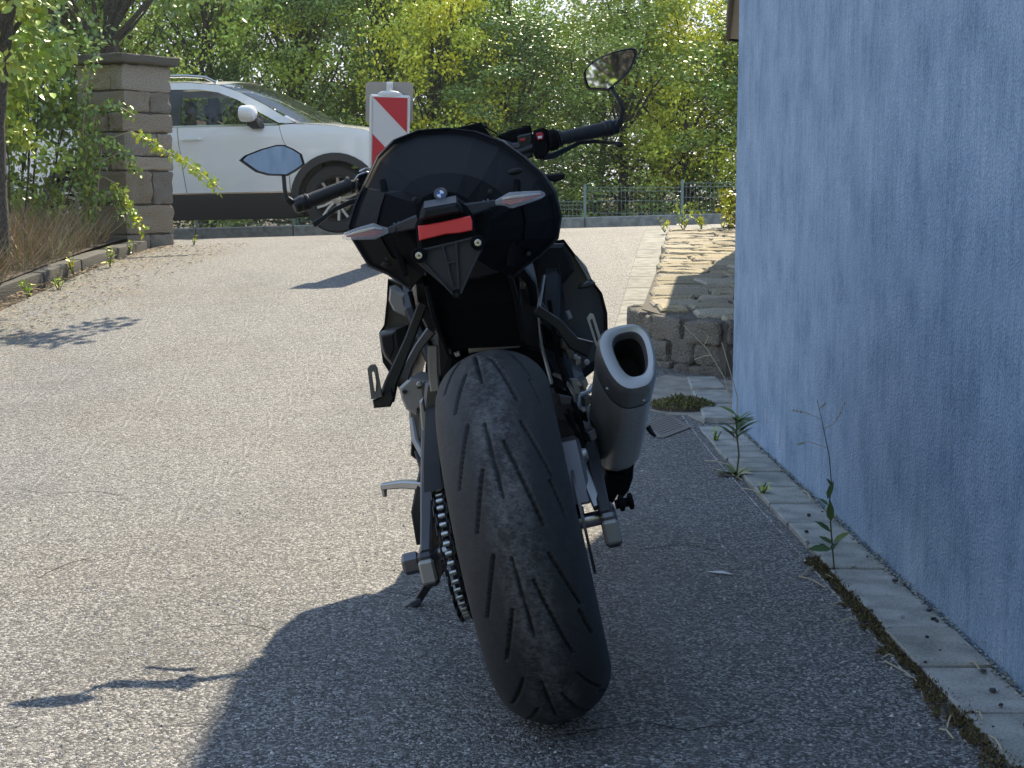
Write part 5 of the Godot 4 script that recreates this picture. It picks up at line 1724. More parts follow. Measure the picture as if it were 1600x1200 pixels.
# a skin across the car from side to side along a profile of [x, y, half width]
func car_across(car: Node3D, called: String, prof: Array, crown: float, m: Material, bulge := 0.0) -> MeshInstance3D:
	var g := Geo.new()
	var rows := []
	for p in prof:
		var r := []
		for k in 13:
			var t := -1.0 + 2.0 * k / 12.0
			r.append(Vector3(p[0] + bulge * (1.0 - t * t), p[1] + crown * (1.0 - t * t), t * p[2]))
		rows.append(r)
	for i in rows.size() - 1:
		for k in 12: g.face([rows[i][k], rows[i][k + 1], rows[i + 1][k + 1], rows[i + 1][k]], Vector3(-1.3, 0.3, 0))
	return part(car, called, g, m, 40.0)

func build_car() -> void:
	var c := thing("parked_car", "white sport utility car with black lower cladding parked on the street behind the pillar", "car", Vector3(-1.74, 0.475, -17.28))
	c.rotation = Vector3(0, deg_to_rad(-5.0), deg_to_rad(1.2))
	var r := 0.352
	var rear := -2.68
	var fa := arch(0, r, 0.42, 190, 20, 18)          # edge of the white sheet round the front wheel
	var ra := arch(rear, r, 0.42, 190, -10, 18)
	# sides
	var fender := [Vector2(-0.474, 0.43)] + fa.slice(2, 17) + [Vector2(0.5, 0.5), Vector2(0.84, 0.5), Vector2(0.86, 0.78), Vector2(0.6, 0.95), Vector2(0.3, 1.06), Vector2(-0.1, 1.115), Vector2(-0.45, 1.135), Vector2(-0.575, 1.125), Vector2(-0.55, 1.02), Vector2(-0.5, 0.9), Vector2(-0.478, 0.75)]
	car_panel(c, "fender", fender, M.car_white)
	car_panel(c, "front_door", [Vector2(-1.572, 0.43), Vector2(-0.482, 0.43), Vector2(-0.486, 0.75), Vector2(-0.508, 0.9), Vector2(-0.558, 1.02), Vector2(-0.583, 1.122), Vector2(-1.655, 1.13), Vector2(-1.63, 0.9)], M.car_white)
	car_panel(c, "rear_door", [Vector2(-2.2, 0.43), Vector2(-1.58, 0.43), Vector2(-1.638, 0.9), Vector2(-1.663, 1.13), Vector2(-2.72, 1.14), Vector2(-2.6, 0.95), Vector2(-2.3, 0.75)], M.car_white)
	car_panel(c, "quarter_panel", [Vector2(-2.21, 0.44)] + [Vector2(-2.3, 0.73), Vector2(-2.6, 0.94), Vector2(-2.73, 1.14), Vector2(-3.45, 1.16), Vector2(-3.6, 1.0), Vector2(-3.62, 0.5), Vector2(-3.1, 0.45)] + arch(rear, r, 0.43, 20, 160, 12), M.car_white)
	# dark cladding with wheel arches
	car_panel(c, "sill_cladding", [Vector2(-2.22, 0.16), Vector2(-0.44, 0.16), Vector2(-0.46, 0.425), Vector2(-2.22, 0.425)], M.car_cladding, 0.012, 0.03)
	for wx in [0.0, rear]:
		car_panel(c, "wheel_arch", arch(wx, r, 0.4, 205, -20, 20) + arch(wx, r, 0.478, -15, 200, 22), M.car_cladding, 0.02, 0.06, 0.2)
	car_panel(c, "bumper_cladding", [Vector2(0.44, 0.2), Vector2(0.84, 0.2), Vector2(0.84, 0.49), Vector2(0.47, 0.49)], M.car_cladding, 0.006)
	car_panel(c, "bumper_cladding", [Vector2(-3.6, 0.25), Vector2(-3.12, 0.25), Vector2(-3.1, 0.44), Vector2(-3.6, 0.48)], M.car_cladding, 0.006)
	car_panel(c, "trim_strip", [Vector2(-2.2, 0.43), Vector2(-0.47, 0.43), Vector2(-0.47, 0.445), Vector2(-2.2, 0.445)], M.car_trim, 0.012, 0.012, 0.4)
	car_panel(c, "window_trim", [Vector2(-3.1, 1.128), Vector2(-0.6, 1.128), Vector2(-0.6, 1.145), Vector2(-3.1, 1.145)], M.car_trim, 0.006, 0.012, 0.4)
	# windows, pillars, roof frame
	car_panel(c, "front_window", [Vector2(-1.63, 1.15), Vector2(-0.62, 1.15), Vector2(-0.85, 1.27), Vector2(-1.05, 1.39), Vector2(-1.25, 1.47), Vector2(-1.45, 1.505), Vector2(-1.62, 1.51)], M.car_glass, -0.012, 0.004)
	car_panel(c, "rear_window", [Vector2(-2.62, 1.15), Vector2(-1.77, 1.15), Vector2(-1.77, 1.515), Vector2(-2.3, 1.51), Vector2(-2.66, 1.47)], M.car_glass, -0.012, 0.004)
	car_panel(c, "quarter_window", [Vector2(-3.1, 1.17), Vector2(-2.7, 1.15), Vector2(-2.74, 1.45), Vector2(-3.0, 1.38)], M.car_glass, -0.012, 0.004)
	car_panel(c, "door_pillar", [Vector2(-1.765, 1.148), Vector2(-1.635, 1.148), Vector2(-1.625, 1.515), Vector2(-1.765, 1.52)], M.gloss_black, -0.004)
	var cant := [Vector2(-0.58, 1.15), Vector2(-0.83, 1.285), Vector2(-1.04, 1.405), Vector2(-1.25, 1.487), Vector2(-1.45, 1.522), Vector2(-1.8, 1.53), Vector2(-2.3, 1.525), Vector2(-2.7, 1.48), Vector2(-3.05, 1.39), Vector2(-3.2, 1.2), Vector2(-3.4, 1.165), Vector2(-3.3, 1.35), Vector2(-3.15, 1.5), Vector2(-2.7, 1.575), Vector2(-2.2, 1.6), Vector2(-1.6, 1.6), Vector2(-1.25, 1.565), Vector2(-1.0, 1.475), Vector2(-0.72, 1.33), Vector2(-0.42, 1.145)]
	car_panel(c, "roof_frame", cant, M.car_white, 0.004)
	car_panel(c, "corner_pane", [Vector2(-0.86, 1.15), Vector2(-0.63, 1.15), Vector2(-0.86, 1.265)], M.gloss_black, -0.002)
	# top skins
	car_across(c, "roof", [[-3.2, 1.49, 0.68], [-2.7, 1.58, 0.675], [-2.2, 1.605, 0.67], [-1.6, 1.605, 0.67], [-1.45, 1.59, 0.68]], 0.05, M.car_white)
	car_across(c, "roof_front", [[-1.45, 1.59, 0.68], [-1.25, 1.57, 0.685]], 0.05, M.car_white, 0.26)
	car_across(c, "windscreen", [[-1.25, 1.57, 0.685], [-0.98, 1.475, 0.73], [-0.7, 1.335, 0.79], [-0.35, 1.14, 0.865]], 0.03, M.car_glass, 0.26)
	car_across(c, "bonnet", [[-0.42, 1.138, 0.87], [-0.1, 1.118, 0.878], [0.3, 1.062, 0.86], [0.6, 0.952, 0.8], [0.82, 0.8, 0.7]], 0.045, M.car_white)
	car_across(c, "grille", [[0.82, 0.8, 0.7], [0.9, 0.65, 0.62], [0.9, 0.4, 0.62], [0.84, 0.2, 0.62]], 0.0, M.car_cladding)
	car_across(c, "tailgate", [[-3.2, 1.49, 0.68], [-3.45, 1.2, 0.75], [-3.62, 1.0, 0.78], [-3.63, 0.5, 0.78], [-3.55, 0.25, 0.78]], 0.0, M.car_white)
	car_across(c, "underbody", [[-3.5, 0.22, 0.75], [-2.2, 0.17, 0.8], [-0.4, 0.17, 0.8], [0.8, 0.21, 0.6]], 0.0, M.car_underbody)
	# roof rails
	for s in [1.0, -1.0]:
		var g := Geo.new()
		g.tube(V3([Vector3(-3.0, 1.56, s * 0.66), Vector3(-2.8, 1.64, s * 0.655), Vector3(-2.2, 1.675, s * 0.65), Vector3(-1.6, 1.67, s * 0.65), Vector3(-1.4, 1.65, s * 0.655), Vector3(-1.28, 1.59, s * 0.66)]), 0.016, 10)
		part(c, "roof_rail", g, M.car_trim)
		# door mirror
		g = Geo.new()
		var rings := []
		for q in [[-0.78, 0.05, 0.03], [-0.8, 0.1, 0.075], [-0.84, 0.115, 0.09], [-0.93, 0.1, 0.085], [-0.95, 0.09, 0.075]]:
			var rr := PackedVector3Array()
			for k in 14:
				var a := TAU * k / 14
				rr.append(Vector3(q[0], 1.245 + sin(a) * q[2], s * (1.0 + cos(a) * q[1])))
			rings.append(rr)
		g.loft(rings)
		var mr := part(c, "door_mirror", g, M.car_white)
		g = Geo.new()
		prism_tube(g, V3([Vector3(-0.83, 1.16, s * 1.0), Vector3(-0.8, 1.12, s * 0.95), Vector3(-0.78, 1.12, s * 0.87)]), [0.13, 0.1, 0.1], [0.05, 0.06, 0.05], Vector3.RIGHT)
		part(mr, "mirror_foot", g, M.car_cladding)
		# handles
		for hx in [-1.5, -2.5]:
			g = Geo.new()
			prism_tube(g, V3([Vector3(hx - 0.11, 1.0, s * 0.905), Vector3(hx - 0.08, 1.002, s * 0.937), Vector3(hx + 0.08, 1.002, s * 0.937), Vector3(hx + 0.11, 1.0, s * 0.905)]), [0.02, 0.028, 0.028, 0.02], [0.02, 0.02, 0.02, 0.02], Vector3.UP)
			part(c, "door_handle", g, M.car_white)
	car_panel(c, "headlight", [Vector2(0.42, 0.86), Vector2(0.75, 0.72), Vector2(0.82, 0.76), Vector2(0.66, 0.88), Vector2(0.45, 0.96)], M.car_lamp, 0.006)
	car_panel(c, "tail_light", [Vector2(-3.55, 0.95), Vector2(-3.25, 0.98), Vector2(-3.3, 1.12), Vector2(-3.5, 1.12)], M.lens_red, 0.006)
	# seats and the dashboard behind the glass
	for q in [[-1.35, 0.38], [-1.35, -0.38], [-2.3, 0.4], [-2.3, -0.4]]:
		var g := Geo.new()
		g.box(Vector3(q[0] - 0.2, 0.95, q[1]), Vector3(0.14, 0.62, 0.46), Basis(Vector3.BACK, 0.25), 0.05)
		g.box(Vector3(q[0] + 0.05, 0.65, q[1]), Vector3(0.5, 0.16, 0.48), Basis.IDENTITY, 0.05)
		var st := part(c, "seat", g, M.car_interior)
		g = Geo.new()
		g.box(Vector3(q[0] - 0.3, 1.34, q[1]), Vector3(0.09, 0.17, 0.26), Basis(Vector3.BACK, 0.2), 0.035)
		part(st, "headrest", g, M.car_interior)
	var g3 := Geo.new()
	g3.box(Vector3(-0.65, 0.98, 0), Vector3(0.4, 0.22, 1.5), Basis.IDENTITY, 0.05)
	part(c, "dashboard", g3, M.car_interior)
	g3 = Geo.new()
	g3.box(Vector3(-1.6, 0.5, 0), Vector3(2.9, 0.5, 1.55), Basis.IDENTITY, 0.02)
	part(c, "floor_pan", g3, M.car_underbody)
	# wheels
	for wx in [0.0, rear]:
		for s in [1.0, -1.0]:
			var w := group_node(c, "wheel")
			w.position = Vector3(wx, r, s * 0.78)
			w.rotation.y = 0.0 if s > 0 else PI
			var t := Transform3D(Basis(Vector3.RIGHT, PI / 2), Vector3.ZERO)
			var g := Geo.new()
			g.lathe([Vector2(0.24, -0.11), Vector2(0.33, -0.115), Vector2(0.35, -0.085), Vector2(0.352, 0), Vector2(0.35, 0.085), Vector2(0.33, 0.115), Vector2(0.25, 0.112), Vector2(0.24, 0.1)], 40, t, false)
			part(w, "tyre", g, M.car_tyre)
			g = Geo.new()
			g.lathe([Vector2(0.245, 0.105), Vector2(0.225, 0.108), Vector2(0.215, 0.09), Vector2(0.21, -0.08), Vector2(0.205, -0.08), Vector2(0.02, -0.03)], 40, t, false)
			part(w, "rim", g, M.car_underbody)
			for k in 10:
				g = Geo.new()
				var a := TAU * (k / 2) / 5 + (0.17 if k % 2 == 0 else -0.17)
				var a2 := TAU * (k / 2) / 5 + (0.24 if k % 2 == 0 else -0.24)
				prism_tube(g, V3([Vector3(cos(a) * 0.05, sin(a) * 0.05, 0.075), Vector3(cos(a) * 0.14, sin(a) * 0.14, 0.085), Vector3(cos(a2) * 0.222, sin(a2) * 0.222, 0.098)]), [0.028, 0.026, 0.03], [0.02, 0.02, 0.02], Vector3(-sin(a), cos(a), 0))
				part(w, "spoke", g, M.car_alloy)
			g = Geo.new()
			g.lathe([Vector2(0.06, 0.07), Vector2(0.05, 0.09), Vector2(0.02, 0.095)], 20, t)
			part(w, "hub_cap", g, M.car_alloy)
			g = Geo.new()
			g.lathe([Vector2(0.15, 0.0), Vector2(0.15, 0.01), Vector2(0.05, 0.01)], 30, t)
			part(w, "brake_disc", g, M.dark_alloy)
	for wx in [0.0, rear]:
		g3 = Geo.new()
		g3.lathe([Vector2(0.41, -0.86), Vector2(0.41, 0.86)], 30, Transform3D(Basis(Vector3.RIGHT, PI / 2), Vector3(wx, r, 0)))
		# only the upper half of the drum is the liner
		var h := Geo.new()
		for i in range(0, g3.v.size(), 3):
			if minf(g3.v[i].y, minf(g3.v[i + 1].y, g3.v[i + 2].y)) > r - 0.1 and absf(g3.v[i].z - g3.v[i + 1].z) + absf(g3.v[i].z - g3.v[i + 2].z) > 0.1: h.tri(g3.v[i], g3.v[i + 1], g3.v[i + 2])
		part(c, "wheel_liner", h, M.car_underbody)

# ------------------------------------------------------------------ the marker sign
func build_sign() -> void:
	var at := Vector3(-0.90, ground_y(-0.90, -11.35), -11.35)
	var s := thing("marker_sign", "red and white striped marker board on a white plastic post with small plate on top", "sign", at)
	s.rotation = Vector3(0, deg_to_rad(8.0), deg_to_rad(-1.5))
	var g := Geo.new()
	var w := 0.245
	var h := 1.0
	var y0 := 0.195
	g.box(Vector3(0, y0 + h * 0.5, -0.02), Vector3(w + 0.045, h + 0.04, 0.035), Basis.IDENTITY, 0.012)
	var fr := part(s, "board", g, M.sign_plastic)
	for q in [[-1, 1], [1, 1]]:
		g = Geo.new()
		g.box(Vector3(q[0] * (w * 0.5 + 0.012), y0 + h * 0.5, 0.001), Vector3(0.014, h + 0.03, 0.012), Basis.IDENTITY, 0.003)
		part(fr, "edge_rail", g, M.sign_plastic)
	g = Geo.new()
	g.box(Vector3(0, y0 + h * 0.5, 0.0005), Vector3(w, h, 0.004))
	part(fr, "sheet", g, M.sign_white)
	# stripes falling to one side, clipped to the sheet
	var rect := PackedVector2Array([Vector2(-w / 2, y0), Vector2(w / 2, y0), Vector2(w / 2, y0 + h), Vector2(-w / 2, y0 + h)])
	for k in range(-1, 4):
		var yb := y0 + h - 0.275 - k * 0.375 + 0.0
		var st := PackedVector2Array([Vector2(-w, yb + w * 0.75 + 0.19 - 0.09), Vector2(w, yb - w * 0.75 - 0.09 + 0.0), Vector2(w, yb - w * 0.75 + 0.1), Vector2(-w, yb + w * 0.75 + 0.29)])
		yb = y0 + h - w * 0.5 - k * 0.52
		st = PackedVector2Array([Vector2(-w, yb + w), Vector2(w, yb - w), Vector2(w, yb - w + 0.26), Vector2(-w, yb + w + 0.26)])
		for piece in Geometry2D.intersect_polygons(rect, st):
			g = Geo.new()
			var p3 := PackedVector3Array()
			for q in piece: p3.append(Vector3(q.x, q.y, 0.0036))
			g.slab(p3, Vector3(0, 0, -0.001))
			part(fr, "stripe", g, M.sign_red, 5.0)
	g = Geo.new()
	g.tube(V3([Vector3(0, -0.05, -0.06), Vector3(0, y0 + h + 0.09, -0.06)]), 0.022, 14)
	part(s, "post", g, M.sign_plastic)
	g = Geo.new()
	g.ball(Vector3(0, y0 + h + 0.02, -0.02), Vector3(0.09, 0.03, 0.022), 8)
	part(s, "board_cap", g, M.sign_plastic)
	# little plate on the post, its back to us
	g = Geo.new()
	var pb := Basis(Vector3.UP, deg_to_rad(-6.0)) * Basis(Vector3.BACK, deg_to_rad(1.0))
	var pc := Vector3(0.0, y0 + h - 0.03, -0.09)
	var pl := PackedVector3Array()
	for q in [[-1, -1], [1, -1], [1, 1], [-1, 1]]:
		for e in 4:
			var a: float = {[-1, -1]: PI, [1, -1]: PI * 1.5, [1, 1]: 0.0, [-1, 1]: PI * 0.5}[q] + PI / 2 * e / 3.0
			pl.append(pc + pb * Vector3(q[0] * 0.145 + cos(a) * 0.025, q[1] * 0.12 + sin(a) * 0.025, 0))
	g.slab(pl, Vector3(0, 0, -0.004))
	part(s, "plate", g, M.sign_back, 20.0)
	g = Geo.new()
	g.box(Vector3(0, y0 + h + 0.065, -0.078), Vector3(0.05, 0.1, 0.02), Basis.IDENTITY, 0.005)
	part(s, "clamp", g, M.sign_plastic)
	g = Geo.new()
	g.box(Vector3(0, 0.06, -0.05), Vector3(0.3, 0.14, 0.3), Basis.IDENTITY, 0.03)
	part(s, "foot", g, M.car_tyre)

# ------------------------------------------------------------------ plants
class Leaves:
	var vv := PackedVector3Array()
	var nn := PackedVector3Array()
	var cc := PackedColorArray()
	var ix := PackedInt32Array()

	# a pointed leaf from its base; fine leaves have a bent blade of four faces
	func leaf(p: Vector3, dir: Vector3, nrm: Vector3, ln: float, wd: float, col: Color, fine := false) -> void:
		var s := dir.cross(nrm).normalized()
		var n := s.cross(dir).normalized()
		var b := vv.size()
		if not fine:
			vv.append(p); vv.append(p + dir * ln * 0.45 + s * wd * 0.5 + n * wd * 0.12); vv.append(p + dir * ln); vv.append(p + dir * ln * 0.45 - s * wd * 0.5 + n * wd * 0.12)
			for k in 4:
				nn.append(n); cc.append(col)
			ix.append(b); ix.append(b + 2); ix.append(b + 1); ix.append(b); ix.append(b + 3); ix.append(b + 2)
			return
		var q := [p, p + dir * ln * 0.3 + s * wd * 0.42 + n * wd * 0.1, p + dir * ln * 0.65 + s * wd * 0.4 + n * wd * 0.05 - n * ln * 0.04, p + dir * ln - n * ln * 0.15, p + dir * ln * 0.65 - s * wd * 0.4 + n * wd * 0.05 - n * ln * 0.04, p + dir * ln * 0.3 - s * wd * 0.42 + n * wd * 0.1, p + dir * ln * 0.5 - n * ln * 0.02]
		for k in 7:
			vv.append(q[k]); cc.append(col)
			nn.append((n + s * [0, -0.25, -0.25, 0, 0.25, 0.25, 0][k]).normalized())
		for t in [[0, 1, 6], [1, 2, 6], [2, 3, 6], [3, 4, 6], [4, 5, 6], [5, 0, 6]]:
			ix.append(b + t[0]); ix.append(b + t[2]); ix.append(b + t[1])

	func mesh() -> ArrayMesh:
		var arr := []
		arr.resize(Mesh.ARRAY_MAX)
		arr[Mesh.ARRAY_VERTEX] = vv
		arr[Mesh.ARRAY_NORMAL] = nn
		arr[Mesh.ARRAY_COLOR] = cc
		arr[Mesh.ARRAY_INDEX] = ix
		var m := ArrayMesh.new()
		m.add_surface_from_arrays(Mesh.PRIMITIVE_TRIANGLES, arr)
		return m

func rdir() -> Vector3:
	var z := rng.randf_range(-1, 1)
	var a := rng.randf_range(0, TAU)
	var r := sqrt(1 - z * z)
	return Vector3(r * cos(a), z, r * sin(a))

# leaves in a cloud round a clump's middle
func clump(L: Leaves, c: Vector3, r: float, n: int, ln: float, tones: Array, fine := false, flat := 0.75) -> void:
	var base: Color = tones[rng.randi() % tones.size()]
	for i in n:
		var d := rdir()
		var q := pow(rng.randf(), 0.45)
		var p := c + d * Vector3(1, flat, 1) * r * q
		var k := rng.randf_range(0.7, 1.3)
		var t: Color = base.lerp(tones[rng.randi() % tones.size()], 0.35)
		var dir := (d * 0.6 + rdir() * 0.9 + Vector3(0, -0.35, 0)).normalized()
		var nrm := (Vector3(0, 0.8, 0) + rdir()).normalized()
		var s := rng.randf_range(0.65, 1.25)
		L.leaf(p, dir, nrm, ln * s, ln * s * 0.6, Color(t.r * k, t.g * k, t.b * k), fine)

func limb(g: Geo, a: Vector3, b: Vector3, r0: float, r1: float, bend := 0.1) -> void:
	var m := PackedVector3Array()
	var rr := []
	var off := rdir() * a.distance_to(b) * bend
	for k in 5:
		var t := k / 4.0
		m.append(a.lerp(b, t) + off * sin(t * PI))
		rr.append(lerpf(r0, r1, t))
	g.tube(m, rr, 7)

# one kind of thicket tree: trunk mesh and crown mesh
func thicket_kind(sd: int, height: float, width: float, ln: float, tones: Array, n_clumps: int, per: int) -> Array:
	rng.seed = sd
	var g := Geo.new()
	var L := Leaves.new()
	var top := Vector3(rng.randf_range(-0.3, 0.3), height * 0.85, rng.randf_range(-0.2, 0.2))
	limb(g, Vector3(0, -0.2, 0), top, 0.07, 0.02, 0.05)
	for i in n_clumps:
		var y := height * pow(rng.randf(), 0.85)
		var w := width * (0.62 + 0.38 * sin(PI * clampf(y / height * 0.85 + 0.2, 0, 1))) * (1.0 if y < height * 0.75 else 0.7)
		var a := rng.randf_range(0, TAU)
		var q := sqrt(rng.randf()) * w
		var c := Vector3(cos(a) * q, y + 0.1, sin(a) * q)
		if i % 4 == 0: limb(g, Vector3(top.x * y / height * 0.6, maxf(0.1, y * 0.6 - 0.1), top.z * y / height * 0.6), c, 0.022, 0.006, 0.12)
		clump(L, c, rng.randf_range(0.2, 0.42), per, ln, tones)
	return [g.mesh(60.0), L.mesh()]

func plant_tree(kind: Array, called: String, label: String, at: Vector3, turn: float, sc: Vector3, group: String) -> void:
	var t := thing(called, label, "tree", at, group)
	t.rotation.y = turn
	t.scale = sc
	part(t, "trunk", kind[0], M.bark)
	part(t, "crown", kind[1], M.leaf)

func build_vegetation() -> void:
	var light := [Color(0.489, 0.620, 0.077), Color(0.367, 0.508, 0.077), Color(0.632, 0.678, 0.085), Color(0.265, 0.395, 0.069)]
	var mid := [Color(0.265, 0.395, 0.069), Color(0.346, 0.470, 0.077), Color(0.204, 0.320, 0.062), Color(0.448, 0.508, 0.092)]
	var dark := [Color(0.153, 0.254, 0.062), Color(0.204, 0.310, 0.069), Color(0.122, 0.207, 0.058), Color(0.265, 0.357, 0.077)]
	var yellow := [Color(0.856, 0.791, 0.054), Color(0.673, 0.715, 0.069), Color(0.489, 0.603, 0.077)]
	var grey := [Color(0.286, 0.320, 0.123), Color(0.224, 0.263, 0.108), Color(0.367, 0.376, 0.139)]
	var kinds := [thicket_kind(101, 4.6, 1.25, 0.057, light, 165, 150), thicket_kind(102, 4.9, 1.35, 0.056, mid, 165, 150), thicket_kind(103, 4.4, 1.2, 0.052, dark, 165, 170), thicket_kind(104, 3.2, 1.15, 0.056, yellow, 100, 150), thicket_kind(105, 5.6, 1.15, 0.085, grey, 90, 70)]
	# the thicket behind the fence: [kind, x, z, turn, width, height]
	var names := ["pale green bushy tree", "mid green leafy tree", "dark green dense tree", "yellowish green bush", "tall greyish green thin tree"]
	var row := [[1, -8.3, -21.6, 0.3, 1.1, 1.0, "at the end of the thicket beyond the parked car"], [2, -6.7, -21.0, 1.7, 1.15, 1.05, "rising behind the tail of the parked car"], [1, -5.2, -21.8, 2.9, 1.15, 1.0, "behind the stone pillar across the street"],
		[0, -4.0, -21.1, 0.9, 1.0, 0.95, "behind the roof of the parked car"], [2, -2.9, -21.3, 4.1, 1.0, 0.95, "behind the windscreen of the parked car"], [0, -1.7, -21.9, 5.2, 1.1, 1.05, "behind the bonnet of the parked car"], [3, -1.0, -20.9, 2.2, 1.0, 1.05, "behind the marker sign"],
		[2, 0.0, -21.0, 0.4, 1.05, 0.62, "low behind the fence past the marker sign"], [0, -0.2, -22.4, 3.3, 1.0, 0.95, "tall above the low dark bush past the marker sign"], [1, 1.5, -21.2, 1.2, 1.1, 0.72, "behind the raised fence panels"], [3, 2.4, -21.4, 4.6, 1.05, 0.95, "behind the fence close to the house corner"], [2, 3.3, -21.6, 5.7, 1.1, 0.7, "behind the fence hidden partly by the house"],
		[4, 2.2, -23.6, 0.0, 1.05, 0.92, "with bare trunk showing above the bushes"], [0, 3.6, -23.2, 2.6, 1.1, 0.66, "behind the house corner beyond the yellowish bush"], [1, -3.2, -23.6, 1.0, 1.2, 1.1, "in the second row above the car roof"], [2, -6.0, -23.9, 3.0, 1.2, 1.1, "in the second row above the stone pillar"], [2, -0.9, -23.8, 5.0, 1.2, 1.0, "in the second row above the marker sign"], [1, 1.2, -24.0, 0.6, 1.1, 0.64, "in the second row under the gap of sky"], [1, 5.0, -22.6, 0.6, 1.2, 0.9, "far along the fence behind the house"], [2, -4.4, -25.4, 0.8, 1.25, 1.15, "in the last row behind the car roof"], [2, -2.1, -25.6, 2.4, 1.25, 1.1, "in the last row behind the bonnet of the car"], [2, -7.6, -25.2, 4.4, 1.25, 1.15, "in the last row past the stone pillar"], [2, 0.2, -25.8, 1.9, 1.2, 0.74, "in the last row past the marker sign"], [2, 2.4, -25.6, 3.9, 1.1, 0.68, "in the last row before the house corner"], [1, 4.4, -24.6, 2.9, 1.2, 0.66, "in the last row hidden by the house"]]
	for q in row:
		plant_tree(kinds[q[0]], ["bushy_tree", "leafy_tree", "dense_tree", "yellow_bush", "thin_tree"][q[0]], names[q[0]] + " " + q[6], Vector3(q[1], 0.35, q[2]), q[3], Vector3(q[4], q[5], q[4]), "trees of the thicket behind the fence")
	# trees behind the viewer, seen in a mirror
	plant_tree(kinds[1], "leafy_tree", "mid green leafy tree at the lower end of the driveway", Vector3(-1.2, 0, 6.8), 1.0, Vector3(1.3, 1.0, 1.3), "trees at the lower end of the driveway")
	plant_tree(kinds[0], "bushy_tree", "pale green bushy tree at the lower end of the driveway", Vector3(-3.6, 0, 7.6), 2.0, Vector3(1.3, 1.0, 1.3), "trees at the lower end of the driveway")
	plant_tree(kinds[2], "dense_tree", "dark green dense tree at the lower end of the driveway", Vector3(-2.4, 0, 9.2), 2.0, Vector3(1.5, 1.2, 1.5), "trees at the lower end of the driveway")
	plant_tree(kinds[3], "yellow_bush", "yellowish green bush at the lower end of the driveway", Vector3(-0.2, 0, 8.6), 0.5, Vector3(1.5, 1.5, 1.5), "trees at the lower end of the driveway")

	# tree at the kerb
	rng.seed = 301
	var t := thing("kerb_tree", "young tree with grey trunk standing behind the kerb", "tree", Vector3(-3.52, 0.36, -10.8))
	var g := Geo.new()
	g.tube(V3([Vector3(0.0, -0.15, 0), Vector3(0.0, 0.05, 0), Vector3(-0.015, 0.5, 0), Vector3(0.0, 1.0, 0.02), Vector3(0.05, 1.4, 0.02), Vector3(0.12, 1.8, 0), Vector3(0.14, 2.6, 0)]), [0.12, 0.088, 0.08, 0.076, 0.07, 0.06, 0.04], 14)
	for e in [Vector3(-0.6, 2.2, 0.5), Vector3(0.7, 2.3, -0.5), Vector3(0.5, 2.6, 0.7), Vector3(-0.4, 2.9, -0.4)]:
		limb(g, Vector3(0.04, 1.45, 0.01), e, 0.02, 0.007)
	part(t, "trunk", g, M.bark)
	var L := Leaves.new()
	for i in 46:
		var a := rng.randf_range(0, TAU)
		var q := sqrt(rng.randf()) * 1.15
		clump(L, Vector3(cos(a) * q + 0.1, 1.75 + rng.randf_range(0.0, 1.7) + 0.25 * q, sin(a) * q * 0.9), rng.randf_range(0.2, 0.34), 60, 0.085, mid + light, true)
	for i in 11: clump(L, Vector3(rng.randf_range(0.9, 1.9), rng.randf_range(1.98, 2.4), rng.randf_range(-0.1, 0.5)), rng.randf_range(0.14, 0.24), 45, 0.075, mid + light, true)
	for i in 26: clump(L, Vector3(rng.randf_range(-0.5, 0.4), rng.randf_range(1.35, 1.95), rng.randf_range(-0.5, 0.6)), rng.randf_range(0.14, 0.24), 40, 0.075, mid + light, true)
	for c in [Vector3(-0.12, 1.42, 0.35), Vector3(-0.02, 1.34, 0.5), Vector3(-0.1, 1.62, 0.6)]: clump(L, c, 0.12, 16, 0.09, yellow, true)
	part(t, "crown", L.mesh(), M.leaf)

	# bush between the kerb tree and the pillar
	rng.seed = 302
	t = thing("bush", "loose leafy bush with bare stems between kerb tree and pillar", "bush", Vector3(-4.0, 0.42, -12.7))
	g = Geo.new()
	L = Leaves.new()
	for i in 80:
		var c := Vector3(rng.randf_range(-0.95, 0.24), 0.3 + 1.7 * pow(rng.randf(), 0.8), rng.randf_range(-0.5, 0.5))
		if i % 4 == 0: limb(g, Vector3(c.x * 0.5 + rng.randf_range(-0.1, 0.1), -0.1, c.z * 0.4), c, 0.009, 0.003, 0.12)
		clump(L, c, rng.randf_range(0.13, 0.24), 75, 0.065, mid + light, true)
	part(t, "stems", g, M.bark)
	part(t, "crown", L.mesh(), M.leaf)

	# second bush that hides the tail of the car
	rng.seed = 309
	t = thing("shrub", "dense green shrub beside the stone pillar in front of the car's tail", "bush", Vector3(-4.45, 0.45, -14.0))
	g = Geo.new()
	L = Leaves.new()
	for i in 100:
		var c := Vector3(rng.randf_range(-1.0, 0.72), 0.15 + 1.75 * pow(rng.randf(), 0.9), rng.randf_range(-0.4, 0.4))
		if i % 5 == 0: limb(g, Vector3(c.x * 0.4, -0.1, c.z * 0.4), c, 0.012, 0.004, 0.1)
		clump(L, c, rng.randf_range(0.14, 0.26), 62, 0.07, mid + dark, true)
	part(t, "stems", g, M.bark)
	part(t, "crown", L.mesh(), M.leaf)

	# tree behind the pillar whose branches hang over it
	rng.seed = 303
	t = thing("overhanging_tree", "dark green tree behind the pillar with branches hanging over its cap", "tree", Vector3(-3.95, 0.4, -14.9))
	g = Geo.new()
	limb(g, Vector3(0, -0.2, 0), Vector3(0.2, 3.4, 0), 0.11, 0.05, 0.03)
	L = Leaves.new()
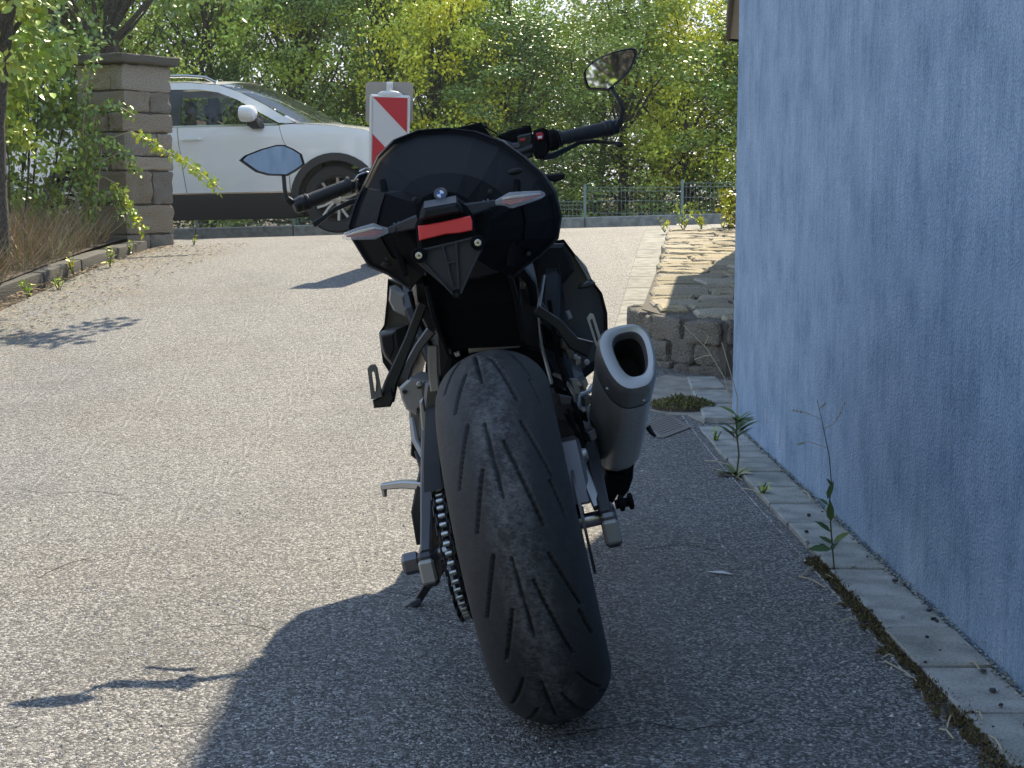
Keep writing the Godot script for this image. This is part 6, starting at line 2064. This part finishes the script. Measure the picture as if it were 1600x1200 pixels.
	for i in 95:
		var x := rng.randf_range(-2.4, 1.9)
		var lo := 1.95 + 0.18 * maxf(0.0, x - 0.3)
		var c := Vector3(x, lo + rng.randf_range(0.0, 1.6) + 0.12, rng.randf_range(-1.0, 0.7))
		if x > 0.6 and rng.randf() < 0.5: continue
		if i % 3 == 0: limb(g, Vector3(0.12, 1.8, 0), c, 0.025, 0.006, 0.08)
		clump(L, c, rng.randf_range(0.18, 0.34), 70, 0.075, dark + mid, true, 0.6)
	part(t, "trunk", g, M.bark)
	part(t, "crown", L.mesh(), M.leaf)

	# bramble climbing over the pillar
	rng.seed = 304
	t = thing("bramble", "bramble climbing over the stone pillar with bright leafy shoots hanging down", "climbing plant", Vector3(-3.6, 0.42, -13.1))
	g = Geo.new()
	L = Leaves.new()
	var o := Vector3(-3.6, 0.42, -13.1)
	var shoots := [[Vector3(-3.4548, 0.7417, -13.1), Vector3(-3.3833, 1.3198, -13.1), Vector3(-3.1431, 1.3981, -13.1), Vector3(-2.9239, 1.2765, -13.05), Vector3(-2.6797, 1.1503, -13), Vector3(-2.4896, 1.0041, -12.95), Vector3(-2.3775, 0.9207, -12.9), 1], [Vector3(-3.5097, 0.6889, -13.1), Vector3(-3.4447, 1.0578, -13.1), Vector3(-3.2861, 0.9787, -13.05), Vector3(-3.1629, 0.8058, -13), Vector3(-3.103, 0.6905, -13), Vector3(-3.0313, 0.5761, -12.95), 1], [Vector3(-3.5398, 0.583, -13.1), Vector3(-3.4925, 1.2151, -13.1), Vector3(-3.4278, 1.5805, -13.1), Vector3(-3.2944, 1.6325, -13.1), Vector3(-3.101, 1.526, -13.05), 0], [Vector3(-3.5647, 0.636, -13.1), Vector3(-3.5385, 1.4242, -13.1), Vector3(-3.5074, 1.8992, -13.2), Vector3(-3.4132, 2.0293, -13.2), 0], [Vector3(-3.5735, 0.6889, -13.1), Vector3(-3.5038, 1.2661, -13.05), Vector3(-3.3433, 1.3442, -13.05), Vector3(-3.2033, 1.2127, -13), 0], [Vector3(-3.5505, 0.7417, -13.1), Vector3(-3.4158, 1.1347, -13), Vector3(-3.1762, 1.2387, -13), Vector3(-3.0765, 1.0566, -13), 0], [Vector3(-3.5593, 0.4769, -13.1), Vector3(-3.4251, 0.8477, -13), Vector3(-3.2654, 0.9, -13), Vector3(-3.1935, 0.6642, -13), 0]]
	for s in shoots:
		var bright: bool = s[-1] == 1
		var path := PackedVector3Array()
		for k in s.size() - 1: path.append(s[k] - o)
		g.tube(path, 0.005, 6)
		for k in path.size() - 1:
			if bright and k < 2: continue
			var seg := path[k].distance_to(path[k + 1])
			for q in int(seg / 0.004):
				var p := path[k].lerp(path[k + 1], rng.randf()) + rdir() * (0.05 if not bright else 0.035)
				var tt: Color = (yellow + light)[rng.randi() % 7] if bright else (dark + mid)[rng.randi() % 8]
				L.leaf(p, (rdir() + Vector3(0, -0.5, 0.1)).normalized(), (rdir() + Vector3(0, 0.8, 0.5)).normalized(), rng.randf_range(0.03, 0.06), rng.randf_range(0.02, 0.038), tt, true)
	part(t, "stems", g, M.dry_stem)
	part(t, "leaves", L.mesh(), M.leaf)

	# dry grass in the bed
	rng.seed = 305
	L = Leaves.new()
	for i in 9000:
		var x := rng.randf_range(-4.6, -3.28)
		var z := rng.randf_range(-8.6, -13.3)
		if z < -12.9 and x > -3.45: continue
		var hgt := (0.1 + 0.5 * pow(rng.randf(), 1.8)) * (0.55 + 0.45 * clampf((-3.28 - x) / 0.35, 0, 1))
		var k := rng.randf_range(0.6, 1.25)
		var d := (Vector3(rng.randf_range(-1.1, 1.2), 1.0, rng.randf_range(-1.0, 1.0))).normalized()
		L.leaf(Vector3(x, ground_y(x, z) + 0.08, z), d, rdir(), hgt, 0.007, Color(0.36 * k, rng.randf_range(0.24, 0.3) * k, rng.randf_range(0.12, 0.18) * k) if rng.randf() < 0.88 else Color(0.1 * k, 0.14 * k, 0.04 * k))
	var dg := part(self, "dry_grass", L.mesh(), M.dry_leaf)
	tag(dg, "tangle of dry straw coloured grass behind the kerb", "grass", "", "stuff")
	# litter at the foot of the kerb
	L = Leaves.new()
	for i in 3600:
		var z := rng.randf_range(-7.6, -13.6)
		var x := -3.2 + (-z - 9.87) * 0.055 + 0.01 + 0.75 * pow(rng.randf(), 2.2)
		var k := rng.randf_range(0.5, 1.3)
		var a := rng.randf_range(0, TAU)
		L.leaf(Vector3(x, ground_y(x, z) + rng.randf_range(0.001, 0.012), z), Vector3(cos(a), rng.randf_range(-0.1, 0.25), sin(a)).normalized(), (Vector3.UP + rdir() * 0.4).normalized(), rng.randf_range(0.012, 0.04), rng.randf_range(0.004, 0.016), Color(0.28 * k, 0.2 * k, 0.11 * k))
	dg = part(self, "plant_litter", L.mesh(), M.dry_leaf)
	tag(dg, "brown dry plant litter lying along the kerb", "litter", "", "stuff")

	# small weeds: [x, z, height, spread, leaves, yellow]
	rng.seed = 306
	for q in [[Vector3(-3.1077, 0.3146, -11.1263), 0.17, 0.07, 22, 1, "small yellowish weed at the foot of the kerb"], [Vector3(-3.0554, 0.2332, -9.9074), 0.12, 0.08, 26, 0, "grassy weed tuft at the foot of the kerb"], [Vector3(-2.9866, 0.2636, -10.3343), 0.12, 0.06, 20, 0, "thin green weed beside the grassy tuft at the kerb"], [Vector3(-2.967, 0.3466, -11.5937), 0.17, 0.08, 24, 0, "green weed at the kerb close to the pillar"], [Vector3(-3.0612, 0.3995, -12.6379), 0.12, 0.07, 20, 0, "low weed at the foot of the pillar"], [Vector3(-2.7599, 0.4425, -13.6506), 0.1, 0.05, 14, 1, "tiny dry weed on the asphalt past the pillar"]]:
		weed(q[0], q[1], q[2], q[3], q[4], q[5], light, yellow)
	for q in [[Vector3(0.744, -0.0005, -4.5745), 0.05, 0.035, 30, 1, "dry grassy tuft in the joint beside the leafy weed"], [Vector3(0.7314, 0.0051, -5.5675), 0.05, 0.04, 26, 0, "short green tuft where the pavers begin"]]:
		weed(q[0], q[1], q[2], q[3], q[4], q[5], light, yellow)
	for q in [[Vector3(1.45, 0.585, -13.3), 0.22, 0.14, 60, 0, "upright green weed on top of the stone bank"], [Vector3(1.62, 0.585, -13.45), 0.13, 0.12, 44, 1, "low yellowish weed on top of the stone bank"], [Vector3(1.28, 0.575, -13.2), 0.1, 0.1, 36, 1, "short yellow green weed at the bank's far corner"], [Vector3(1.82, 0.59, -13.2), 0.25, 0.1, 40, 0, "thin tall weed on the bank before the fence"]]:
		weed(q[0], q[1], q[2], q[3], q[4], q[5], light, yellow)
	rng.seed = 307
	t = thing("yellow_plant", "bushy plant with bright yellow leaves on the bank beside the house corner", "plant", Vector3(2.02, 0.6, -13.6))
	L = Leaves.new()
	g = Geo.new()
	for k in 20:
		var c := Vector3(rng.randf_range(-0.2, 0.22), rng.randf_range(0.06, 0.32), rng.randf_range(-0.1, 0.1))
		limb(g, Vector3(0, -0.03, 0), c, 0.006, 0.003)
		clump(L, c, 0.075, 26, 0.055, [Color(0.62, 0.5, 0.02), Color(0.5, 0.46, 0.03), Color(0.35, 0.38, 0.03)], true)
	part(t, "stems", g, M.stem)
	part(t, "leaves", L.mesh(), M.leaf)

func weed(at: Vector3, h: float, sp: float, n: int, yel: int, label: String, light: Array, yellow: Array) -> void:
	var t := thing("weed", label, "weed", at, "weeds growing at the edges of the driveway")
	var g := Geo.new()
	var L := Leaves.new()
	for k in 4:
		var d := Vector3(rng.randf_range(-1, 1) * sp * 0.7, h * rng.randf_range(0.6, 1.0), rng.randf_range(-1, 1) * sp * 0.7)
		limb(g, Vector3(0, -0.01, 0), d, 0.003, 0.0015)
		for i in n / 4:
			var p := d * rng.randf_range(0.1, 1.0)
			var c: Color = (yellow if yel == 1 else light)[rng.randi() % 3]
			L.leaf(p, (Vector3(rng.randf_range(-1, 1), rng.randf_range(0.0, 0.9), rng.randf_range(-1, 1))).normalized(), (Vector3.UP + rdir() * 0.5).normalized(), rng.randf_range(0.03, 0.07) * clampf(h / 0.12, 0.45, 1.0), rng.randf_range(0.012, 0.026) * clampf(h / 0.14, 0.25, 1.0), c, true)
	part(t, "stems", g, M.stem)
	part(t, "leaves", L.mesh(), M.leaf)

# ------------------------------------------------------------------ small things near the wall
func build_small_things() -> void:
	rng.seed = 401
	var g: Geo
	# drain grate
	var A := Vector3(0.6246, 0.0201, -6.1083)
	var B := Vector3(0.6613, 0.0127, -5.8707)
	var C := Vector3(0.5482, 0.007, -5.6735)
	var D := A + C - B
	var dn := thing("drain_grate", "rusty iron drain grate set into the ground near the house corner", "drain", (A + C) * 0.5)
	var o := (A + C) * 0.5 + Vector3(0, 0.017, 0)
	var up := Vector3(0, 0.014, 0)
	g = Geo.new()
	g.slab(V3([(A - o) * 1.06 - up * 0.45, (B - o) * 1.06 - up * 0.45, (C - o) * 1.06 - up * 0.45, (D - o) * 1.06 - up * 0.45]), Vector3(0, -0.03, 0))
	part(dn, "pit", g, M.soot_gap_black, 10.0)
	for e in [[A, B], [B, C], [C, D], [D, A]]:
		g = Geo.new()
		prism_tube(g, V3([(e[0] - o) * 1.08 + up, (e[1] - o) * 1.08 + up]), [0.02, 0.02], [0.02, 0.02], Vector3.UP, 0.2)
		part(dn, "frame_bar", g, M.grate_iron, 20.0)
	for k in 7:
		g = Geo.new()
		var f := (k + 0.6) / 7.2
		prism_tube(g, V3([A.lerp(B, f) - o + up, D.lerp(C, f) - o + up]), [0.016, 0.016], [0.018, 0.018], Vector3.UP, 0.2)
		part(dn, "grate_bar", g, M.grate_iron, 20.0)
	# pale channel covers at the corner
	var ch := thing("channel_cover", "pale concrete channel covers along the house corner", "drain cover", Vector3(0.8814, 0.033, -6.4273))
	o = Vector3(0.8814, 0.033, -6.4273)
	for k in 3:
		g = Geo.new()
		var z := -5.98 - k * 0.34
		var x: float = wall_x(z)
		var y := ground_y(0.8, z - 0.16) + 0.018
		g.slab(V3([Vector3(x - 0.125 + 0.02 * k, y, z) - o, Vector3(x + 0.06, y, z) - o, Vector3(x + 0.06, y + 0.008, z - 0.325) - o, Vector3(x - 0.11 + 0.02 * k, y + 0.008, z - 0.325) - o]), Vector3(0, -0.03, 0), 0.004)
		part(ch, "cover", g, M.concrete, 20.0)
	# concrete apron in front of the bank
	g = Geo.new()
	g.col = Color(0.8, 0.76, 0.7)
	var ap := PackedVector3Array()
	for q in [Vector3(0.5779, 0.0579, -6.924), Vector3(0.6989, 0.0675, -7.0864), Vector3(1.0384, 0.0585, -6.919), Vector3(0.9229, 0.0216, -6.1337), Vector3(0.7384, 0.0156, -5.9667), Vector3(0.6954, 0.0216, -6.1337), Vector3(0.6098, 0.0224, -6.164), Vector3(0.5434, 0.0267, -6.2804)]: ap.append(Vector3(q.x, ground_y(q.x, q.z) + 0.006, q.z))
	g.slab(ap, Vector3(0, -0.03, 0), 0.002)
	structure("concrete_apron", g, M.concrete, "uneven concrete ground in front of the stone bank", 20.0)
	# stonecrop cushion
	rng.seed = 402
	var L := Leaves.new()
	var sc := thing("stonecrop", "low green cushion of stonecrop growing before the stone bank", "plant", Vector3(0.6883, 0.0267, -6.2804))
	for i in 1500:
		var a := rng.randf_range(0, TAU)
		var q := sqrt(rng.randf())
		var p := Vector3(cos(a) * q * 0.135, 0, sin(a) * q * 0.1)
		p.y = 0.012 + 0.045 * (1 - q * q) * (0.6 + 0.6 * fn.get_noise_2d(p.x * 30, p.z * 30)) + rng.randf_range(0, 0.008)
		var k := rng.randf_range(0.6, 1.3)
		var c := Color(0.12 * k, 0.15 * k, 0.03 * k) if rng.randf() < 0.7 else Color(0.2 * k, 0.13 * k, 0.05 * k)
		L.leaf(p, (rdir() + Vector3(0, 0.9, 0)).normalized(), rdir(), rng.randf_range(0.008, 0.018), 0.006, c)
	part(sc, "leaves", L.mesh(), M.leaf)
	g = Geo.new()
	g.ball(Vector3(0, 0.006, 0), Vector3(0.125, 0.03, 0.09), 8)
	part(sc, "cushion", g, M.soil)
	# rosette weed with a leafy stem and dry stalks, at the pavers
	rng.seed = 403
	var base := Vector3(0.7136, -0.0005, -4.922)
	var t := thing("leafy_weed", "green leafy weed with dry stalks growing from the joint between pavers and asphalt", "weed", base)
	g = Geo.new()
	L = Leaves.new()
	var stem := V3([Vector3(0, -0.01, 0), Vector3(0.008, 0.07, 0), Vector3(0.0, 0.14, 0), Vector3(-0.004, 0.2, 0)])
	g.tube(stem, [0.003, 0.003, 0.0025, 0.002], 6)
	for k in 48:
		var a := rng.randf_range(0, TAU)
		var yy := 0.005 if k < 12 or k > 34 else rng.randf_range(0.11, 0.2)
		var d := Vector3(cos(a), rng.randf_range(0.25, 0.9) if k >= 12 and k <= 34 else rng.randf_range(0.05, 0.5), sin(a)).normalized()
		var c: Color = Color(0.1, 0.16, 0.04) if k >= 12 and k <= 34 else ([Color(0.2, 0.23, 0.05), Color(0.28, 0.22, 0.12), Color(0.12, 0.17, 0.04)][k % 3])
		L.leaf(Vector3(0, yy, 0), d, (Vector3.UP + rdir() * 0.3).normalized(), rng.randf_range(0.05, 0.085), rng.randf_range(0.014, 0.022), c * rng.randf_range(0.8, 1.2), true)
	part(t, "stem", g, M.stem)
	part(t, "leaves", L.mesh(), M.leaf)
	for q in [[Vector3(0.7075, 0.1085, -4.95), Vector3(0.7038, 0.2075, -4.98), Vector3(0.6823, 0.3085, -5), Vector3(0.6254, 0.4014, -5), Vector3(0.5485, 0.4775, -5)], [Vector3(0.7156, 0.1085, -4.95), Vector3(0.71, 0.2594, -4.9), Vector3(0.68, 0.3608, -4.9), Vector3(0.6588, 0.4315, -4.9)], [Vector3(0.6401, 0.3808, -5), Vector3(0.6179, 0.3766, -5.02), Vector3(0.5872, 0.3642, -5.02)], [Vector3(0.615, 0.4117, -5), Vector3(0.6284, 0.4444, -4.98)]]:
		g = Geo.new()
		var pth := PackedVector3Array()
		for p in q: pth.append(p - base)
		g.tube(pth, 0.0016, 5)
		part(t, "dry_stalk", g, M.dry_stem)
	# slender weed with a wispy head
	base = Vector3(0.7575, -0.0008, -3.5921)
	t = thing("slender_weed", "slender weed with oval green leaves and wispy dry head against the blue wall", "weed", base)
	var sw := V3([Vector3(0.7655, -0.0103, -3.63), Vector3(0.7577, 0.0594, -3.63), Vector3(0.7516, 0.121, -3.63), Vector3(0.7473, 0.1747, -3.63), Vector3(0.7507, 0.2206, -3.63), Vector3(0.7447, 0.2816, -3.63), Vector3(0.7362, 0.3196, -3.63), Vector3(0.7261, 0.365, -3.63), Vector3(0.7129, 0.4179, -3.63)])
	g = Geo.new()
	var rel := PackedVector3Array()
	for p in sw: rel.append(p - base)
	var rad := []
	for k in rel.size(): rad.append(lerpf(0.0022, 0.0006, k / float(rel.size() - 1)))
	g.tube(rel, rad, 6)
	part(t, "stem", g, M.stem)
	var k2 := 0
	for q in [[Vector3(0.7561, 0.0624, -3.63), Vector3(0.6958, 0.074, -3.6)], [Vector3(0.7588, 0.0748, -3.63), Vector3(0.727, 0.0942, -3.64)], [Vector3(0.7587, 0.0779, -3.63), Vector3(0.7862, 0.1122, -3.6)], [Vector3(0.7585, 0.0648, -3.62), Vector3(0.7535, 0.1111, -3.55)], [Vector3(0.7536, 0.1025, -3.63), Vector3(0.7162, 0.1354, -3.62)], [Vector3(0.7514, 0.1287, -3.63), Vector3(0.7426, 0.1807, -3.6)], [Vector3(0.7445, 0.167, -3.63), Vector3(0.7264, 0.185, -3.64)], [Vector3(0.7426, 0.1824, -3.63), Vector3(0.7515, 0.227, -3.62)], [Vector3(0.7509, 0.213, -3.63), Vector3(0.7393, 0.2346, -3.62)]]:
		var Lf := Leaves.new()
		var d: Vector3 = q[1] - q[0]
		Lf.leaf(q[0] - base, d.normalized(), Vector3(0.25 if k2 % 2 == 0 else -0.2, 0.75, 0.7).normalized(), d.length(), maxf(0.012, d.length() * 0.34), [Color(0.1, 0.17, 0.06), Color(0.085, 0.145, 0.05), Color(0.12, 0.19, 0.06)][k2 % 3], true)
		part(t, "leaf", Lf.mesh(), M.leaf)
		k2 += 1
	for q in [[Vector3(0.7381, 0.3044, -3.63), Vector3(0.7139, 0.3135, -3.63), Vector3(0.6927, 0.3196, -3.63), Vector3(0.6719, 0.3135, -3.63)], [Vector3(0.7215, 0.3726, -3.63), Vector3(0.6912, 0.3862, -3.63), Vector3(0.6581, 0.3937, -3.63)], [Vector3(0.7295, 0.3499, -3.63), Vector3(0.7511, 0.3635, -3.62), Vector3(0.7654, 0.3891, -3.62)], [Vector3(0.7149, 0.3952, -3.63), Vector3(0.7325, 0.4103, -3.63)], [Vector3(0.754, 0.3665, -3.62), Vector3(0.7752, 0.4117, -3.62)]]:
		g = Geo.new()
		var pth := PackedVector3Array()
		for p in q: pth.append(p - base)
		g.tube(pth, 0.0008, 5)
		for k in 3:
			g.ball(pth[-1].lerp(pth[-2], 0.25 * k), Vector3(0.002, 0.0035, 0.002), 4)
		part(t, "flower_stalk", g, M.dry_stem)
	# moss along the joint
	rng.seed = 404
	L = Leaves.new()
	for i in 20000:
		var zz := rng.randf_range(-1.9, -3.78)
		var n1 := fn.get_noise_2d(zz * 3.2, 3.0)
		var wd := clampf(0.045 + 0.05 * n1 + 0.03 * fn.get_noise_2d(zz * 14.0, 8.0), 0.0, 0.1)
		if zz < -3.55: wd *= 0.7
		var u := rng.randf_range(-0.6, 0.75)
		var x := 0.822 + 0.0205 * zz + u * wd
		if fn.get_noise_2d(x * 40.0, zz * 22.0) + 0.25 - absf(u) * 0.35 < 0.0: continue
		var k := rng.randf_range(0.5, 1.5)
		var c := Color(0.12 * k, 0.085 * k, 0.045 * k) if rng.randf() < 0.75 else Color(0.13 * k, 0.13 * k, 0.035 * k)
		var hh := (0.01 if u > 0.1 else 0.005) * (1.0 - absf(u) * 0.8)
		L.leaf(Vector3(x, 0.002 + hh * rng.randf(), zz), (rdir() + Vector3(0, 1.0, 0)).normalized(), rdir(), rng.randf_range(0.004, 0.01), 0.004, c)
	var ms := part(self, "moss", L.mesh(), M.moss)
	tag(ms, "brown and green moss filling the joint between asphalt and pavers", "moss", "", "stuff")
	# dirt line where the pavers meet the wall
	L = Leaves.new()
	for i in 2600:
		var zz := rng.randf_range(0.2, -6.0)
		var x := wall_x(zz) - 0.004 - 0.02 * pow(rng.randf(), 1.5)
		var k := rng.randf_range(0.4, 1.5)
		L.leaf(Vector3(x, 0.014 + rng.randf_range(0, 0.003), zz), (rdir() * Vector3(1, 0.2, 1)).normalized(), (Vector3.UP + rdir() * 0.5).normalized(), rng.randf_range(0.004, 0.012), 0.006, Color(0.3 * k, 0.3 * k, 0.24 * k))
	ms = part(self, "wall_foot_dirt", L.mesh(), M.moss)
	tag(ms, "crumbs of dirt and lichen at the foot of the blue wall", "dirt", "", "stuff")
	# straws
	var n := 0
	for q in [[Vector3(0.675, -0.0008, -3.5921), Vector3(0.7383, -0.0006, -3.7181)], [Vector3(0.6738, -0.0002, -3.6023), Vector3(0.716, -0.0007, -3.4965)], [Vector3(0.7339, 0, -3.6325), Vector3(0.7525, -0.0007, -3.5317)], [Vector3(0.7174, -0.0005, -2.9323), Vector3(0.7528, -0.001, -2.766)], [Vector3(0.7, -0.0005, -3.3454), Vector3(0.7329, -0.0003, -3.3555)], [Vector3(0.7198, -0.0006, -2.5494), Vector3(0.7294, -0.0003, -2.4991)], [Vector3(0.7341, -0.0001, -2.5545), Vector3(0.7638, -0.0014, -2.6299)], [Vector3(0.7931, -0.0012, -2.5897), Vector3(0.792, -0.0006, -2.5494)], [Vector3(0.7209, -0.0006, -2.9575), Vector3(0.7444, -0.0008, -2.9625)], [Vector3(0.6674, -0.0006, -5.0379), Vector3(0.7222, 0, -4.8415)], [Vector3(0.6447, -0.0001, -5.1941), Vector3(0.7202, 0.0001, -5.1186)], [Vector3(0.7024, -0.0005, -4.7054), Vector3(0.745, -0.0006, -4.6047)], [Vector3(0.8673, -0.0006, -4.5946), Vector3(0.8634, -0.001, -4.4434)], [Vector3(0.7784, -0.0002, -2.4689), Vector3(0.7806, -0.0014, -2.4083)], [Vector3(0.8653, -0.0009, -2.8768), Vector3(0.87, -0.0014, -2.8314)], [Vector3(0.6859, -0.0011, -3.2093), Vector3(0.7296, -0.0012, -3.2244)]]:
		g = Geo.new()
		var lift := 0.004 if q[0].x < 0.76 else 0.02
		g.tube(V3([q[0] + Vector3(0, lift, 0), (q[0] + q[1]) * 0.5 + Vector3(0, lift + 0.006, 0), q[1] + Vector3(0, lift, 0)]), 0.0017, 5)
		var sw2 := part(self, "straw", g, M.dry_stem)
		tag(sw2, "dry pale straw lying by the mossy joint of the pavers", "straw", "straws by the paver strip")
		n += 1
	# hairline cracks in the asphalt
	for q in [[Vector3(-1.11, -0.0008, -3.5921), Vector3(-1.1053, -0.0003, -3.6527), Vector3(-1.0801, -0.0011, -3.7533), Vector3(-1.0434, -0.0003, -3.8038)], [Vector3(-0.8295, -0.0012, -3.6122), Vector3(-0.7864, -0.001, -3.5871), Vector3(-0.751, -0.0005, -3.5972)], [Vector3(-0.15, -0.0008, -3.5921), Vector3(-0.2305, -0.001, -3.446), Vector3(-0.2902, -0.0002, -3.4713)], [Vector3(-1.5023, -0.0005, -4.7054), Vector3(-1.3842, -0.0007, -4.6349), Vector3(-1.2602, -0.0006, -4.6752), Vector3(-1.1652, -0.0006, -4.6047)], [Vector3(-0.6273, -0.0009, -3.1841), Vector3(-0.5649, -0.0011, -3.2093), Vector3(-0.5033, -0.0005, -3.159)], [Vector3(0.0854, -0.0005, -2.5243), Vector3(0.2188, -0.0012, -2.5897), Vector3(0.3017, -0.0006, -2.5494), Vector3(0.4164, -0.0007, -2.5948)], [Vector3(0.3241, -0.0007, -3.8894), Vector3(0.4287, -0.0002, -3.9599), Vector3(0.5327, -0.0005, -3.8743)]]:
		g = Geo.new()
		for k in q.size() - 1:
			var steps_n := 7
			for e in steps_n:
				var p0: Vector3 = q[k].lerp(q[k + 1], float(e) / steps_n)
				var p1: Vector3 = q[k].lerp(q[k + 1], float(e + 1) / steps_n)
				p0 += Vector3(0, 0.0015, 0.012 * fn.get_noise_2d(p0.x * 14.0, p0.z * 14.0)); p1 += Vector3(0, 0.0015, 0.012 * fn.get_noise_2d(p1.x * 14.0, p1.z * 14.0))
				var sd := (p1 - p0).cross(Vector3.UP).normalized() * 0.0016
				g.face([p0 - sd, p0 + sd, p1 + sd, p1 - sd], p0 - Vector3(0, 1, 0))
		var cr := part(self, "asphalt_crack", g, M.soot_gap_black)
		cr.set_meta("kind", "structure")
		cr.set_meta("label", "hairline crack in the asphalt of the driveway")
	# white scrap
	g = Geo.new()
	var sa := Vector3(0.4634, -0.0003, -3.6527)
	var sb := Vector3(0.5224, -0.0003, -3.6275)
	g.slab(V3([sa + Vector3(0, 0.004, 0), sa.lerp(sb, 0.45) + Vector3(0, 0.006, 0.012), sb + Vector3(0, 0.004, 0.002), sa.lerp(sb, 0.6) + Vector3(0, 0.007, -0.008)]), Vector3(0, -0.001, 0))
	var pp := part(self, "paper_scrap", g, M.sign_white, 10.0)
	tag(pp, "small white scrap of paper on the shaded asphalt", "scrap")
	# proud and loose stones of the asphalt
	rng.seed = 405
	var gv := PackedVector3Array()
	var gn := PackedVector3Array()
	var gc := PackedColorArray()
	for i in 15000:
		var zz := -1.9 - 6.5 * pow(rng.randf(), 1.5)
		var x := minf(rng.randf_range(-0.36, 0.36) * -zz - 0.1, 0.8 + 0.0205 * zz)
		var s := (pow(rng.randf(), 3.0) * 1.0 + 0.4) * 0.0046
		var ctr := Vector3(x, ground_y(x, zz) + s * 0.12, zz)
		var k := 0.14 + 0.5 * pow(rng.randf(), 1.6)
		var tone := Color(k, k * rng.randf_range(0.94, 0.99), k * rng.randf_range(0.86, 0.96))
		var a0 := rng.randf_range(0, TAU)
		var ring := []
		for q in 5:
			var a := a0 + TAU * q / 5
			ring.append(ctr + Vector3(cos(a) * s * rng.randf_range(0.6, 1.1), -s * 0.3, sin(a) * s * rng.randf_range(0.6, 1.1)))
		var tip := ctr + Vector3(rng.randf_range(-0.3, 0.3) * s, s * rng.randf_range(0.3, 0.7), rng.randf_range(-0.3, 0.3) * s)
		for q in 5:
			var e0: Vector3 = ring[q]
			var e1: Vector3 = ring[(q + 1) % 5]
			var fnr := (e1 - tip).cross(e0 - tip).normalized()
			gv.append(tip); gv.append(e0); gv.append(e1)
			for w in 3:
				gn.append(fnr); gc.append(tone)
	var ga := []
	ga.resize(Mesh.ARRAY_MAX)
	ga[Mesh.ARRAY_VERTEX] = gv
	ga[Mesh.ARRAY_NORMAL] = gn
	ga[Mesh.ARRAY_COLOR] = gc
	var gm := ArrayMesh.new()
	gm.add_surface_from_arrays(Mesh.PRIMITIVE_TRIANGLES, ga)
	var mi := part(self, "grit", gm, M.grit)
	tag(mi, "loose stones and proud grains scattered over the asphalt", "grit", "", "stuff")
	for i in 26:
		g = Geo.new()
		var zz := rng.randf_range(-2.4, -4.4)
		var x := lerpf(0.83 + 0.0205 * zz, wall_x(zz) - 0.02, rng.randf())
		var s := rng.randf_range(0.006, 0.015)
		var k := rng.randf_range(0.03, 0.08) if i % 5 != 0 else 0.4
		g.col = Color(k, k, k)
		g.rock(Vector3(x, 0.018, zz), Vector3(s, s * 0.6, s * 0.8), Basis(Vector3.UP, rng.randf_range(0, 3)), fn, 0.002, 0.003, 3)
		var pb := part(self, "pebble", g, M.moss)
		tag(pb, "small pebble lying on the pavers beside the blue wall", "pebble", "pebbles on the pavers")
